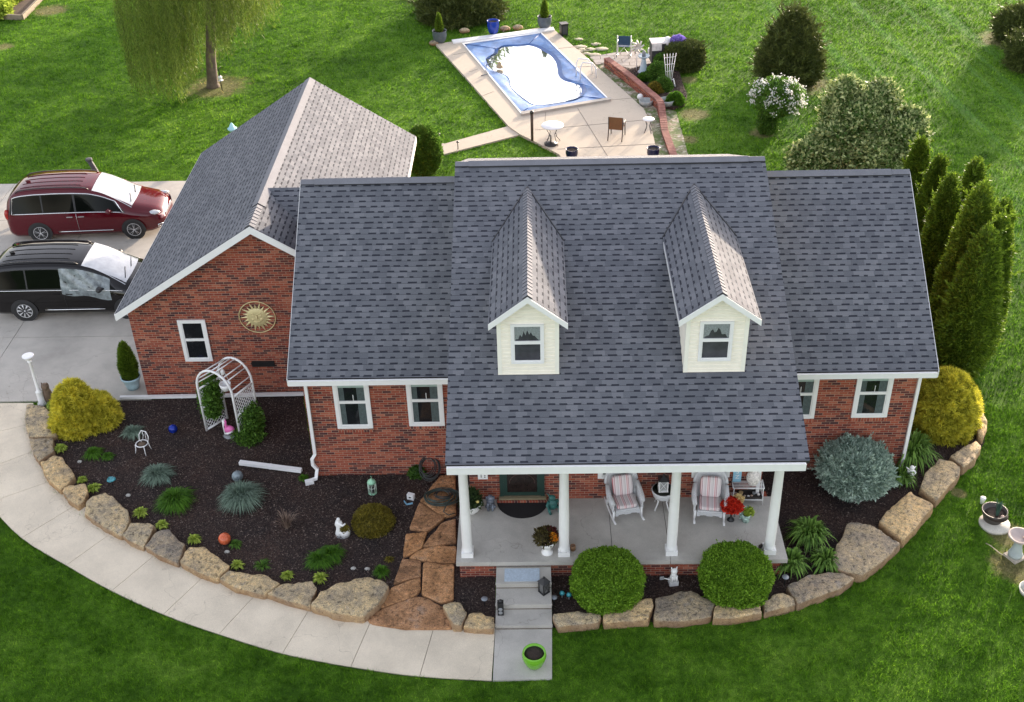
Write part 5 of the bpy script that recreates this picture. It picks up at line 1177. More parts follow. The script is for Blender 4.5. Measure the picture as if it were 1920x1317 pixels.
# seams of the cover
mb.mat(1)
for a, b_ in ((0, 3), (1, 0), (2, 8), (3, 14), (3, 20)):
    pass
for i in range(4):
    p = Vector(I[i]); q = min(wr_, key=lambda w_: (w_-p).length)
    mb.tube([(p.x, p.y, PZ+.01), ((p.x*.5+q.x*.5), (p.y*.5+q.y*.5), PZ), (q.x, q.y, PZ-.055)], .022, 5)
cv = mb.build('cover', [M('blue pool cover', (.115, .225, .46), .55, var=.28, scale=2.5, bmp=.5, bs=7), M('dark blue seam', (.03, .08, .25), .6)], t)
mb = MB(); 
dk = [k for k in range(NW) if (wr_[k]-C0).dot(Vector((.95, .31))) > .35 or (wr_[k]-C0).dot(Vector((-.31, .95))) > 2.3]
for k in dk:
    k2 = (k+1) % NW
    if k2 not in dk: continue
    a, b_ = wr_[k], wr_[k2]; oa, ob = a+(a-C0).normalized()*.0, b_+(b_-C0).normalized()*.0; ia, ib = a-(a-C0).normalized()*.02, b_-(b_-C0).normalized()*.02
    w1 = .17
    e1, e2 = a+Vector((.95, .31))*w1, b_+Vector((.95, .31))*w1
    mb.add([(ia.x, ia.y, .052), (ib.x, ib.y, .052), (e2.x, e2.y, .098), (e1.x, e1.y, .098)], [(0, 1, 2, 3)])
mb.build('wet_cover_edge', M('wet dark blue cover', (.03, .10, .30), .3), t)
m, b, nd, ln = newmat('standing water'); b.inputs['Base Color'].default_value = (.62, .66, .68, 1); b.inputs['Roughness'].default_value = .02; b.inputs['Metallic'].default_value = .85
bump(nd, ln, b, noi(nd, ln, 1.2, nd('TexCoord').outputs['Object'], 3), .02, .02)
mb = MB(); vs = [(p.x, p.y, .05) for p in wr_]+[(C0.x, C0.y, .05)]; mb.add(vs, [(k, (k+1) % NW, NW) for k in range(NW)]); mb.build('water', m, t)
TR = [(-0.537,30.735),(4.172,32.216),(4.240,31.839),(-0.440,30.303)]
MB().prism(TR, .1, .16).build('cover_box', WHITE, t)
RL = [(2.704,22.123),(6.369,23.443),(6.378,23.217),(2.727,21.854)]
ro = MB().prism(RL, .1, .19); ro.build('cover_roller', M('weathered beige', (.42, .38, .33), .7), t)
tt_ = T('deciduous_tree', 'tall tree far beyond the pool, seen only mirrored in its water', 'tree', (-1.3, 58, 0))
MB().tube([(0, 0, 0), (.2, 0, 4), (0, 0, 8), (.2, 0, 11.5)], [.4, .3, .2, .08], 8).build('trunk', BARK, tt_)
crown('crown', tt_, WILL, 2.7, 9.5, 6000, .6, .2, 'egg', 3, .3, 300, -.2, .8, 3, .5, core=.5)
def ladder():
    a = Vector((5.207,25.613,0.100)); mb = MB(); dx = Vector((.95, .31, 0)); dy = Vector((-.31, .95, 0))
    for s in (0, .5):
        o = a+dy*s; mb.tube([o+Vector((0, 0, -.02)), o+Vector((0, 0, .55)), o+dx*.1+Vector((0, 0, .75)), o+dx*.55+Vector((0, 0, .65)), o+dx*.7+Vector((0, 0, .4)), o+dx*.72], .03, 8)
    mb.tube([a+Vector((0, 0, .3)), a+dy*.5+Vector((0, 0, .3))], .02, 6)
    return mb.build('ladder_rail', WHITE, t)
ladder()
pp = T('pool_pump', 'small cover pump with a curved hose on the left side of the pool cover', 'pump', (1.752,27.175,0.120))
mb = MB(); mb.lathe([(.15, 0), (.16, .08), (.10, .12), (.08, .24), (.001, .26)], (0, 0, 0), 14); mb.build('body', M('tan plastic', (.4, .3, .18), .5), pp)
a = Vector((1.752,27.175,0.120)); q = [Vector((1.487,27.075,0.500)), Vector((1.196,26.648,0.450)), Vector((1.165,26.614,0.200)), Vector((1.259,26.442,0.120)), Vector((0.966,26.270,0.120))]
mb = MB(); mb.tube([(0, 0, .2)]+[tuple(p-a) for p in q], .022, 6); mb.build('hose', GREY, pp)

# ================================================================ POOLSIDE THINGS
def pot(name, label, loc, R_, h, mat, soil=True, grp=None, prof=None, mat2=None, wall=.02):
    t = T(name, label, 'planter', loc, 0, grp); prof = prof or [(.62, 0), (.85, .2), (1, .6), (.97, .85), (1.02, .95), (1.02, 1)]
    mb = MB(); P = [(R_*r, h*z) for r, z in prof]; P += [(P[-1][0]-wall, h), (P[-1][0]-wall*1.6, h*.86)]
    mb.lathe([(.001, 0)]+P, (0, 0, 0), 26); mb.build('pot', mat, t)
    if soil: MB().lathe([(P[-1][0]+.004, h*.87), (P[-1][0]*.5, h*.90), (.001, h*.885)], (0, 0, 0), 20).build('soil', SOIL, t)
    return t
SOIL = M('potting soil', (.035, .024, .018), .95, var=.4, scale=20, bmp=.8, bs=40)
NAVY = M('navy glaze', (.008, .012, .055), .12, var=.1, bmp=0); BLUG = M('blue glaze', (.012, .04, .30), .1, var=.25, bmp=0); SLATE = M('slate pot', (.09, .11, .125), .55)
pot('ceramic_pot', 'empty navy glazed pot on the pool deck below the white table', (4.599,17.800,0.100), .23, .40, NAVY, grp=GRP['PL']); pot('ceramic_pot', 'empty navy glazed pot at the deck edge by the brick edging', (7.586,17.724,0.100), .23, .42, NAVY, grp=GRP['PL'])
pot('ceramic_pot', 'bright blue glazed pot behind the pool', (1.366,31.639,0.100), .28, .62, BLUG)
for loc, lab in (((-1.073,30.622,0.100), 'slate grey planter with a small conifer at the left back corner of the pool deck'), ((3.771,32.314,0.100), 'slate grey planter with a small conifer at the right back corner of the pool deck')):
    p = pot('planter', lab, loc, .33, .55, SLATE); crown('conifer', p, ARB, .17, .85, 2600, .08, .025, 'cone', .5, .1, 141, .7, .4)
sp_ = T('speaker', 'black outdoor speaker box in the grass beside the pool deck', 'speaker', (4.657,31.515,0.000), .3)
mb = MB(); mb.box((0, 0, .28), (.32, .32, .5)); mb.box((0, 0, .55), (.36, .36, .05)); mb.box((0, 0, .02), (.36, .36, .04)); mb.build('case', BLACK, sp_); MB().box((0, -.165, .28), (.24, .01, .38)).build('grille', DKGREY, sp_)
def roundtable(label, loc, R_, h, legs=4, disc=False):
    t = T('patio_table', label, 'table', loc); MB().lathe([(.001, h-.02), (R_, h-.03), (R_+.01, h-.01), (R_, h), (.001, h)], (0, 0, 0), 32).build('tabletop', WHITE, t)
    for k in range(legs):
        a = 2*PI*k/legs+.6; c, s = math.cos(a), math.sin(a)
        MB().tube([(R_*.75*c, R_*.75*s, h-.03), (R_*.35*c, R_*.35*s, h*.55), (R_*.45*c, R_*.45*s, h*.3), (R_*.85*c, R_*.85*s, 0)], .014, 6).build('leg', M('grey iron', (.12, .12, .12), .5), t)
    return t
roundtable('white round patio table with an umbrella base beneath it', (3.914,19.250,0.100), .42, .72)
roundtable('small white round table at the deck edge', (7.610,20.080,0.100), .22, .55, 4)
u = T('umbrella_base', 'black umbrella base standing under the white round table', 'umbrella base', (3.851,19.107,0.100)); mb = MB(); mb.lathe([(.001, 0), (.25, 0), (.26, .05), (.12, .09), (.05, .12), (.001, .12)], (0, 0, 0), 20); mb.build('base', BLACK, u); MB().tube([(0, 0, .1), (0, 0, .38)], .025, 8).build('socket', BLACK, u)
u = T('folded_umbrella', 'brown folded pole umbrella at the front corner of the pool', 'umbrella', (3.144,19.478,0.100)); MB().tube([(0, 0, 0), (0, 0, 1.15)], [.05, .06], 8).build('post', M('weathered wood', (.09, .065, .05), .9, bmp=.5), u); MB().lathe([(.07, 1.1), (.085, 1.14), (.06, 1.2), (.001, 1.22)], (0, 0, 0), 10).build('cap', BLACK, u)
c = T('patio_chair', 'brown sling patio chair facing away on the pool deck', 'chair', (6.370,19.635,0.100), R(-14)); BR = M('bronze frame', (.06, .042, .03), .4); SL = M('brown sling', (.17, .085, .035), .8, bmp=.3)
MB().box((0, .02, .42), (.5, .5, .02)).build('seat', SL, c); MB().box((0, -.27, .68), (.5, .02, .52), rx=R(8)).build('backrest', SL, c)
for x in (-.27, .27):
    MB().tube([(x, -.38, 0), (x, -.24, .42), (x, -.31, .94)], .02, 6).build('leg', BR, c); MB().tube([(x, .32, 0), (x, .26, .42), (x, .24, .62)], .02, 6).build('leg', BR, c); MB().tube([(x, .27, .62), (x, 0, .64), (x, -.27, .62)], .022, 6).build('armrest', BR, c)
c = T('camp_chair', 'folding chair with a navy back on the far paved patio', 'chair', (7.270,28.639,0.050), R(-8)); AL = M('aluminium tube', (.55, .56, .55), .35, .6)
MB().box((0, .05, .42), (.5, .45, .02)).build('seat', M('navy canvas', (.02, .06, .12), .8), c); MB().box((0, -.2, .72), (.52, .02, .44), rx=R(10)).build('backrest', MATS['navy canvas'], c)
for x in (-.3, .3): MB().tube([(x, -.2, .95), (x, -.22, .45), (x, -.3, 0), (x, .28, 0), (x, .25, .6), (x, -.2, .62)], .022, 6).build('side_frame', AL, c)
MB().tube([(-.3, -.28, .03), (0, -.2, .40), (.3, -.28, .03)], .016, 6).build('cross_brace', AL, c)
t = T('garden_pinwheel', 'white pinwheel on a thin pole in the far walled bed', 'pinwheel', (7.648,26.486,0.120)); h = 1.063
MB().tube([(0, 0, 0), (0, 0, h)], .018, 6).build('pole', WHITE, t); mb = MB()
for k in range(9):
    a = 2*PI*k/9; mb.tube([(0, -.04, h), (.16*math.cos(a), -.06, h+.16*math.sin(a)), (.3*math.cos(a+.3), -.04, h+.3*math.sin(a+.3))], [.02, .05, .03], 5)
mb.build('blades', M('pale metal', (.6, .55, .5), .4), t)
t = T('birdbath', 'pale blue lighthouse shaped bird bath in the far walled bed', 'birdbath', (7.930,26.283,0.120)); PB = M('pale blue paint', (.42, .52, .58), .5)
MB().lathe([(.001, 0), (.24, 0), (.24, .05), (.17, .1), (.1, .5), (.09, .62)], (0, 0, 0), 18).build('pedestal', PB, t); MB().lathe([(.09, .62), (.24, .70), (.25, .76), (.2, .73), (.001, .70)], (0, 0, 0), 18).build('bowl', PB, t); MB().lathe([(.08, .70), (.07, .85), (.10, .88), (.001, 1.0)], (0, 0, 0), 10).build('finial', GREY, t)
t = T('grill_cart', 'covered grill cart draped in a white cloth beside the hedge', 'grill', (8.815,27.432,0.100), .1); MB().box((0, .1, .5), (.95, .6, .85)).build('cart', DKGREY, t); mb = MB(); mb.box((0, .08, .96), (1.0, .68, .05)); mb.box((-.28, -.26, .80), (.42, .02, .3)); mb.box((.30, -.26, .72), (.35, .02, .45)); mb.build('cloth', M('white cloth', (.72, .68, .66), .9, var=.2, scale=8), t); MB().ball((.2, -.05, 1.05), .13, 10).build('white_bowl', WHITE, t)
shrub('flower_basket', 'mixed pink and green potted flowers in front of the grill cart', 'flowers', (8.819,26.983,0.100), mat=GRN, R_=.33, h=.55, n=2500, L=.09, W=.05, prof='ball', lump=.2, seed=150)
PUR = leafmat('purple petals', (.14, .09, .38), (.42, .32, .80), .2); PINK = leafmat('pink petals', (.5, .2, .32), (.85, .6, .7), .2)
t = T('purple_flowers', 'bright purple flower basket against the squared hedge', 'flowers', (9.486,27.396,0.100)); crown('flowers', t, PUR, .34, .34, 1900, .07, .07, 'mound', .85, .2, 151, .2, .9); crown('trailing_leaves', t, PINK, .22, .45, 700, .07, .05, 'egg', .45, .2, 152, .2, .9, cx=-.35); MB().tube([(0, 0, 0), (0, 0, .9)], .03, 6).build('stand', BLACK, t)
t = T('white_trellis', 'leaning white trellis in the far walled bed', 'trellis', (8.876,24.776,0.120), .2); mb = MB()
for k in range(5): mb.tube([((k-2)*.04, 0, 0), ((k-2)*.13, .05, 1.35)], .014, 5)
for z in (.3, .6, .9, 1.2): mb.tube([(-.05-z*.14, .03, z), (.05+z*.14, .03, z)], .012, 5)
mb.tube([(0, 0, .1), (.15, -.1, .3), (.2, -.25, 0)], .03, 6); mb.build('lattice', WHITE, t)
t = T('driftwood', 'upright piece of driftwood behind the purple flowers', 'driftwood', (9.833,28.837,0.000)); mb = MB(); mb.tube([(0, 0, 0), (-.05, 0, .5), (-.12, 0, .9)], [.2, .14, .04], 8); mb.tube([(.05, 0, 0), (.18, 0, .45), (.1, 0, .75)], [.14, .1, .03], 7); mb.tube([(-.1, 0, 0), (-.3, 0, .3)], [.1, .04], 7); mb.build('wood', M('grey driftwood', (.30, .22, .17), .9, bmp=.7, bs=20), t)
t = T('white_figurine', 'small white goose figurine left of the grill cart', 'figurine', (8.386,27.846,0.100)); mb = MB(); mb.ball((0, 0, .18), .14, 10, 1.2, .8, 1.1); mb.tube([(-.08, 0, .25), (-.12, 0, .42), (-.08, 0, .52)], [.05, .035, .045], 7); mb.build('body', WHITE, t)
for loc, lab, r in (((7.770,22.954,0.020), 'grey metal ring planter lying in the gravel by the pool deck', .26), ((8.592,22.777,0.100), 'wire basket in the lower corner of the far bed', .3)):
    t = T('ring_planter', lab, 'planter', loc); mb = MB(); mb.lathe([(r, 0), (r*1.1, .2), (r*1.02, .22), (r*.92, .03), (.001, .02)], (0, 0, 0), 20); mb.build('rim', M('weathered zinc', (.36, .38, .37), .6, var=.3), t)
tag(MB().ball((0, 0, .12), .13, 10).build('white_globe', WHITE, None, (7.578,23.524,0.020)), 'white ball lying in the gravel beside the pool deck', 'ball')
# brick garden wall, tapering down towards the house
WL = [(6.416,27.386),(7.272,25.350),(7.841,23.796),(8.278,22.599),(8.299,21.469),(8.255,20.133),(8.311,19.047),(8.371,17.864),(8.414,16.600)]
WH = [.34, .34, .33, .30, .18, .12, .10, .09, .09]
mb = MB(); th = .12
lp, rp = [], []
for i, p in enumerate(WL):
    a, b_ = Vector(WL[max(i-1, 0)]), Vector(WL[min(i+1, len(WL)-1)]); tt = (b_-a).normalized(); nn = Vector((-tt.y, tt.x)); p = Vector(p); lp.append(p-nn*th); rp.append(p+nn*th)
vs = []
for i in range(len(WL)): vs += [(lp[i].x, lp[i].y, 0), (lp[i].x, lp[i].y, WH[i]), (rp[i].x, rp[i].y, WH[i]), (rp[i].x, rp[i].y, 0)]
n = len(WL); mb.add(vs, [(4*i+k, 4*i+k+1, 4*i+k+5, 4*i+k+4) for i in range(n-1) for k in range(3)]+[(0, 3, 2, 1), (4*n-4, 4*n-3, 4*n-2, 4*n-1)])
gw = T('garden_wall', 'low curved red brick garden wall beside the pool deck', 'wall'); mb.build('wall', BRICK, gw)
cp = MB(); gc = np.random.default_rng(8)
dense = crom([tuple(p) for p in WL], 9)
for i in range(len(dense)-1):
    a, b_ = Vector(dense[i]), Vector(dense[i+1]); f = i/(len(dense)-1)*(n-1); k = min(int(f), n-2); z = WH[k]+(WH[k+1]-WH[k])*(f-k); d = b_-a
    cp.box(((a.x+b_.x)/2, (a.y+b_.y)/2, z+.032), (d.length*.93, .27, .06), rz=math.atan2(d.y, d.x)+gc.normal(0, .03))
cp.build('coping', M('salmon coping brick', (.27, .11, .085), .85, var=.35, scale=3, bmp=.4, bs=20), gw)
t = T('path_light', 'thin black path light in the grass above the garden path', 'path light', (-0.433,19.756,0.000)); 
for loc, lab in (((-0.427,19.657,0.000), 'left of the two'), ((0.327,18.945,0.000), 'right of the two')): pass
def pathlight(loc, lab, h=.35):
    t = T('path_light', lab, 'path light', loc, 0, 'path lights'); MB().tube([(0, 0, 0), (0, 0, h)], .018, 6).build('stake', BLACK, t); MB().lathe([(.001, h), (.06, h), (.05, h+.03), (.001, h+.06)], (0, 0, 0), 10).build('cap', BLACK, t); return t
bpy.data.objects.remove(t)
pathlight((-0.427,19.657,0.000), 'black path light in the grass on the far side of the garden path'); pathlight((0.329,18.897,0.000), 'black path light on the near side of the garden path')
t = T('red_flowers', 'coral flower spray just above the right end of the highest ridge', 'flowers', ((10.967,17.209,0.000)[0], 12.5, 0)); h = 2.6
mb = MB(); mb.tube([(0, 0, 0), (0, 0, 1.2)], .03, 6); mb.build('stem', BARK, t)
bpy.data.objects.remove(t.children[0]); bpy.data.objects.remove(t)
# left back lawn
t = T('raised_bed', 'timber edged vegetable bed with green leaves in the far left corner', 'garden bed', (-23.005,35.790,0.000)); TB = M('grey timber', (.22, .18, .13), .9, bmp=.5)
BB = [(-22.191,35.254),(-22.298,38.456),(-22.432,41.388),(-26.479,40.535),(-24.604,35.725)]; bl = (-23.005,35.790,0.000); BBl = [(x-bl[0], y-bl[1]) for x, y in BB]
MB().prism(BBl, 0, .16).build('soil', M('bare soil', (.10, .065, .045), .95, var=.3, scale=3, bmp=.8, bs=12), t)
mb = MB()
for i in (0, 1, 4):
    a, b_ = Vector(BBl[i]), Vector(BBl[(i+1) % 5]); d = b_-a; mb.box(((a.x+b_.x)/2, (a.y+b_.y)/2, .13), (d.length, .12, .26), rz=math.atan2(d.y, d.x))
mb.build('timber_edge', TB, t)
for i, (px, r) in enumerate((((-24.062,37.390,0.100), .75), ((-23.869,38.068,0.100), .6), ((-23.541,35.849,0.100), .5))): crown('leaves', t, CHART, r, .7, 1500, .26, .16, 'mound', .1, .2, 160+i, .3, .9, cx=px[0]-bl[0], cy=px[1]-bl[1])
t = T('bird_feeder', 'small white feeder hanging beside the willow trunk', 'feeder', (-10.043,25.302,0.000)); MB().tube([(0, 0, 0), (0, 0, 1.0), (.1, 0, 1.1)], .02, 6).build('hook', BLACK, t); mb = MB(); mb.ball((0, 0, .62), .09, 8); mb.lathe([(.12, .5), (.001, .52)], (0, 0, 0), 10); mb.build('feeder', WHITE, t)
t = T('stove_pipe', 'dark bent pipe standing in the grass behind the red minivan', 'pipe', (-12.652,16.577,0.000)); h = 0.955; mb = MB(); mb.tube([(0, 0, 0), (-.02, 0, h*.4), (-.12, 0, h*.75), (-.2, 0, h)], [.14, .11, .09, .09], 12); mb.lathe([(.12, h-.02), (.12, h+.05), (.06, h+.05)], (-.2, 0, 0), 12); mb.build('pipe', DKGREY, t)
t = T('closed_parasol', 'pale aqua closed parasol tip showing above the gable roof', 'parasol', (-8.421,19.997,0.000)); h = 0.842; MB().lathe([(.12, .5), (.2, .6), (.16, h*.7), (.05, h-.05), (.001, h)], (0, 0, 0), 8).build('canopy', M('aqua cloth', (.35, .62, .66), .8), t); MB().tube([(0, 0, 0), (0, 0, .7)], .03, 6).build('pole', WHITE, t)
# ================================================================ FRONT YARD THINGS
def post(loc):
    t = T('lamp_post', 'white fluted post with an empty flat top at the driveway corner', 'post', loc); h = 1.577
    MB().lathe([(.13, 0), (.13, .03), (.095, .06), (.09, .38), (.10, .40), (.065, .44), (.05, .5), (.042, h-.22), (.06, h-.2), (.06, h-.17), (.045, h-.15)], (0, 0, 0), 16).build('shaft', PVC, t)
    MB().lathe([(.045, h-.15), (.10, h-.10), (.10, h-.06), (.15, h-.03), (.155, h), (.13, h+.01), (.001, h-.01)], (0, 0, 0), 20).build('cap', PVC, t)
post((-10.159,3.149,0.000))
t = T('owl_statue', 'brown owl statue behind the white post', 'statue', (-10.001,3.242,0.000)); mb = MB(); mb.lathe([(.001, 0), (.10, 0), (.12, .12), (.125, .28), (.10, .38), (.09, .42), (.105, .48), (.10, .55), (.04, .60), (.001, .6)], (0, 0, 0), 14)
for s in (-1, 1): mb.tube([(s*.06, 0, .56), (s*.08, 0, .64)], [.03, .005], 5); mb.ball((s*.04, -.09, .50), .022, 6)
mb.build('body', M('brown stone', (.16, .11, .075), .8, var=.4, scale=14, bmp=.6), t)
p = pot('planter', 'pale blue pot with a small conifer at the gable wing corner', (-7.852,3.770,0.045), .26, .40, M('pale blue glaze', (.42, .60, .66), .25, bmp=0), prof=[(.62, 0), (.72, .3), (.92, .8), (1.03, .86), (1.05, 1)]); crown('conifer', p, ARB, .24, 1.500-.38, 6500, .08, .025, 'column', .36, .1, 142, .75, .4)
def pipe(name, label, a, b_, w_=.1, z=.06, n=1):
    t = T(name, label, 'pipe', a); d = Vector(b_)-Vector(a); d.z = 0; L_ = d.length; ang = math.atan2(d.y, d.x); t.rotation_euler.z = ang
    MB().box((L_/2, 0, z), (L_, w_, w_*.8)).build('tube', WHITE, t)
    for k in range(1, n+1): MB().box((L_*k/(n+1), 0, z), (.05, w_*1.08, w_*.86)).build('collar', PVC, t)
    return t
pipe('drain_pipe', 'long white drain pipe lying across the mulch from the downspout', (-4.227,0.412,0.060), (-2.622,0.075,0.060), .11, .06)
pipe('drain_pipe', 'long white pipe lying along the foot of the gable wall', (-8.043,3.215,0.060), (-3.015,3.276,0.060), .09, .06, 2)
# arbor: two arched side frames and rungs, lattice sides, climbing leaves
A0, A1, A2, A3 = (-5.440,1.867,0.000), (-4.419,1.514,0.000), (-4.962,2.450,0.000), (-4.141,2.760,0.000)       # near left foot, near right foot, far left, far right
A0, A2, A1, A3 = (-5.393,1.844,0.000), (-4.957,2.358,0.000), (-4.424,1.470,0.000), (-4.062,2.111,0.000)
mid = (Vector(A0)+Vector(A1)+Vector(A2)+Vector(A3))/4
AH = 1.856
t = T('garden_arbor', 'white arched garden arbor with climbing vines in the front bed', 'arbor', tuple(mid))
f = [Vector(a)-mid for a in (A0, A1, A2, A3)]
def arch(p, q, n=14):
    up_ = 1.42; r = 1.0; pts = [p+Vector((0, 0, 0)), p+Vector((0, 0, up_))]
    for k in range(1, n): 
        a = PI*k/n; c = (p+q)/2+Vector((0, 0, up_)); pts.append(c+(p-q)/2*math.cos(a)+Vector((0, 0, 1))*(.62*math.sin(a)))
    return pts+[q+Vector((0, 0, up_)), q]
P1, P2 = arch(f[0], f[1]), arch(f[2], f[3])
MB().tube(P1, .032, 8).build('arch', PVC, t); MB().tube(P2, .032, 8).build('arch', PVC, t)
for k in (2, 3, 5, 6, 8, 9, 11, 12, 14): MB().tube([P1[k], P2[k]], .016, 6).build('rung', PVC, t)
for a, b_ in ((f[0], f[2]), (f[1], f[3])):
    mb = MB(); e = b_-a; L_ = e.length; u_ = e.normalized()
    for z in (.05, .75, 1.35): mb.tube([a+Vector((0, 0, z)), b_+Vector((0, 0, z))], .028, 6)
    for z0_, z1_ in ((.05, .75), (.75, 1.35)):
        H_ = z1_-z0_; st_ = .11; k = -H_
        while k < L_:
            for s in (1, -1):
                s0, s1 = max(0, k), min(L_, k+H_)
                if s1-s0 < .03: continue
                za, zb = z0_+(s0-k), z0_+(s1-k)
                if s < 0: za, zb = z1_-(s0-k), z1_-(s1-k)
                mb.tube([a+u_*s0+Vector((0, 0, za)), a+u_*s1+Vector((0, 0, zb))], .009, 4, cap=False)
            k += st_
    mb.build('lattice_panel', PVC, t)
def vine(name, label, c, rx, ry, z0, h, seed, n):
    t = T(name, label, 'vine', c); crown('leaves', t, GRN, rx, h, n, .075, .05, 'box', z0, .35, seed, .1, .9, sy=ry/rx, core=.4, depth=.6, f=4); MB().tube([(0, 0, 0), (.03, 0, z0+h*.5)], .015, 6).build('stem', BARK, t)
am = Vector(mid)
vm = (Vector(A0)+Vector(A2))/2; vine('climbing_vine', 'dense green vine filling the left side of the arbor', (vm.x, vm.y+.1, 0), .2, .42, .35, 1.05, 170, 5200)
vine('climbing_vine', 'loose vine hanging outside the left arch of the arbor', (vm.x-.25, vm.y+.25, 0), .16, .3, .15, 1.0, 174, 1200)
vm = (Vector(A1)+Vector(A3))/2; vine('climbing_vine', 'vine with lilac flowers at the right foot of the arbor', (vm.x+.12, vm.y-.1, 0), .26, .40, 0, .85, 171, 2600); 
vine('ground_vine', 'low leafy growth spreading in front of the right arbor foot', (A1[0]+.22, A1[1]-.02, 0), .38, .3, 0, .25, 172, 2600)
t = T('hanging_basket', 'white hanging basket under the top of the arbor', 'basket', (am.x, am.y, 1.25)); mb = MB(); mb.lathe([(.001, 0), (.10, .01), (.14, .12), (.15, .2), (.13, .2), (.11, .06)], (0, 0, 0), 14); mb.build('basket', PVC, t)
mb = MB()
for k in range(3): a = 2*PI*k/3; mb.tube([(.14*math.cos(a), .14*math.sin(a), .2), (0, 0, .72)], .006, 4)
mb.build('chain', PVC, t); MB().ball((0, 0, .55), .06, 8, 1, 1, 1.4).build('ornament', WHITE, t)
t = T('bird_statue', 'pink bird statue on a grey base inside the arbor', 'statue', (-4.748,1.631,0.000)); MB().lathe([(.16, 0), (.16, .04), (.001, .05)], (0, 0, 0), 16).build('base', GREY, t)
mb = MB(); mb.ball((.02, 0, .22), .11, 12, 1.25, .8, 1.0); mb.tube([(.0, 0, .25), (-.06, 0, .36), (-.04, 0, .46), (-.07, 0, .52)], [.06, .035, .03, .045], 8); mb.build('body', M('pink paint', (.72, .16, .42), .5), t); mb = MB(); mb.tube([(-.1, -.04, .12), (0, -.1, .16), (.12, -.06, .2)], .025, 6); mb.tube([(-.1, -.04, .12), (-.11, -.03, .35), (-.08, 0, .54)], [.02, .02, .05], 6); mb.build('white_trim', WHITE, t)
def globe(label, loc, r, mat, z=None): 
    t = T('gazing_globe', label, 'garden globe', loc); MB().ball((0, 0, r*.95+.02), r, 16).build('globe', mat, t); MB().lathe([(r*.6, 0), (r*.5, .04), (r*.3, .05)], (0, 0, 0), 12).build('base', DKGREY, t)
globe('cobalt blue glass globe in the mulch left of the arbor', (-6.247,1.794,0.000), .12, M('cobalt glass', (.01, .03, .28), .06, .3, var=.5, scale=14, bmp=0))
globe('orange swirled glass globe in the front bed', (-4.006,-2.369,0.000), .145, M('orange glass', (.55, .12, .05), .12, .1, var=.5, scale=11, bmp=0))
globe('grey patterned globe behind the largest blue green tuft', (-4.162,-0.150,0.000), .14, M('grey glass', (.22, .27, .29), .2, .1, var=.4, scale=14, bmp=0))
t = T('teal_ornament', 'small teal glass flower ornament near the lime tufts', 'ornament', (-7.228,-0.297,0.000)); TEAL = M('teal glass', (.05, .28, .32), .15, .2, var=.4, scale=12, bmp=0)
MB().tube([(0, 0, 0), (0, 0, .16)], .01, 5).build('stake', BLACK, t); mb = MB(); mb.lathe([(.001, .15), (.10, .20), (.11, .23), (.05, .20), (.001, .22)], (0, 0, 0), 8, wob=.12); mb.build('cup', TEAL, t)
def wirechair(loc, rz):
    t = T('wire_chair', 'small white wire garden chair standing in the mulch', 'chair', loc, rz); s = .28
    mb = MB(); mb.tube([(.15*math.cos(a), .15*math.sin(a), s) for a in np.linspace(0, 2*PI, 20)[:-1]], .013, 6, closed=True); mb.build('seat', PVC, t)
    bk = MB(); bk.tube([(-.13, .08, s), (-.14, .13, s+.16), (-.07, .16, s+.28), (.07, .16, s+.28), (.14, .13, s+.16), (.13, .08, s)], .012, 6); bk.tube([(-.06, .12, s), (-.03, .155, s+.15), (-.05, .16, s+.26)], .008, 5); bk.tube([(.06, .12, s), (.03, .155, s+.15), (.05, .16, s+.26)], .008, 5); bk.build('backrest', PVC, t)
    for x, y in ((-.13, -.1), (.13, -.1), (-.11, .11), (.11, .11)): MB().tube([(x, y, s), (x*1.05, y*1.1, s*.5), (x*1.25, y*1.35, 0)], .011, 6).build('leg', PVC, t)
    MB().ball((0, 0, s-.02), .1, 8, 1, 1, .35).build('nest', M('brown straw', (.13, .09, .06), .9, bmp=.6), t)
wirechair((-6.819,1.017,0.000), R(-20))
def figure(mb, h, w_, c=(0, 0, 0)):      # draped standing or kneeling stone figure
    x, y, z = c
    mb.lathe([(.001, 0), (w_, 0), (w_*.95, h*.08), (w_*.72, h*.3), (w_*.62, h*.5), (w_*.72, h*.66), (w_*.62, h*.75), (w_*.26, h*.80), (w_*.24, h*.83)], c, 16, 1, .8, .05)
    mb.ball((x, y-.01, z+h*.91), h*.085, 12, 1, 1, 1.15)
t = T('angel_statue', 'white statue of a praying figure beside the bronze shrub', 'statue', (-1.351,-2.107,0.000)); SW = M('white plaster', (.80, .80, .78), .6, var=.05, bmp=.15)
MB().lathe([(.17, 0), (.17, .03), (.001, .03)], (.03, 0, 0), 16).build('base', GREY, t); mb = MB(); figure(mb, .50, .12, (-.03, 0, .03)); mb.lathe([(.001, 0), (.12, .0), (.13, .1), (.11, .18), (.09, .17)], (.08, -.03, .03), 14); mb.tube([(-.03, -.03, .40), (.06, -.09, .36), (.13, -.06, .40)], [.035, .03, .02], 7); mb.tube([(-.08, .04, .4), (-.10, .07, .28), (-.09, .06, .15)], [.03, .05, .02], 6); mb.build('figure', SW, t); crown('plants', t, OLIVE, .09, .12, 260, .05, .03, 'mound', .18, .1, 180, .3, .8, cx=.09, cy=-.03)
t = T('bird_lantern', 'mint green wire birdcage lantern in the front bed', 'lantern', (-0.789,-0.662,0.000)); MINT = M('mint paint', (.32, .62, .42), .5); h = .34
MB().lathe([(.001, 0), (.11, 0), (.11, .03), (.001, .03)], (0, 0, 0), 16).build('base', MINT, t); MB().lathe([(.11, h), (.09, h+.05), (.03, h+.09), (.012, h+.12), (.001, h+.13)], (0, 0, 0), 16).build('dome', MINT, t); mb = MB()
for k in range(8): a = 2*PI*k/8; mb.tube([(.1*math.cos(a), .1*math.sin(a), .02), (.1*math.cos(a), .1*math.sin(a), h)], .008, 5)
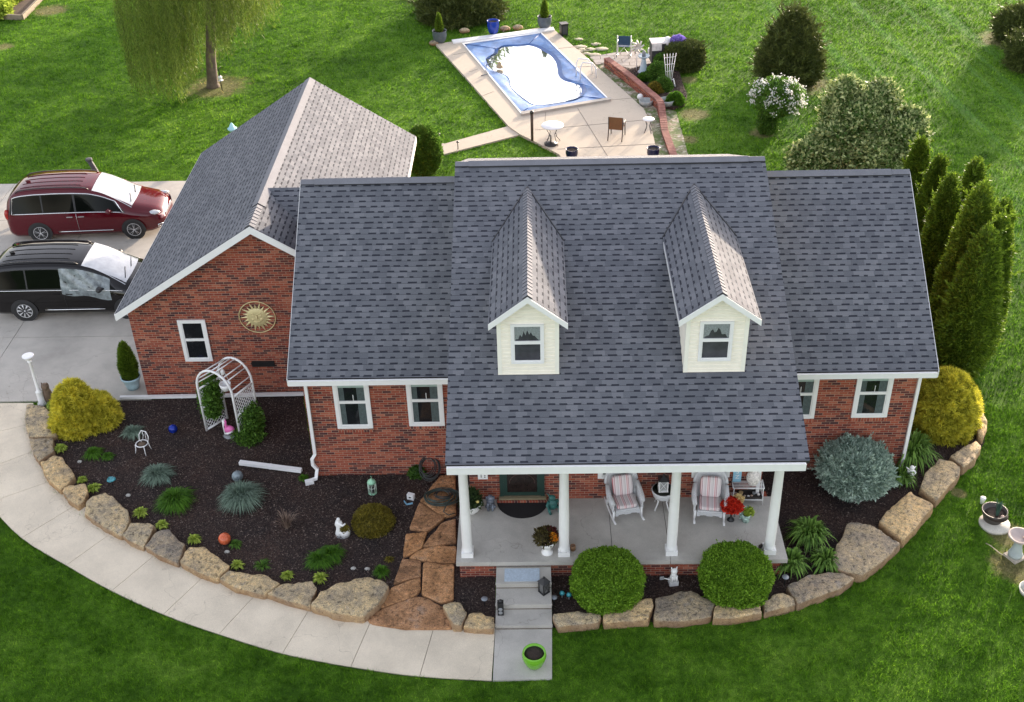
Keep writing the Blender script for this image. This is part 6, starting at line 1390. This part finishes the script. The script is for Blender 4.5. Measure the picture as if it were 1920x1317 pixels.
mb.tube([(.1*math.cos(a), .1*math.sin(a), h*.62) for a in np.linspace(0, 2*PI, 17)[:-1]], .008, 5, closed=True); mb.build('cage', M('pale mint wire', (.6, .72, .62), .5), t); MB().lathe([(.04, .03), (.04, .16), (.001, .17)], (0, 0, 0), 10).build('candle', DKGREY, t)
MB().tube([(0, 0, h+.12), (.015, 0, h+.16), (0, 0, h+.2), (-.015, 0, h+.17)], .006, 5).build('ring', MINT, t)
t = T('birdhouse', 'tiny white and blue birdhouse next to the hose coils', 'birdhouse', (0.162,-0.909,0.000), R(-20)); mb = MB(); mb.box((0, 0, .10), (.17, .10, .15)); mb.build('box', WHITE, t); mb = MB(); mb.box((-.055, 0, .20), (.15, .14, .015), ry=R(-38)); mb.box((.055, 0, .20), (.15, .14, .015), ry=R(38)); mb.build('roof', M('sky blue paint', (.25, .50, .68), .5), t); MB().lathe([(.001, 0), (.028, .0), (.028, .01), (.001, .01)], (0, 0, 0), 10).build('opening', BLACK, t, (0, -.055, .11))
t.children[-1].rotation_euler = (R(90), 0, 0)
HOSE = M('grey green hose', (.045, .065, .055), .4, var=.4, scale=6, bmp=0); HOSE2 = M('dark hose', (.03, .032, .03), .4)
def hose(label, loc, r, n, mat, zstep=.01, sy=1, wob=.1, seed=1, tail=None, tilt=0):
    g = np.random.default_rng(seed); pts = []
    for k in range(n*26):
        a = 2*PI*k/26; rr = r*(.62+.38*(1-k/(n*26)))*(1+wob*math.sin(a*.37+seed)); pts.append((rr*math.cos(a)+.05*math.sin(k*.03), rr*sy*math.sin(a), .03+zstep*k/26+.012*math.sin(a*2.3)+tilt*(rr*math.sin(a)+r)))
    if tail: pts += tail
    t = T('garden_hose', label, 'hose', loc); MB().tube(pts, .013, 6).build('coil', mat, t); return t
hose('upper hose coil leaning by the brick wall at the path end', (0.554,-0.169,0.100), .26, 6, HOSE2, .02, 1, .06, 2, tilt=.7)
hose('loose hose coils lying on the flagstones', (0.879,-0.996,0.100), .45, 7, HOSE, .01, .72, .12, 3, [(.1, -.5, .03), (.22, -.62, .03), (.38, -.55, .03)])
hose('inner hose loop lying on the flagstones among the larger coils', (0.919,-0.969,0.160), .24, 3, HOSE2, .01, .7, .1, 9)
t = T('leafy_weed', 'dark leafy weed against the wall beside the upper hose coil', 'plant', (0.245,0.014,0.000)); crown('leaves', t, GRN, .22, .3, 900, .06, .03, 'mound', 0, .2, 181, .2, .9, tint=(.2, .2))
# ================================================================ STEPS
def zface(y): pass
tag(MB().bb(-.38, .38, -.19, .19, 0, .012).build('step_mat', M('blue grey mat', (.42, .50, .58), .9, var=.15, scale=30), None, (2.84, -3.86, .402)), 'pale blue grey mat on the top porch step', 'mat')
def lantern(label, loc, w_, h, mat, rz=0, cat='lantern', pyr=True, glass=None):
    t = T('lantern', label, cat, loc, rz); mb = MB(); mb.box((0, 0, .01), (w_*1.1, w_*1.1, .02)); mb.build('base', mat, t); mb = MB()
    for x in (-1, 1):
        for y in (-1, 1): mb.box((x*w_*.46, y*w_*.46, h*.38), (w_*.1, w_*.1, h*.72))
        mb.tube([(-w_*.45, x*w_*.47, .03), (w_*.45, x*w_*.47, h*.72)], .006, 4); mb.tube([(w_*.45, x*w_*.47, .03), (-w_*.45, x*w_*.47, h*.72)], .006, 4)
    mb.build('frame', mat, t); MB().box((0, 0, h*.38), (w_*.8, w_*.8, h*.66)).build('glass', glass or M('lantern glass', (.12, .12, .12), .1), t)
    r = MB(); q = w_*.62; r.add([(-q, -q, h*.74), (q, -q, h*.74), (q, q, h*.74), (-q, q, h*.74), (0, 0, h)], [(0, 1, 4), (1, 2, 4), (2, 3, 4), (3, 0, 4), (3, 2, 1, 0)]); r.lathe([(.02, h-.03), (.025, h+.02), (.001, h+.03)], (0, 0, 0), 8); r.build('roof', BLACK if mat is not BLACK else mat, t); return t
lantern('black peaked lantern with diagonal bars on the right end of the steps', (3.311,-4.233,0.270), .17, .42, BLACK, R(40))
t = T('tall_lantern', 'narrow black lantern with a round emblem on the left of the steps', 'lantern', (2.388,-4.723,0.135)); MB().box((0, 0, .18), (.13, .11, .36)).build('case', BLACK, t)
for z in (.09, .19): MB().lathe([(.001, 0), (.045, 0), (.045, .012), (.02, .014)], (0, 0, 0), 14).build('disc', GREY, t, (0, -.058, z)).rotation_euler = (R(90), 0, 0)
MB().lathe([(.05, .36), (.04, .40), (.001, .42)], (0, 0, 0), 8).build('cap', BLACK, t)
p = pot('flower_pot', 'lime green round pot of bare soil on the walkway pad', (3.092,-6.056,0.050), .25, .40, M('lime green glaze', (.16, .42, .03), .2, bmp=0, var=.08), prof=[(.5, 0), (.72, .2), (.93, .55), (1.0, .8), (.95, .96), (.93, 1)])
for i, (loc, lab) in enumerate((((3.702,-4.165,0.000), 'teal glass mushroom in the mulch right of the steps, left of a pair'), ((3.850,-4.214,0.000), 'teal glass mushroom in the mulch right of the steps, right of a pair'))):
    t = T('glass_mushroom', lab, 'ornament', loc, 0, 'teal garden ornaments'); MB().tube([(0, 0, 0), (0, 0, .15)], .018, 6).build('stem', GREY, t); MB().lathe([(.055, .13), (.06, .16), (.04, .2), (.001, .22)], (0, 0, 0), 12).build('cap', TEAL, t)
def solar(label, loc, r=.07, h=.22):
    t = T('solar_light', label, 'solar light', loc, 0, 'solar lights'); MB().tube([(0, 0, 0), (0, 0, h)], .012, 6).build('stake', BLACK, t); MB().lathe([(.001, h-.03), (r*.7, h-.02), (r, h), (r, h+.012), (.001, h+.02)], (0, 0, 0), 16).build('disc', M('clear grey plastic', (.22, .24, .27), .15), t)
solar('grey disc solar light in the mulch left of the steps', (2.033,-4.378,0.000)); solar('grey disc solar light beside the right side of the steps', (3.525,-4.350,0.000)); solar('round solar light at the left end of the long curved stone', (8.528,-3.895,0.000), .075, .3)
# ================================================================ RIGHT FRONT BED AND LAWN
t = T('animal_statue', 'white cat statue with a small flag in the mulch between the boxwoods', 'statue', (6.135,-3.784,0.000), R(8)); mb = MB(); mb.box((0, 0, .07), (.20, .16, .14)); mb.lathe([(.09, .13), (.085, .25), (.06, .33), (.065, .36)], (0, 0, 0), 14, 1, .8); mb.ball((0, -.01, .41), .07, 10, 1.1, .9, .95)
for s in (-1, 1): mb.tube([(s*.045, 0, .45), (s*.065, 0, .53)], [.028, .004], 5); mb.tube([(s*.05, -.07, .32), (s*.045, -.09, .15)], [.022, .02], 6)
mb.build('body', SW, t); MB().tube([(-.08, -.05, .2), (-.22, -.02, .24)], .012, 5).build('arm', SW, t); MB().box((-.27, -.02, .25), (.09, .015, .09)).build('flag', GREY, t)
t = T('cherub_statue', 'white cherub statue in front of the daylilies', 'statue', (12.129,-0.491,0.000)); mb = MB(); mb.lathe([(.001, 0), (.08, 0), (.08, .05), (.055, .06)], (0, 0, 0), 14); mb.tube([(-.03, 0, .05), (-.035, -.01, .15), (-.03, 0, .24)], [.028, .032, .045], 8); mb.tube([(.035, 0, .05), (.04, -.02, .15), (.03, 0, .24)], [.028, .032, .045], 8); mb.lathe([(.06, .20), (.07, .27), (.075, .34), (.065, .39), (.03, .42)], (0, 0, 0), 12, 1, .8); mb.ball((0, -.01, .47), .058, 10)
mb.tube([(-.06, 0, .38), (-.11, -.02, .33), (-.08, -.05, .40)], [.025, .02, .016], 6); mb.tube([(.06, 0, .38), (.10, -.03, .33), (.06, -.07, .30)], [.025, .02, .016], 6); mb.tube([(-.05, .05, .36), (-.12, .08, .44)], [.03, .008], 5); mb.tube([(.05, .05, .36), (.12, .08, .44)], [.03, .008], 5); mb.build('figure', SW, t)
t = T('white_urn', 'white tipped urn half hidden under the blue spruce', 'planter', (10.742,-1.140,0.000)); mb = MB(); mb.lathe([(.001, 0), (.07, 0), (.14, .1), (.17, .2), (.155, .2), (.12, .09), (.001, .05)], (0, 0, 0), 18); mb.build('bowl', SW, t)
t = T('potted_yucca', 'dark tub with a spiky plant on a round concrete slab in the right lawn', 'planter', (13.670,-2.012,0.000), 0); MB().lathe([(.001, 0), (.34, 0), (.34, .07), (.001, .08)], (0, 0, 0), 28, wob=.02).build('slab', M('pale concrete slab', (.52, .50, .45), .9, speck=.3), t)
MB().lathe([(.001, .08), (.2, .08), (.27, .30), (.285, .32), (.29, .36), (.265, .36), (.25, .29)], (0, .03, 0), 26).build('tub', M('dark bronze tub', (.07, .06, .055), .6), t); MB().lathe([(.262, .29), (.15, .31), (.001, .3)], (0, .03, 0), 20).build('soil', SOIL, t); clumpmesh('spikes', t, leafmat('blue green spikes', (.03, .07, .06), (.09, .17, .13), .2), 40, .12, .42, .03, 190, droop=.15, z0=.28); t.children[-1].location = (-.02, .08, 0); MB().ball((.1, -.08, .31), .05, 6).build('pebble', M('pinkish stone', (.5, .38, .34), .8), t)
t = T('birdbath', 'grey concrete bird bath at the right edge of the lawn', 'birdbath', (13.778,-3.051,0.000)); CB = M('bluish concrete', (.36, .41, .41), .85, bmp=.3); MB().box((0, 0, .03), (.34, .34, .06), rz=.5).build('base', M('sandy concrete', (.42, .38, .32), .9), t); MB().lathe([(.15, .06), (.16, .12), (.14, .16), (.135, .17), (.10, .3), (.08, .45), (.09, .52)], (0, 0, 0), 20).build('pedestal', CB, t); MB().lathe([(.09, .52), (.2, .56), (.26, .62), (.265, .66), (.23, .65), (.17, .60), (.001, .58)], (0, 0, 0), 26, wob=.01).build('bowl', M('pink grey concrete', (.44, .37, .34), .85, bmp=.3), t); MB().ball((.1, -.02, .62), .05, 8, 1.4, .7, .5).build('bird_figure', M('tan ceramic', (.55, .42, .32), .6), t)
t = T('white_disc_planter', 'white rimmed dish cut off by the right edge of the picture', 'planter', (13.751,-4.134,0.000)); MB().lathe([(.001, 0), (.22, 0), (.26, .12), (.24, .13), (.2, .04), (.001, .03)], (0, 0, 0), 24).build('dish', M('ivory ceramic', (.62, .60, .52), .5), t); MB().box((-.03, .02, .08), (.14, .12, .06)).build('block', DKGREY, t)
t = T('white_cup', 'small white cup shaped light in the lawn beside the dark tub', 'ornament', (13.628,-1.262,0.000)); MB().lathe([(.045, 0), (.05, .08), (.065, .14), (.065, .17), (.001, .18)], (0, 0, 0), 16).build('cup', SW, t)
tag(MB().tube([(0, 0, .02), (.08, -.1, .03), (.2, -.32, .02), (.3, -.42, .02)], .012, 5).build('twig', M('pale twig', (.45, .38, .28), .9), None, (13.281,-2.620,0.000)), 'pale fallen twig in the grass left of the bird bath', 'twig')
# ================================================================ PORCH THINGS
FZ = .532
t = T('doormat', 'black half round doormat before the front door', 'mat', (2.845, YMW-.02, FZ)); 
mb = MB(); P = [(.60*math.cos(a), -.02-.62*math.sin(a)) for a in np.linspace(0, PI, 24)]; mb.prism(P, 0, .012); mb.build('mat', M('black rubber', (.012, .011, .012), .9, bmp=.5), t)
tag(t.children[0], t['label'], 'mat'); 
for q in ('label', 'category'): del t.children[0][q]
def stripes():
    m, b, nd, ln = newmat('striped cushion'); tc = nd('TexCoord').outputs['Object']; sp = nd('SeparateXYZ'); ln(tc, sp.inputs[0])
    f = math_(nd, ln, 'FRACT', math_(nd, ln, 'MULTIPLY', sp.outputs[0], 6.2)); c = ramp(nd, ln, f, [(0, (.66, .60, .60)), (.28, (.45, .40, .42)), (.34, (.72, .66, .66)), (.55, (.60, .22, .24)), (.62, (.70, .55, .55)), (.8, (.32, .10, .14)), (.86, (.74, .68, .68))]); c.node.color_ramp.interpolation = 'CONSTANT'; ln(c, b.inputs['Base Color']); b.inputs['Roughness'].default_value = .9; return m
STR = stripes()
def wickermat():
    m, b, nd, ln = newmat('white wicker'); tc = nd('TexCoord').outputs['Object']; ck = nd('TexWave'); ck.inputs['Scale'].default_value = 28; ck.bands_direction = 'Z'; ln(tc, ck.inputs[0]); c2 = nd('TexWave'); c2.inputs['Scale'].default_value = 22; c2.bands_direction = 'X'; ln(tc, c2.inputs[0])
    f = math_(nd, ln, 'MULTIPLY', ck.outputs['Fac'], c2.outputs['Fac']); ln(ramp(nd, ln, f, [(0, (.5, .51, .53)), (.4, (.8, .81, .82)), (1, (.86, .86, .86))]), b.inputs['Base Color']); bump(nd, ln, b, f, .6, .01); b.inputs['Roughness'].default_value = .6; return m
WICK = wickermat()
def cushion(name, sx, sy, sz, parent, loc, rx=0):
    bm = bmesh.new(); bmesh.ops.create_cube(bm, size=1); bmesh.ops.bevel(bm, geom=list(bm.edges), offset=.22, segments=4, affect='EDGES', profile=.6)
    for v in bm.verts: v.co = Vector((v.co.x*sx, v.co.y*sy, v.co.z*sz))
    me = bpy.data.meshes.new(name); bm.to_mesh(me); bm.free(); me.materials.append(STR)
    for p_ in me.polygons: p_.use_smooth = True
    o = bpy.data.objects.new(name, me); col.objects.link(o); o.parent = parent; o.location = loc; o.rotation_euler.x = rx; return o
def rocker(label, loc, rz):
    t = T('rocking_chair', label, 'rocking chair', loc, rz, 'wicker rocking chairs on the porch')
    MB().bb(-.27, .27, -.28, .24, .30, .36).build('seat', WICK, t)
    # curved wraparound back
    mb = MB(); vs = []; n, k = 18, 10
    for i in range(n+1):
        u = -1+2*i/n; ang = u*R(78); x = .34*math.sin(ang); y0 = .30-.22*(1-math.cos(ang))*1.1; topz_ = 1.12-.34*abs(u)**2.6*1.05
        for j in range(k+1):
            z = .36+(topz_-.36)*j/k; vs.append((x*(1+.10*j/k), y0+.17*(j/k), z))
        vs += []
    N0 = (n+1)*(k+1); back = [(x, y+.05, z) for x, y, z in vs]; vs2 = vs+back
    fs = []
    for i in range(n):
        for j in range(k): a = i*(k+1)+j; b_ = (i+1)*(k+1)+j; fs += [(a, b_, b_+1, a+1), (N0+a+1, N0+b_+1, N0+b_, N0+a)]
        a, b_ = i*(k+1)+k, (i+1)*(k+1)+k; fs.append((a, b_, N0+b_, N0+a))
    mb.add(vs2, fs, True); rim = [(vs[i*(k+1)+k][0], vs[i*(k+1)+k][1]+.03, vs[i*(k+1)+k][2]) for i in range(n+1)]; mb.tube(rim, .04, 8); mb.build('backrest', WICK, t)
    for s in (-1, 1):
        a = MB(); a.tube([(s*.35, .22, .80), (s*.37, .05, .66), (s*.36, -.15, .62), (s*.34, -.30, .58)], [.045, .055, .06, .05], 8); a.build('armrest', WICK, t)
        a = MB(); a.bb(s*.34-.02, s*.34+.02, -.28, .24, .30, .60); a.build('side_panel', WICK, t)
        for y in (-.27, .24): MB().tube([(s*.32, y, .34), (s*.33, y*1.1, .06)], [.03, .022], 7).build('leg', PVC, t)
        MB().tube([(s*.33, -.46, .085), (s*.33, -.30, .04), (s*.33, -.05, .022), (s*.33, .25, .04), (s*.33, .48, .10)], .024, 8).build('rocker', PVC, t)
    mb = MB()
    for i in range(8): x = -.25+.5*i/7; mb.bb(x-.034, x+.034, -.30, -.28, .17+.05*abs(math.sin(i*PI/3.5)), .31)
    mb.build('apron', WICK, t)
    cushion('seat_cushion', .48, .48, .11, t, (0, -.04, .42)); cushion('back_cushion', .46, .12, .54, t, (0, .20, .74), R(-18)); t.scale = (1, 1, .84); return t
r1 = rocker('white wicker rocking chair with striped cushions, left of the small table', (5.171,-1.975,0.530), R(12)); 
r2 = rocker('white wicker rocking chair with striped cushions, right of the small table', (7.094,-2.078,0.530), R(-7))
t = T('side_table', 'small round white wicker table between the rocking chairs', 'table', (6.049,-1.844,0.530)); hT = .52
MB().lathe([(.001, hT-.03), (.24, hT-.03), (.25, hT-.01), (.24, hT), (.001, hT)], (0, 0, 0), 26).build('tabletop', M('grey green glass top', (.35, .42, .40), .15), t)
MB().lathe([(.252, hT), (.262, hT-.02), (.22, hT-.16), (.19, hT-.2), (.17, hT-.19), (.235, hT-.02)], (0, 0, 0), 24).build('apron', WICK, t)
for k in range(4): a = 2*PI*k/4+.7; MB().tube([(.18*math.cos(a), .18*math.sin(a), hT-.15), (.13*math.cos(a), .13*math.sin(a), .22), (.23*math.cos(a), .23*math.sin(a), 0)], .018, 6).build('leg', PVC, t)
lantern('white lantern with a grey roof on the porch side table', ((6.049,-1.844,0.530)[0], (6.049,-1.844,0.530)[1], FZ+hT), .20, .42, PVC, 0, glass=M('clear lantern pane', (.35, .36, .36), .2))
t = T('flower_urn', 'white pedestal urn of orange and pink flowers beside the second column', 'planter', (3.395,-3.301,0.530)); MB().lathe([(.001, 0), (.13, 0), (.13, .03), (.07, .07), (.06, .12), (.10, .16), (.17, .28), (.19, .36), (.175, .36), (.15, .3)], (0, 0, 0), 22).build('urn', SW, t)
MB().lathe([(.168, .33), (.08, .34), (.001, .34)], (0, 0, 0), 16).build('soil', SOIL, t); crown('leaves', t, leafmat('bronze leaves', (.03, .02, .012), (.12, .10, .03), .2), .22, .26, 700, .09, .04, 'mound', .34, .2, 200, .3, .9, cy=.05, cx=-.03); crown('leaves', t, leafmat('dark red leaves', (.05, .01, .012), (.15, .03, .03), .2), .13, .26, 300, .08, .04, 'mound', .36, .2, 203, .3, .9, cy=.08, cx=.1)
for cx_, cy_, z, r, mt, s in ((.11, .0, .42, .10, leafmat('orange petals', (.6, .16, .01), (.9, .4, .03), .2), 201),): crown('orange_flowers', t, mt, r, .15, 260, .05, .05, 'mound', z, .2, s, .2, .9, cx=cx_, cy=cy_)
for k in range(6): a = k*1.1; MB().ball((-.02+.09*math.cos(a)*.9, -.09+.05*math.sin(a), .38+.01*(k % 2)), .032, 7, 1, 1, .5).build('pink_flower', M('pale pink petals', (.80, .55, .68), .7), t)
t = pot('planter', 'white bowl planter with dark leaves behind the first column', (1.674,-1.956,0.530), .26, .3, SW, prof=[(.4, 0), (.7, .3), (.95, .8), (1, 1)]); crown('leaves', t, leafmat('dark pot leaves', (.012, .03, .01), (.06, .10, .03), .2), .2, .4, 1000, .1, .045, 'mound', .24, .2, 204, .4, .8); MB().ball((.16, -.12, .42), .045, 7).build('yellow_flower', M('yellow petals', (.75, .62, .2), .7), t)
t = T('dog_statue', 'black and grey puppy figurine left of the doormat', 'statue', (2.112,-1.835,0.530)); mb = MB(); mb.ball((0, .01, .14), .10, 12, 1, 1, 1.5); mb.ball((0, -.04, .34), .08, 10, 1, 1.05, .95); mb.ball((0, -.11, .32), .04, 8, 1, 1.2, .8)
for s in (-1, 1): mb.tube([(s*.05, -.08, .22), (s*.05, -.11, .02)], [.032, .03], 7); mb.tube([(s*.075, -.02, .37), (s*.09, -.04, .27)], [.03, .015], 6); mb.ball((s*.08, .0, .05), .05, 8)
mb.build('body', M('black grey ceramic', (.035, .04, .055), .3, var=.7, scale=9, rgb2=(.14, .16, .2), bmp=0), t)
t = T('frog_statue', 'teal green seated garden statue right of the doormat', 'statue', (3.537,-1.895,0.530), R(20)); TG = M('verdigris', (.03, .13, .115), .5, var=.4, scale=12, bmp=.5); mb = MB(); mb.ball((0, .0, .16), .12, 12, 1.0, .9, 1.3); mb.ball((-.02, -.03, .38), .075, 10, 1.1, 1, .9)
for s in (-1, 1): mb.tube([(s*.09, 0, .26), (s*.16, -.06, .2), (s*.12, -.12, .1)], [.04, .03, .025], 7); mb.tube([(s*.08, -.03, .1), (s*.13, -.12, .09), (s*.1, -.16, .0)], [.05, .035, .03], 7)
mb.tube([(-.05, .02, .40), (-.12, .05, .47)], [.03, .01], 5); mb.build('body', TG, t)
t = T('brown_mug', 'small brown jar right of the second column', 'jar', (3.960,-3.226,0.530)); MB().lathe([(.001, 0), (.06, 0), (.065, .1), (.055, .13), (.045, .13), (.045, .04)], (0, 0, 0), 14).build('jar', M('brown ceramic', (.26, .14, .07), .5), t)
t = T('house_sign', 'white wall plaque with dark figures left of the door', 'sign'); (sx0, sz0), (sx1, _) = [(1.820,1.166),(2.078,1.162)]; t.location = ((sx0+sx1)/2, YMW, sz0+.16); MB().box((0, -.012, 0), (.225, .02, .32)).build('plaque', SW, t)
mb = MB(); mb.bb(-.045, -.030, -.025, -.022, -.11, .04)
for k in range(5): mb.bb(.035, .06, -.025, -.022, -.11+k*.045, -.085+k*.045)
for k in range(3): mb.bb(-.06+k*.05, -.045+k*.05, -.025, -.022, .09, .11)
mb.build('figures', DKGREY, t)
# wire plant stand with shelves
t = T('plant_stand', 'white wire two tier stand against the porch wall', 'stand', (8.006,-1.656,0.530), R(-2)); sw_, sd_, sh = .70, .30, .48
for x in (-1, 1):
    for y in (-1, 1): MB().tube([(x*sw_/2, y*sd_/2, 0), (x*sw_/2*.97, y*sd_/2, sh*.5), (x*sw_/2*.93, y*sd_/2, sh)], .011, 6).build('leg', PVC, t)
for z in (.14, sh):
    mb = MB()
    for y in np.linspace(-sd_/2, sd_/2, 7): mb.tube([(-sw_/2, y, z), (sw_/2, y, z)], .007 if abs(y) < sd_/2-.01 else .012, 5)
    for x in (-sw_/2, sw_/2): mb.tube([(x, -sd_/2, z), (x, sd_/2, z)], .011, 5)
    mb.build('shelf', PVC, t)
sl = Vector((8.006,-1.656,0.530))
t = T('wicker_jar', 'white openwork ginger jar on the wire stand', 'jar', (sl.x+.10, sl.y, FZ+sh+.01)); MB().lathe([(.001, 0), (.09, 0), (.13, .07), (.155, .17), (.15, .26), (.10, .34), (.08, .35), (.08, .40), (.001, .44)], (0, 0, 0), 20).build('jar', M('openwork white wicker', (.68, .64, .60), .7, var=.45, scale=22, bmp=.8, bs=30), t)
t = T('porch_sign', 'pale blue upright sign with white letters on the wire stand', 'sign', (sl.x-.25, sl.y+.08, FZ+sh+.01)); MB().box((0, 0, .38), (.19, .02, .76)).build('board', M('light blue board', (.28, .52, .66), .6), t)
def text(s, parent, loc, size, mat, rot, name='lettering', ext=.002):
    cu = bpy.data.curves.new(name, 'FONT'); cu.body = s; cu.size = size; cu.extrude = ext; cu.align_x = 'CENTER'; cu.align_y = 'CENTER'
    o = bpy.data.objects.new(name, cu); col.objects.link(o); dg = bpy.context.evaluated_depsgraph_get(); me = bpy.data.meshes.new_from_object(o.evaluated_get(dg)); bpy.data.objects.remove(o)
    me.materials.append(mat); o = bpy.data.objects.new(name, me); col.objects.link(o); o.parent = parent; o.location = loc; o.rotation_euler = rot; return o
text('A\nS\nZ', t, (0, -.014, .30), .15, WHITE, (R(90), 0, 0))
t = T('ornament_tray', 'dark tray of small pots and figurines on the lower shelf', 'tray', (sl.x+.06, sl.y-.02, FZ+.155)); mb = MB(); mb.bb(-.26, .26, -.12, .12, 0, .012)
for a_ in ((-.26, .26, -.125, -.115), (-.26, .26, .115, .125), (-.265, -.255, -.12, .12), (.255, .265, -.12, .12)): mb.bb(*a_, 0, .07)
mb.build('tray', M('dark wicker tray', (.03, .025, .022), .8), t)
for k, (x, y, r, cc) in enumerate(((-.2, .03, .055, (.50, .36, .18)), (-.12, -.06, .03, (.6, .5, .4)), (-.04, -.07, .03, (.8, .78, .75)), (.04, -.05, .028, (.6, .45, .35)), (.10, .03, .04, (.3, .32, .32)), (.2, -.02, .035, (.75, .72, .68)))): MB().lathe([(.001, 0), (r*.7, 0), (r, r*1.2), (r*.85, r*1.3), (.001, r*1.0)], (x, y, .013), 12).build('trinket', M('trinket %d' % k, cc, .5), t)
bpy.context.view_layer.update()
t = T('red_flower_stand', 'black pedestal urn filled with red flowers beside the right rocker', 'planter', (7.556,-2.317,0.530)); MB().lathe([(.001, 0), (.085, 0), (.08, .02), (.025, .05), (.02, .22), (.05, .24), (.15, .32), (.17, .40), (.15, .4), (.13, .34), (.001, .32)], (0, 0, 0), 20).build('urn', BLACK, t); MB().tube([(.04, 0, .12), (.09, 0, .1), (.07, 0, .16)], .01, 5).build('scroll', BLACK, t)
crown('red_flowers', t, leafmat('red petals', (.35, .008, .005), (.75, .05, .02), .15), .22, .2, 1500, .05, .05, 'mound', .38, .15, 210, .3, .9); crown('cream_flowers', t, leafmat('cream petals', (.5, .35, .12), (.8, .65, .35), .15), .10, .12, 250, .05, .05, 'mound', .48, .15, 211, .3, .9, cx=.15, cy=.12)
t = T('painted_planter', 'blue and green patterned planter with bright leaves on the porch', 'planter', (7.886,-2.357,0.530), R(5)); PM = M('patterned glaze', (.10, .28, .26), .4, var=.9, scale=16, rgb2=(.38, .52, .46), bmp=0); MB().lathe([(.001, 0), (.08, 0), (.09, .12), (.10, .2), (.08, .2), (.08, .1)], (0, 0, 0), 14).build('pot', PM, t); MB().box((-.02, .10, .17), (.20, .03, .34), rx=R(-6)).build('back_panel', PM, t); MB().lathe([(.078, .17), (.001, .18)], (0, 0, 0), 12).build('soil', M('brown mulch', (.12, .06, .035), .9), t); crown('leaves', t, CHART, .09, .14, 260, .07, .04, 'mound', .18, .2, 212, .3, .8, cx=.06, cy=.05)
t = T('small_figurine', 'tiny dark and white figurine beside the last column', 'figurine', (8.067,-3.235,0.530)); mb = MB(); mb.ball((0, 0, .05), .045, 8); mb.ball((.02, -.01, .11), .03, 8); mb.build('body', M('brown black ceramic', (.05, .035, .03), .5), t); MB().ball((.05, -.04, .03), .025, 8).build('white_face', SW, t)
# sun plaque on the gable wall
(px0, pz0), (px1, pz1) = [(-4.477,2.524),(-3.508,2.507)]; cxp, rp_ = (px0+px1)/2, abs(px1-px0)/2
t = T('sun_plaque', 'round pale gold sun face plaque on the gable wall', 'wall plaque', (cxp, GY0-.01, [(-3.990,2.532)][0][1])); SUNM = M('pale gold metal', (.66, .56, .30), .45, .25, var=.1, scale=5, bmp=.2)
def flat(mb): 
    mb.v = [(x, -z, y) for x, y, z in mb.v]; return mb
mb = MB(); mb.tube([(rp_*.97*math.cos(a), rp_*.97*math.sin(a), .015) for a in np.linspace(0, 2*PI, 49)[:-1]], .014, 6, closed=True); flat(mb).build('outer_ring', SUNM, t)
mb = MB()
for k in range(20):
    a = 2*PI*k/20; ro_ = rp_*(.95 if k % 2 == 0 else .80); ri = rp_*.52; da = 2*PI/44
    mb.add([(ri*math.cos(a-da*1.1), ri*math.sin(a-da*1.1), .01), (ri*math.cos(a+da*1.1), ri*math.sin(a+da*1.1), .01), (ro_*math.cos(a+.05), ro_*math.sin(a+.05), .012), (ri*math.cos(a), ri*math.sin(a), .035)], [(0, 2, 3), (3, 2, 1)])
flat(mb).build('rays', SUNM, t)
mb = MB(); mb.lathe([(rp_*.56, 0), (rp_*.56, .02), (rp_*.5, .035), (rp_*.25, .055), (.001, .06)], (0, 0, 0), 30)
for s in (-1, 1): mb.ball((s*.09, .06, .05), .035, 8, 1.3, .6, .6); mb.tube([(s*.05, .11, .055), (s*.10, .13, .05), (s*.15, .10, .04)], .01, 5); mb.ball((s*.11, -.05, .045), .05, 8, 1, 1, .4)
mb.tube([(0, .09, .055), (0, .02, .08), (0, -.01, .09)], [.014, .02, .028], 6); mb.tube([(-.09, -.10, .045), (-.04, -.12, .06), (.04, -.12, .06), (.09, -.10, .045)], .016, 6); flat(mb).build('face', SUNM, t)
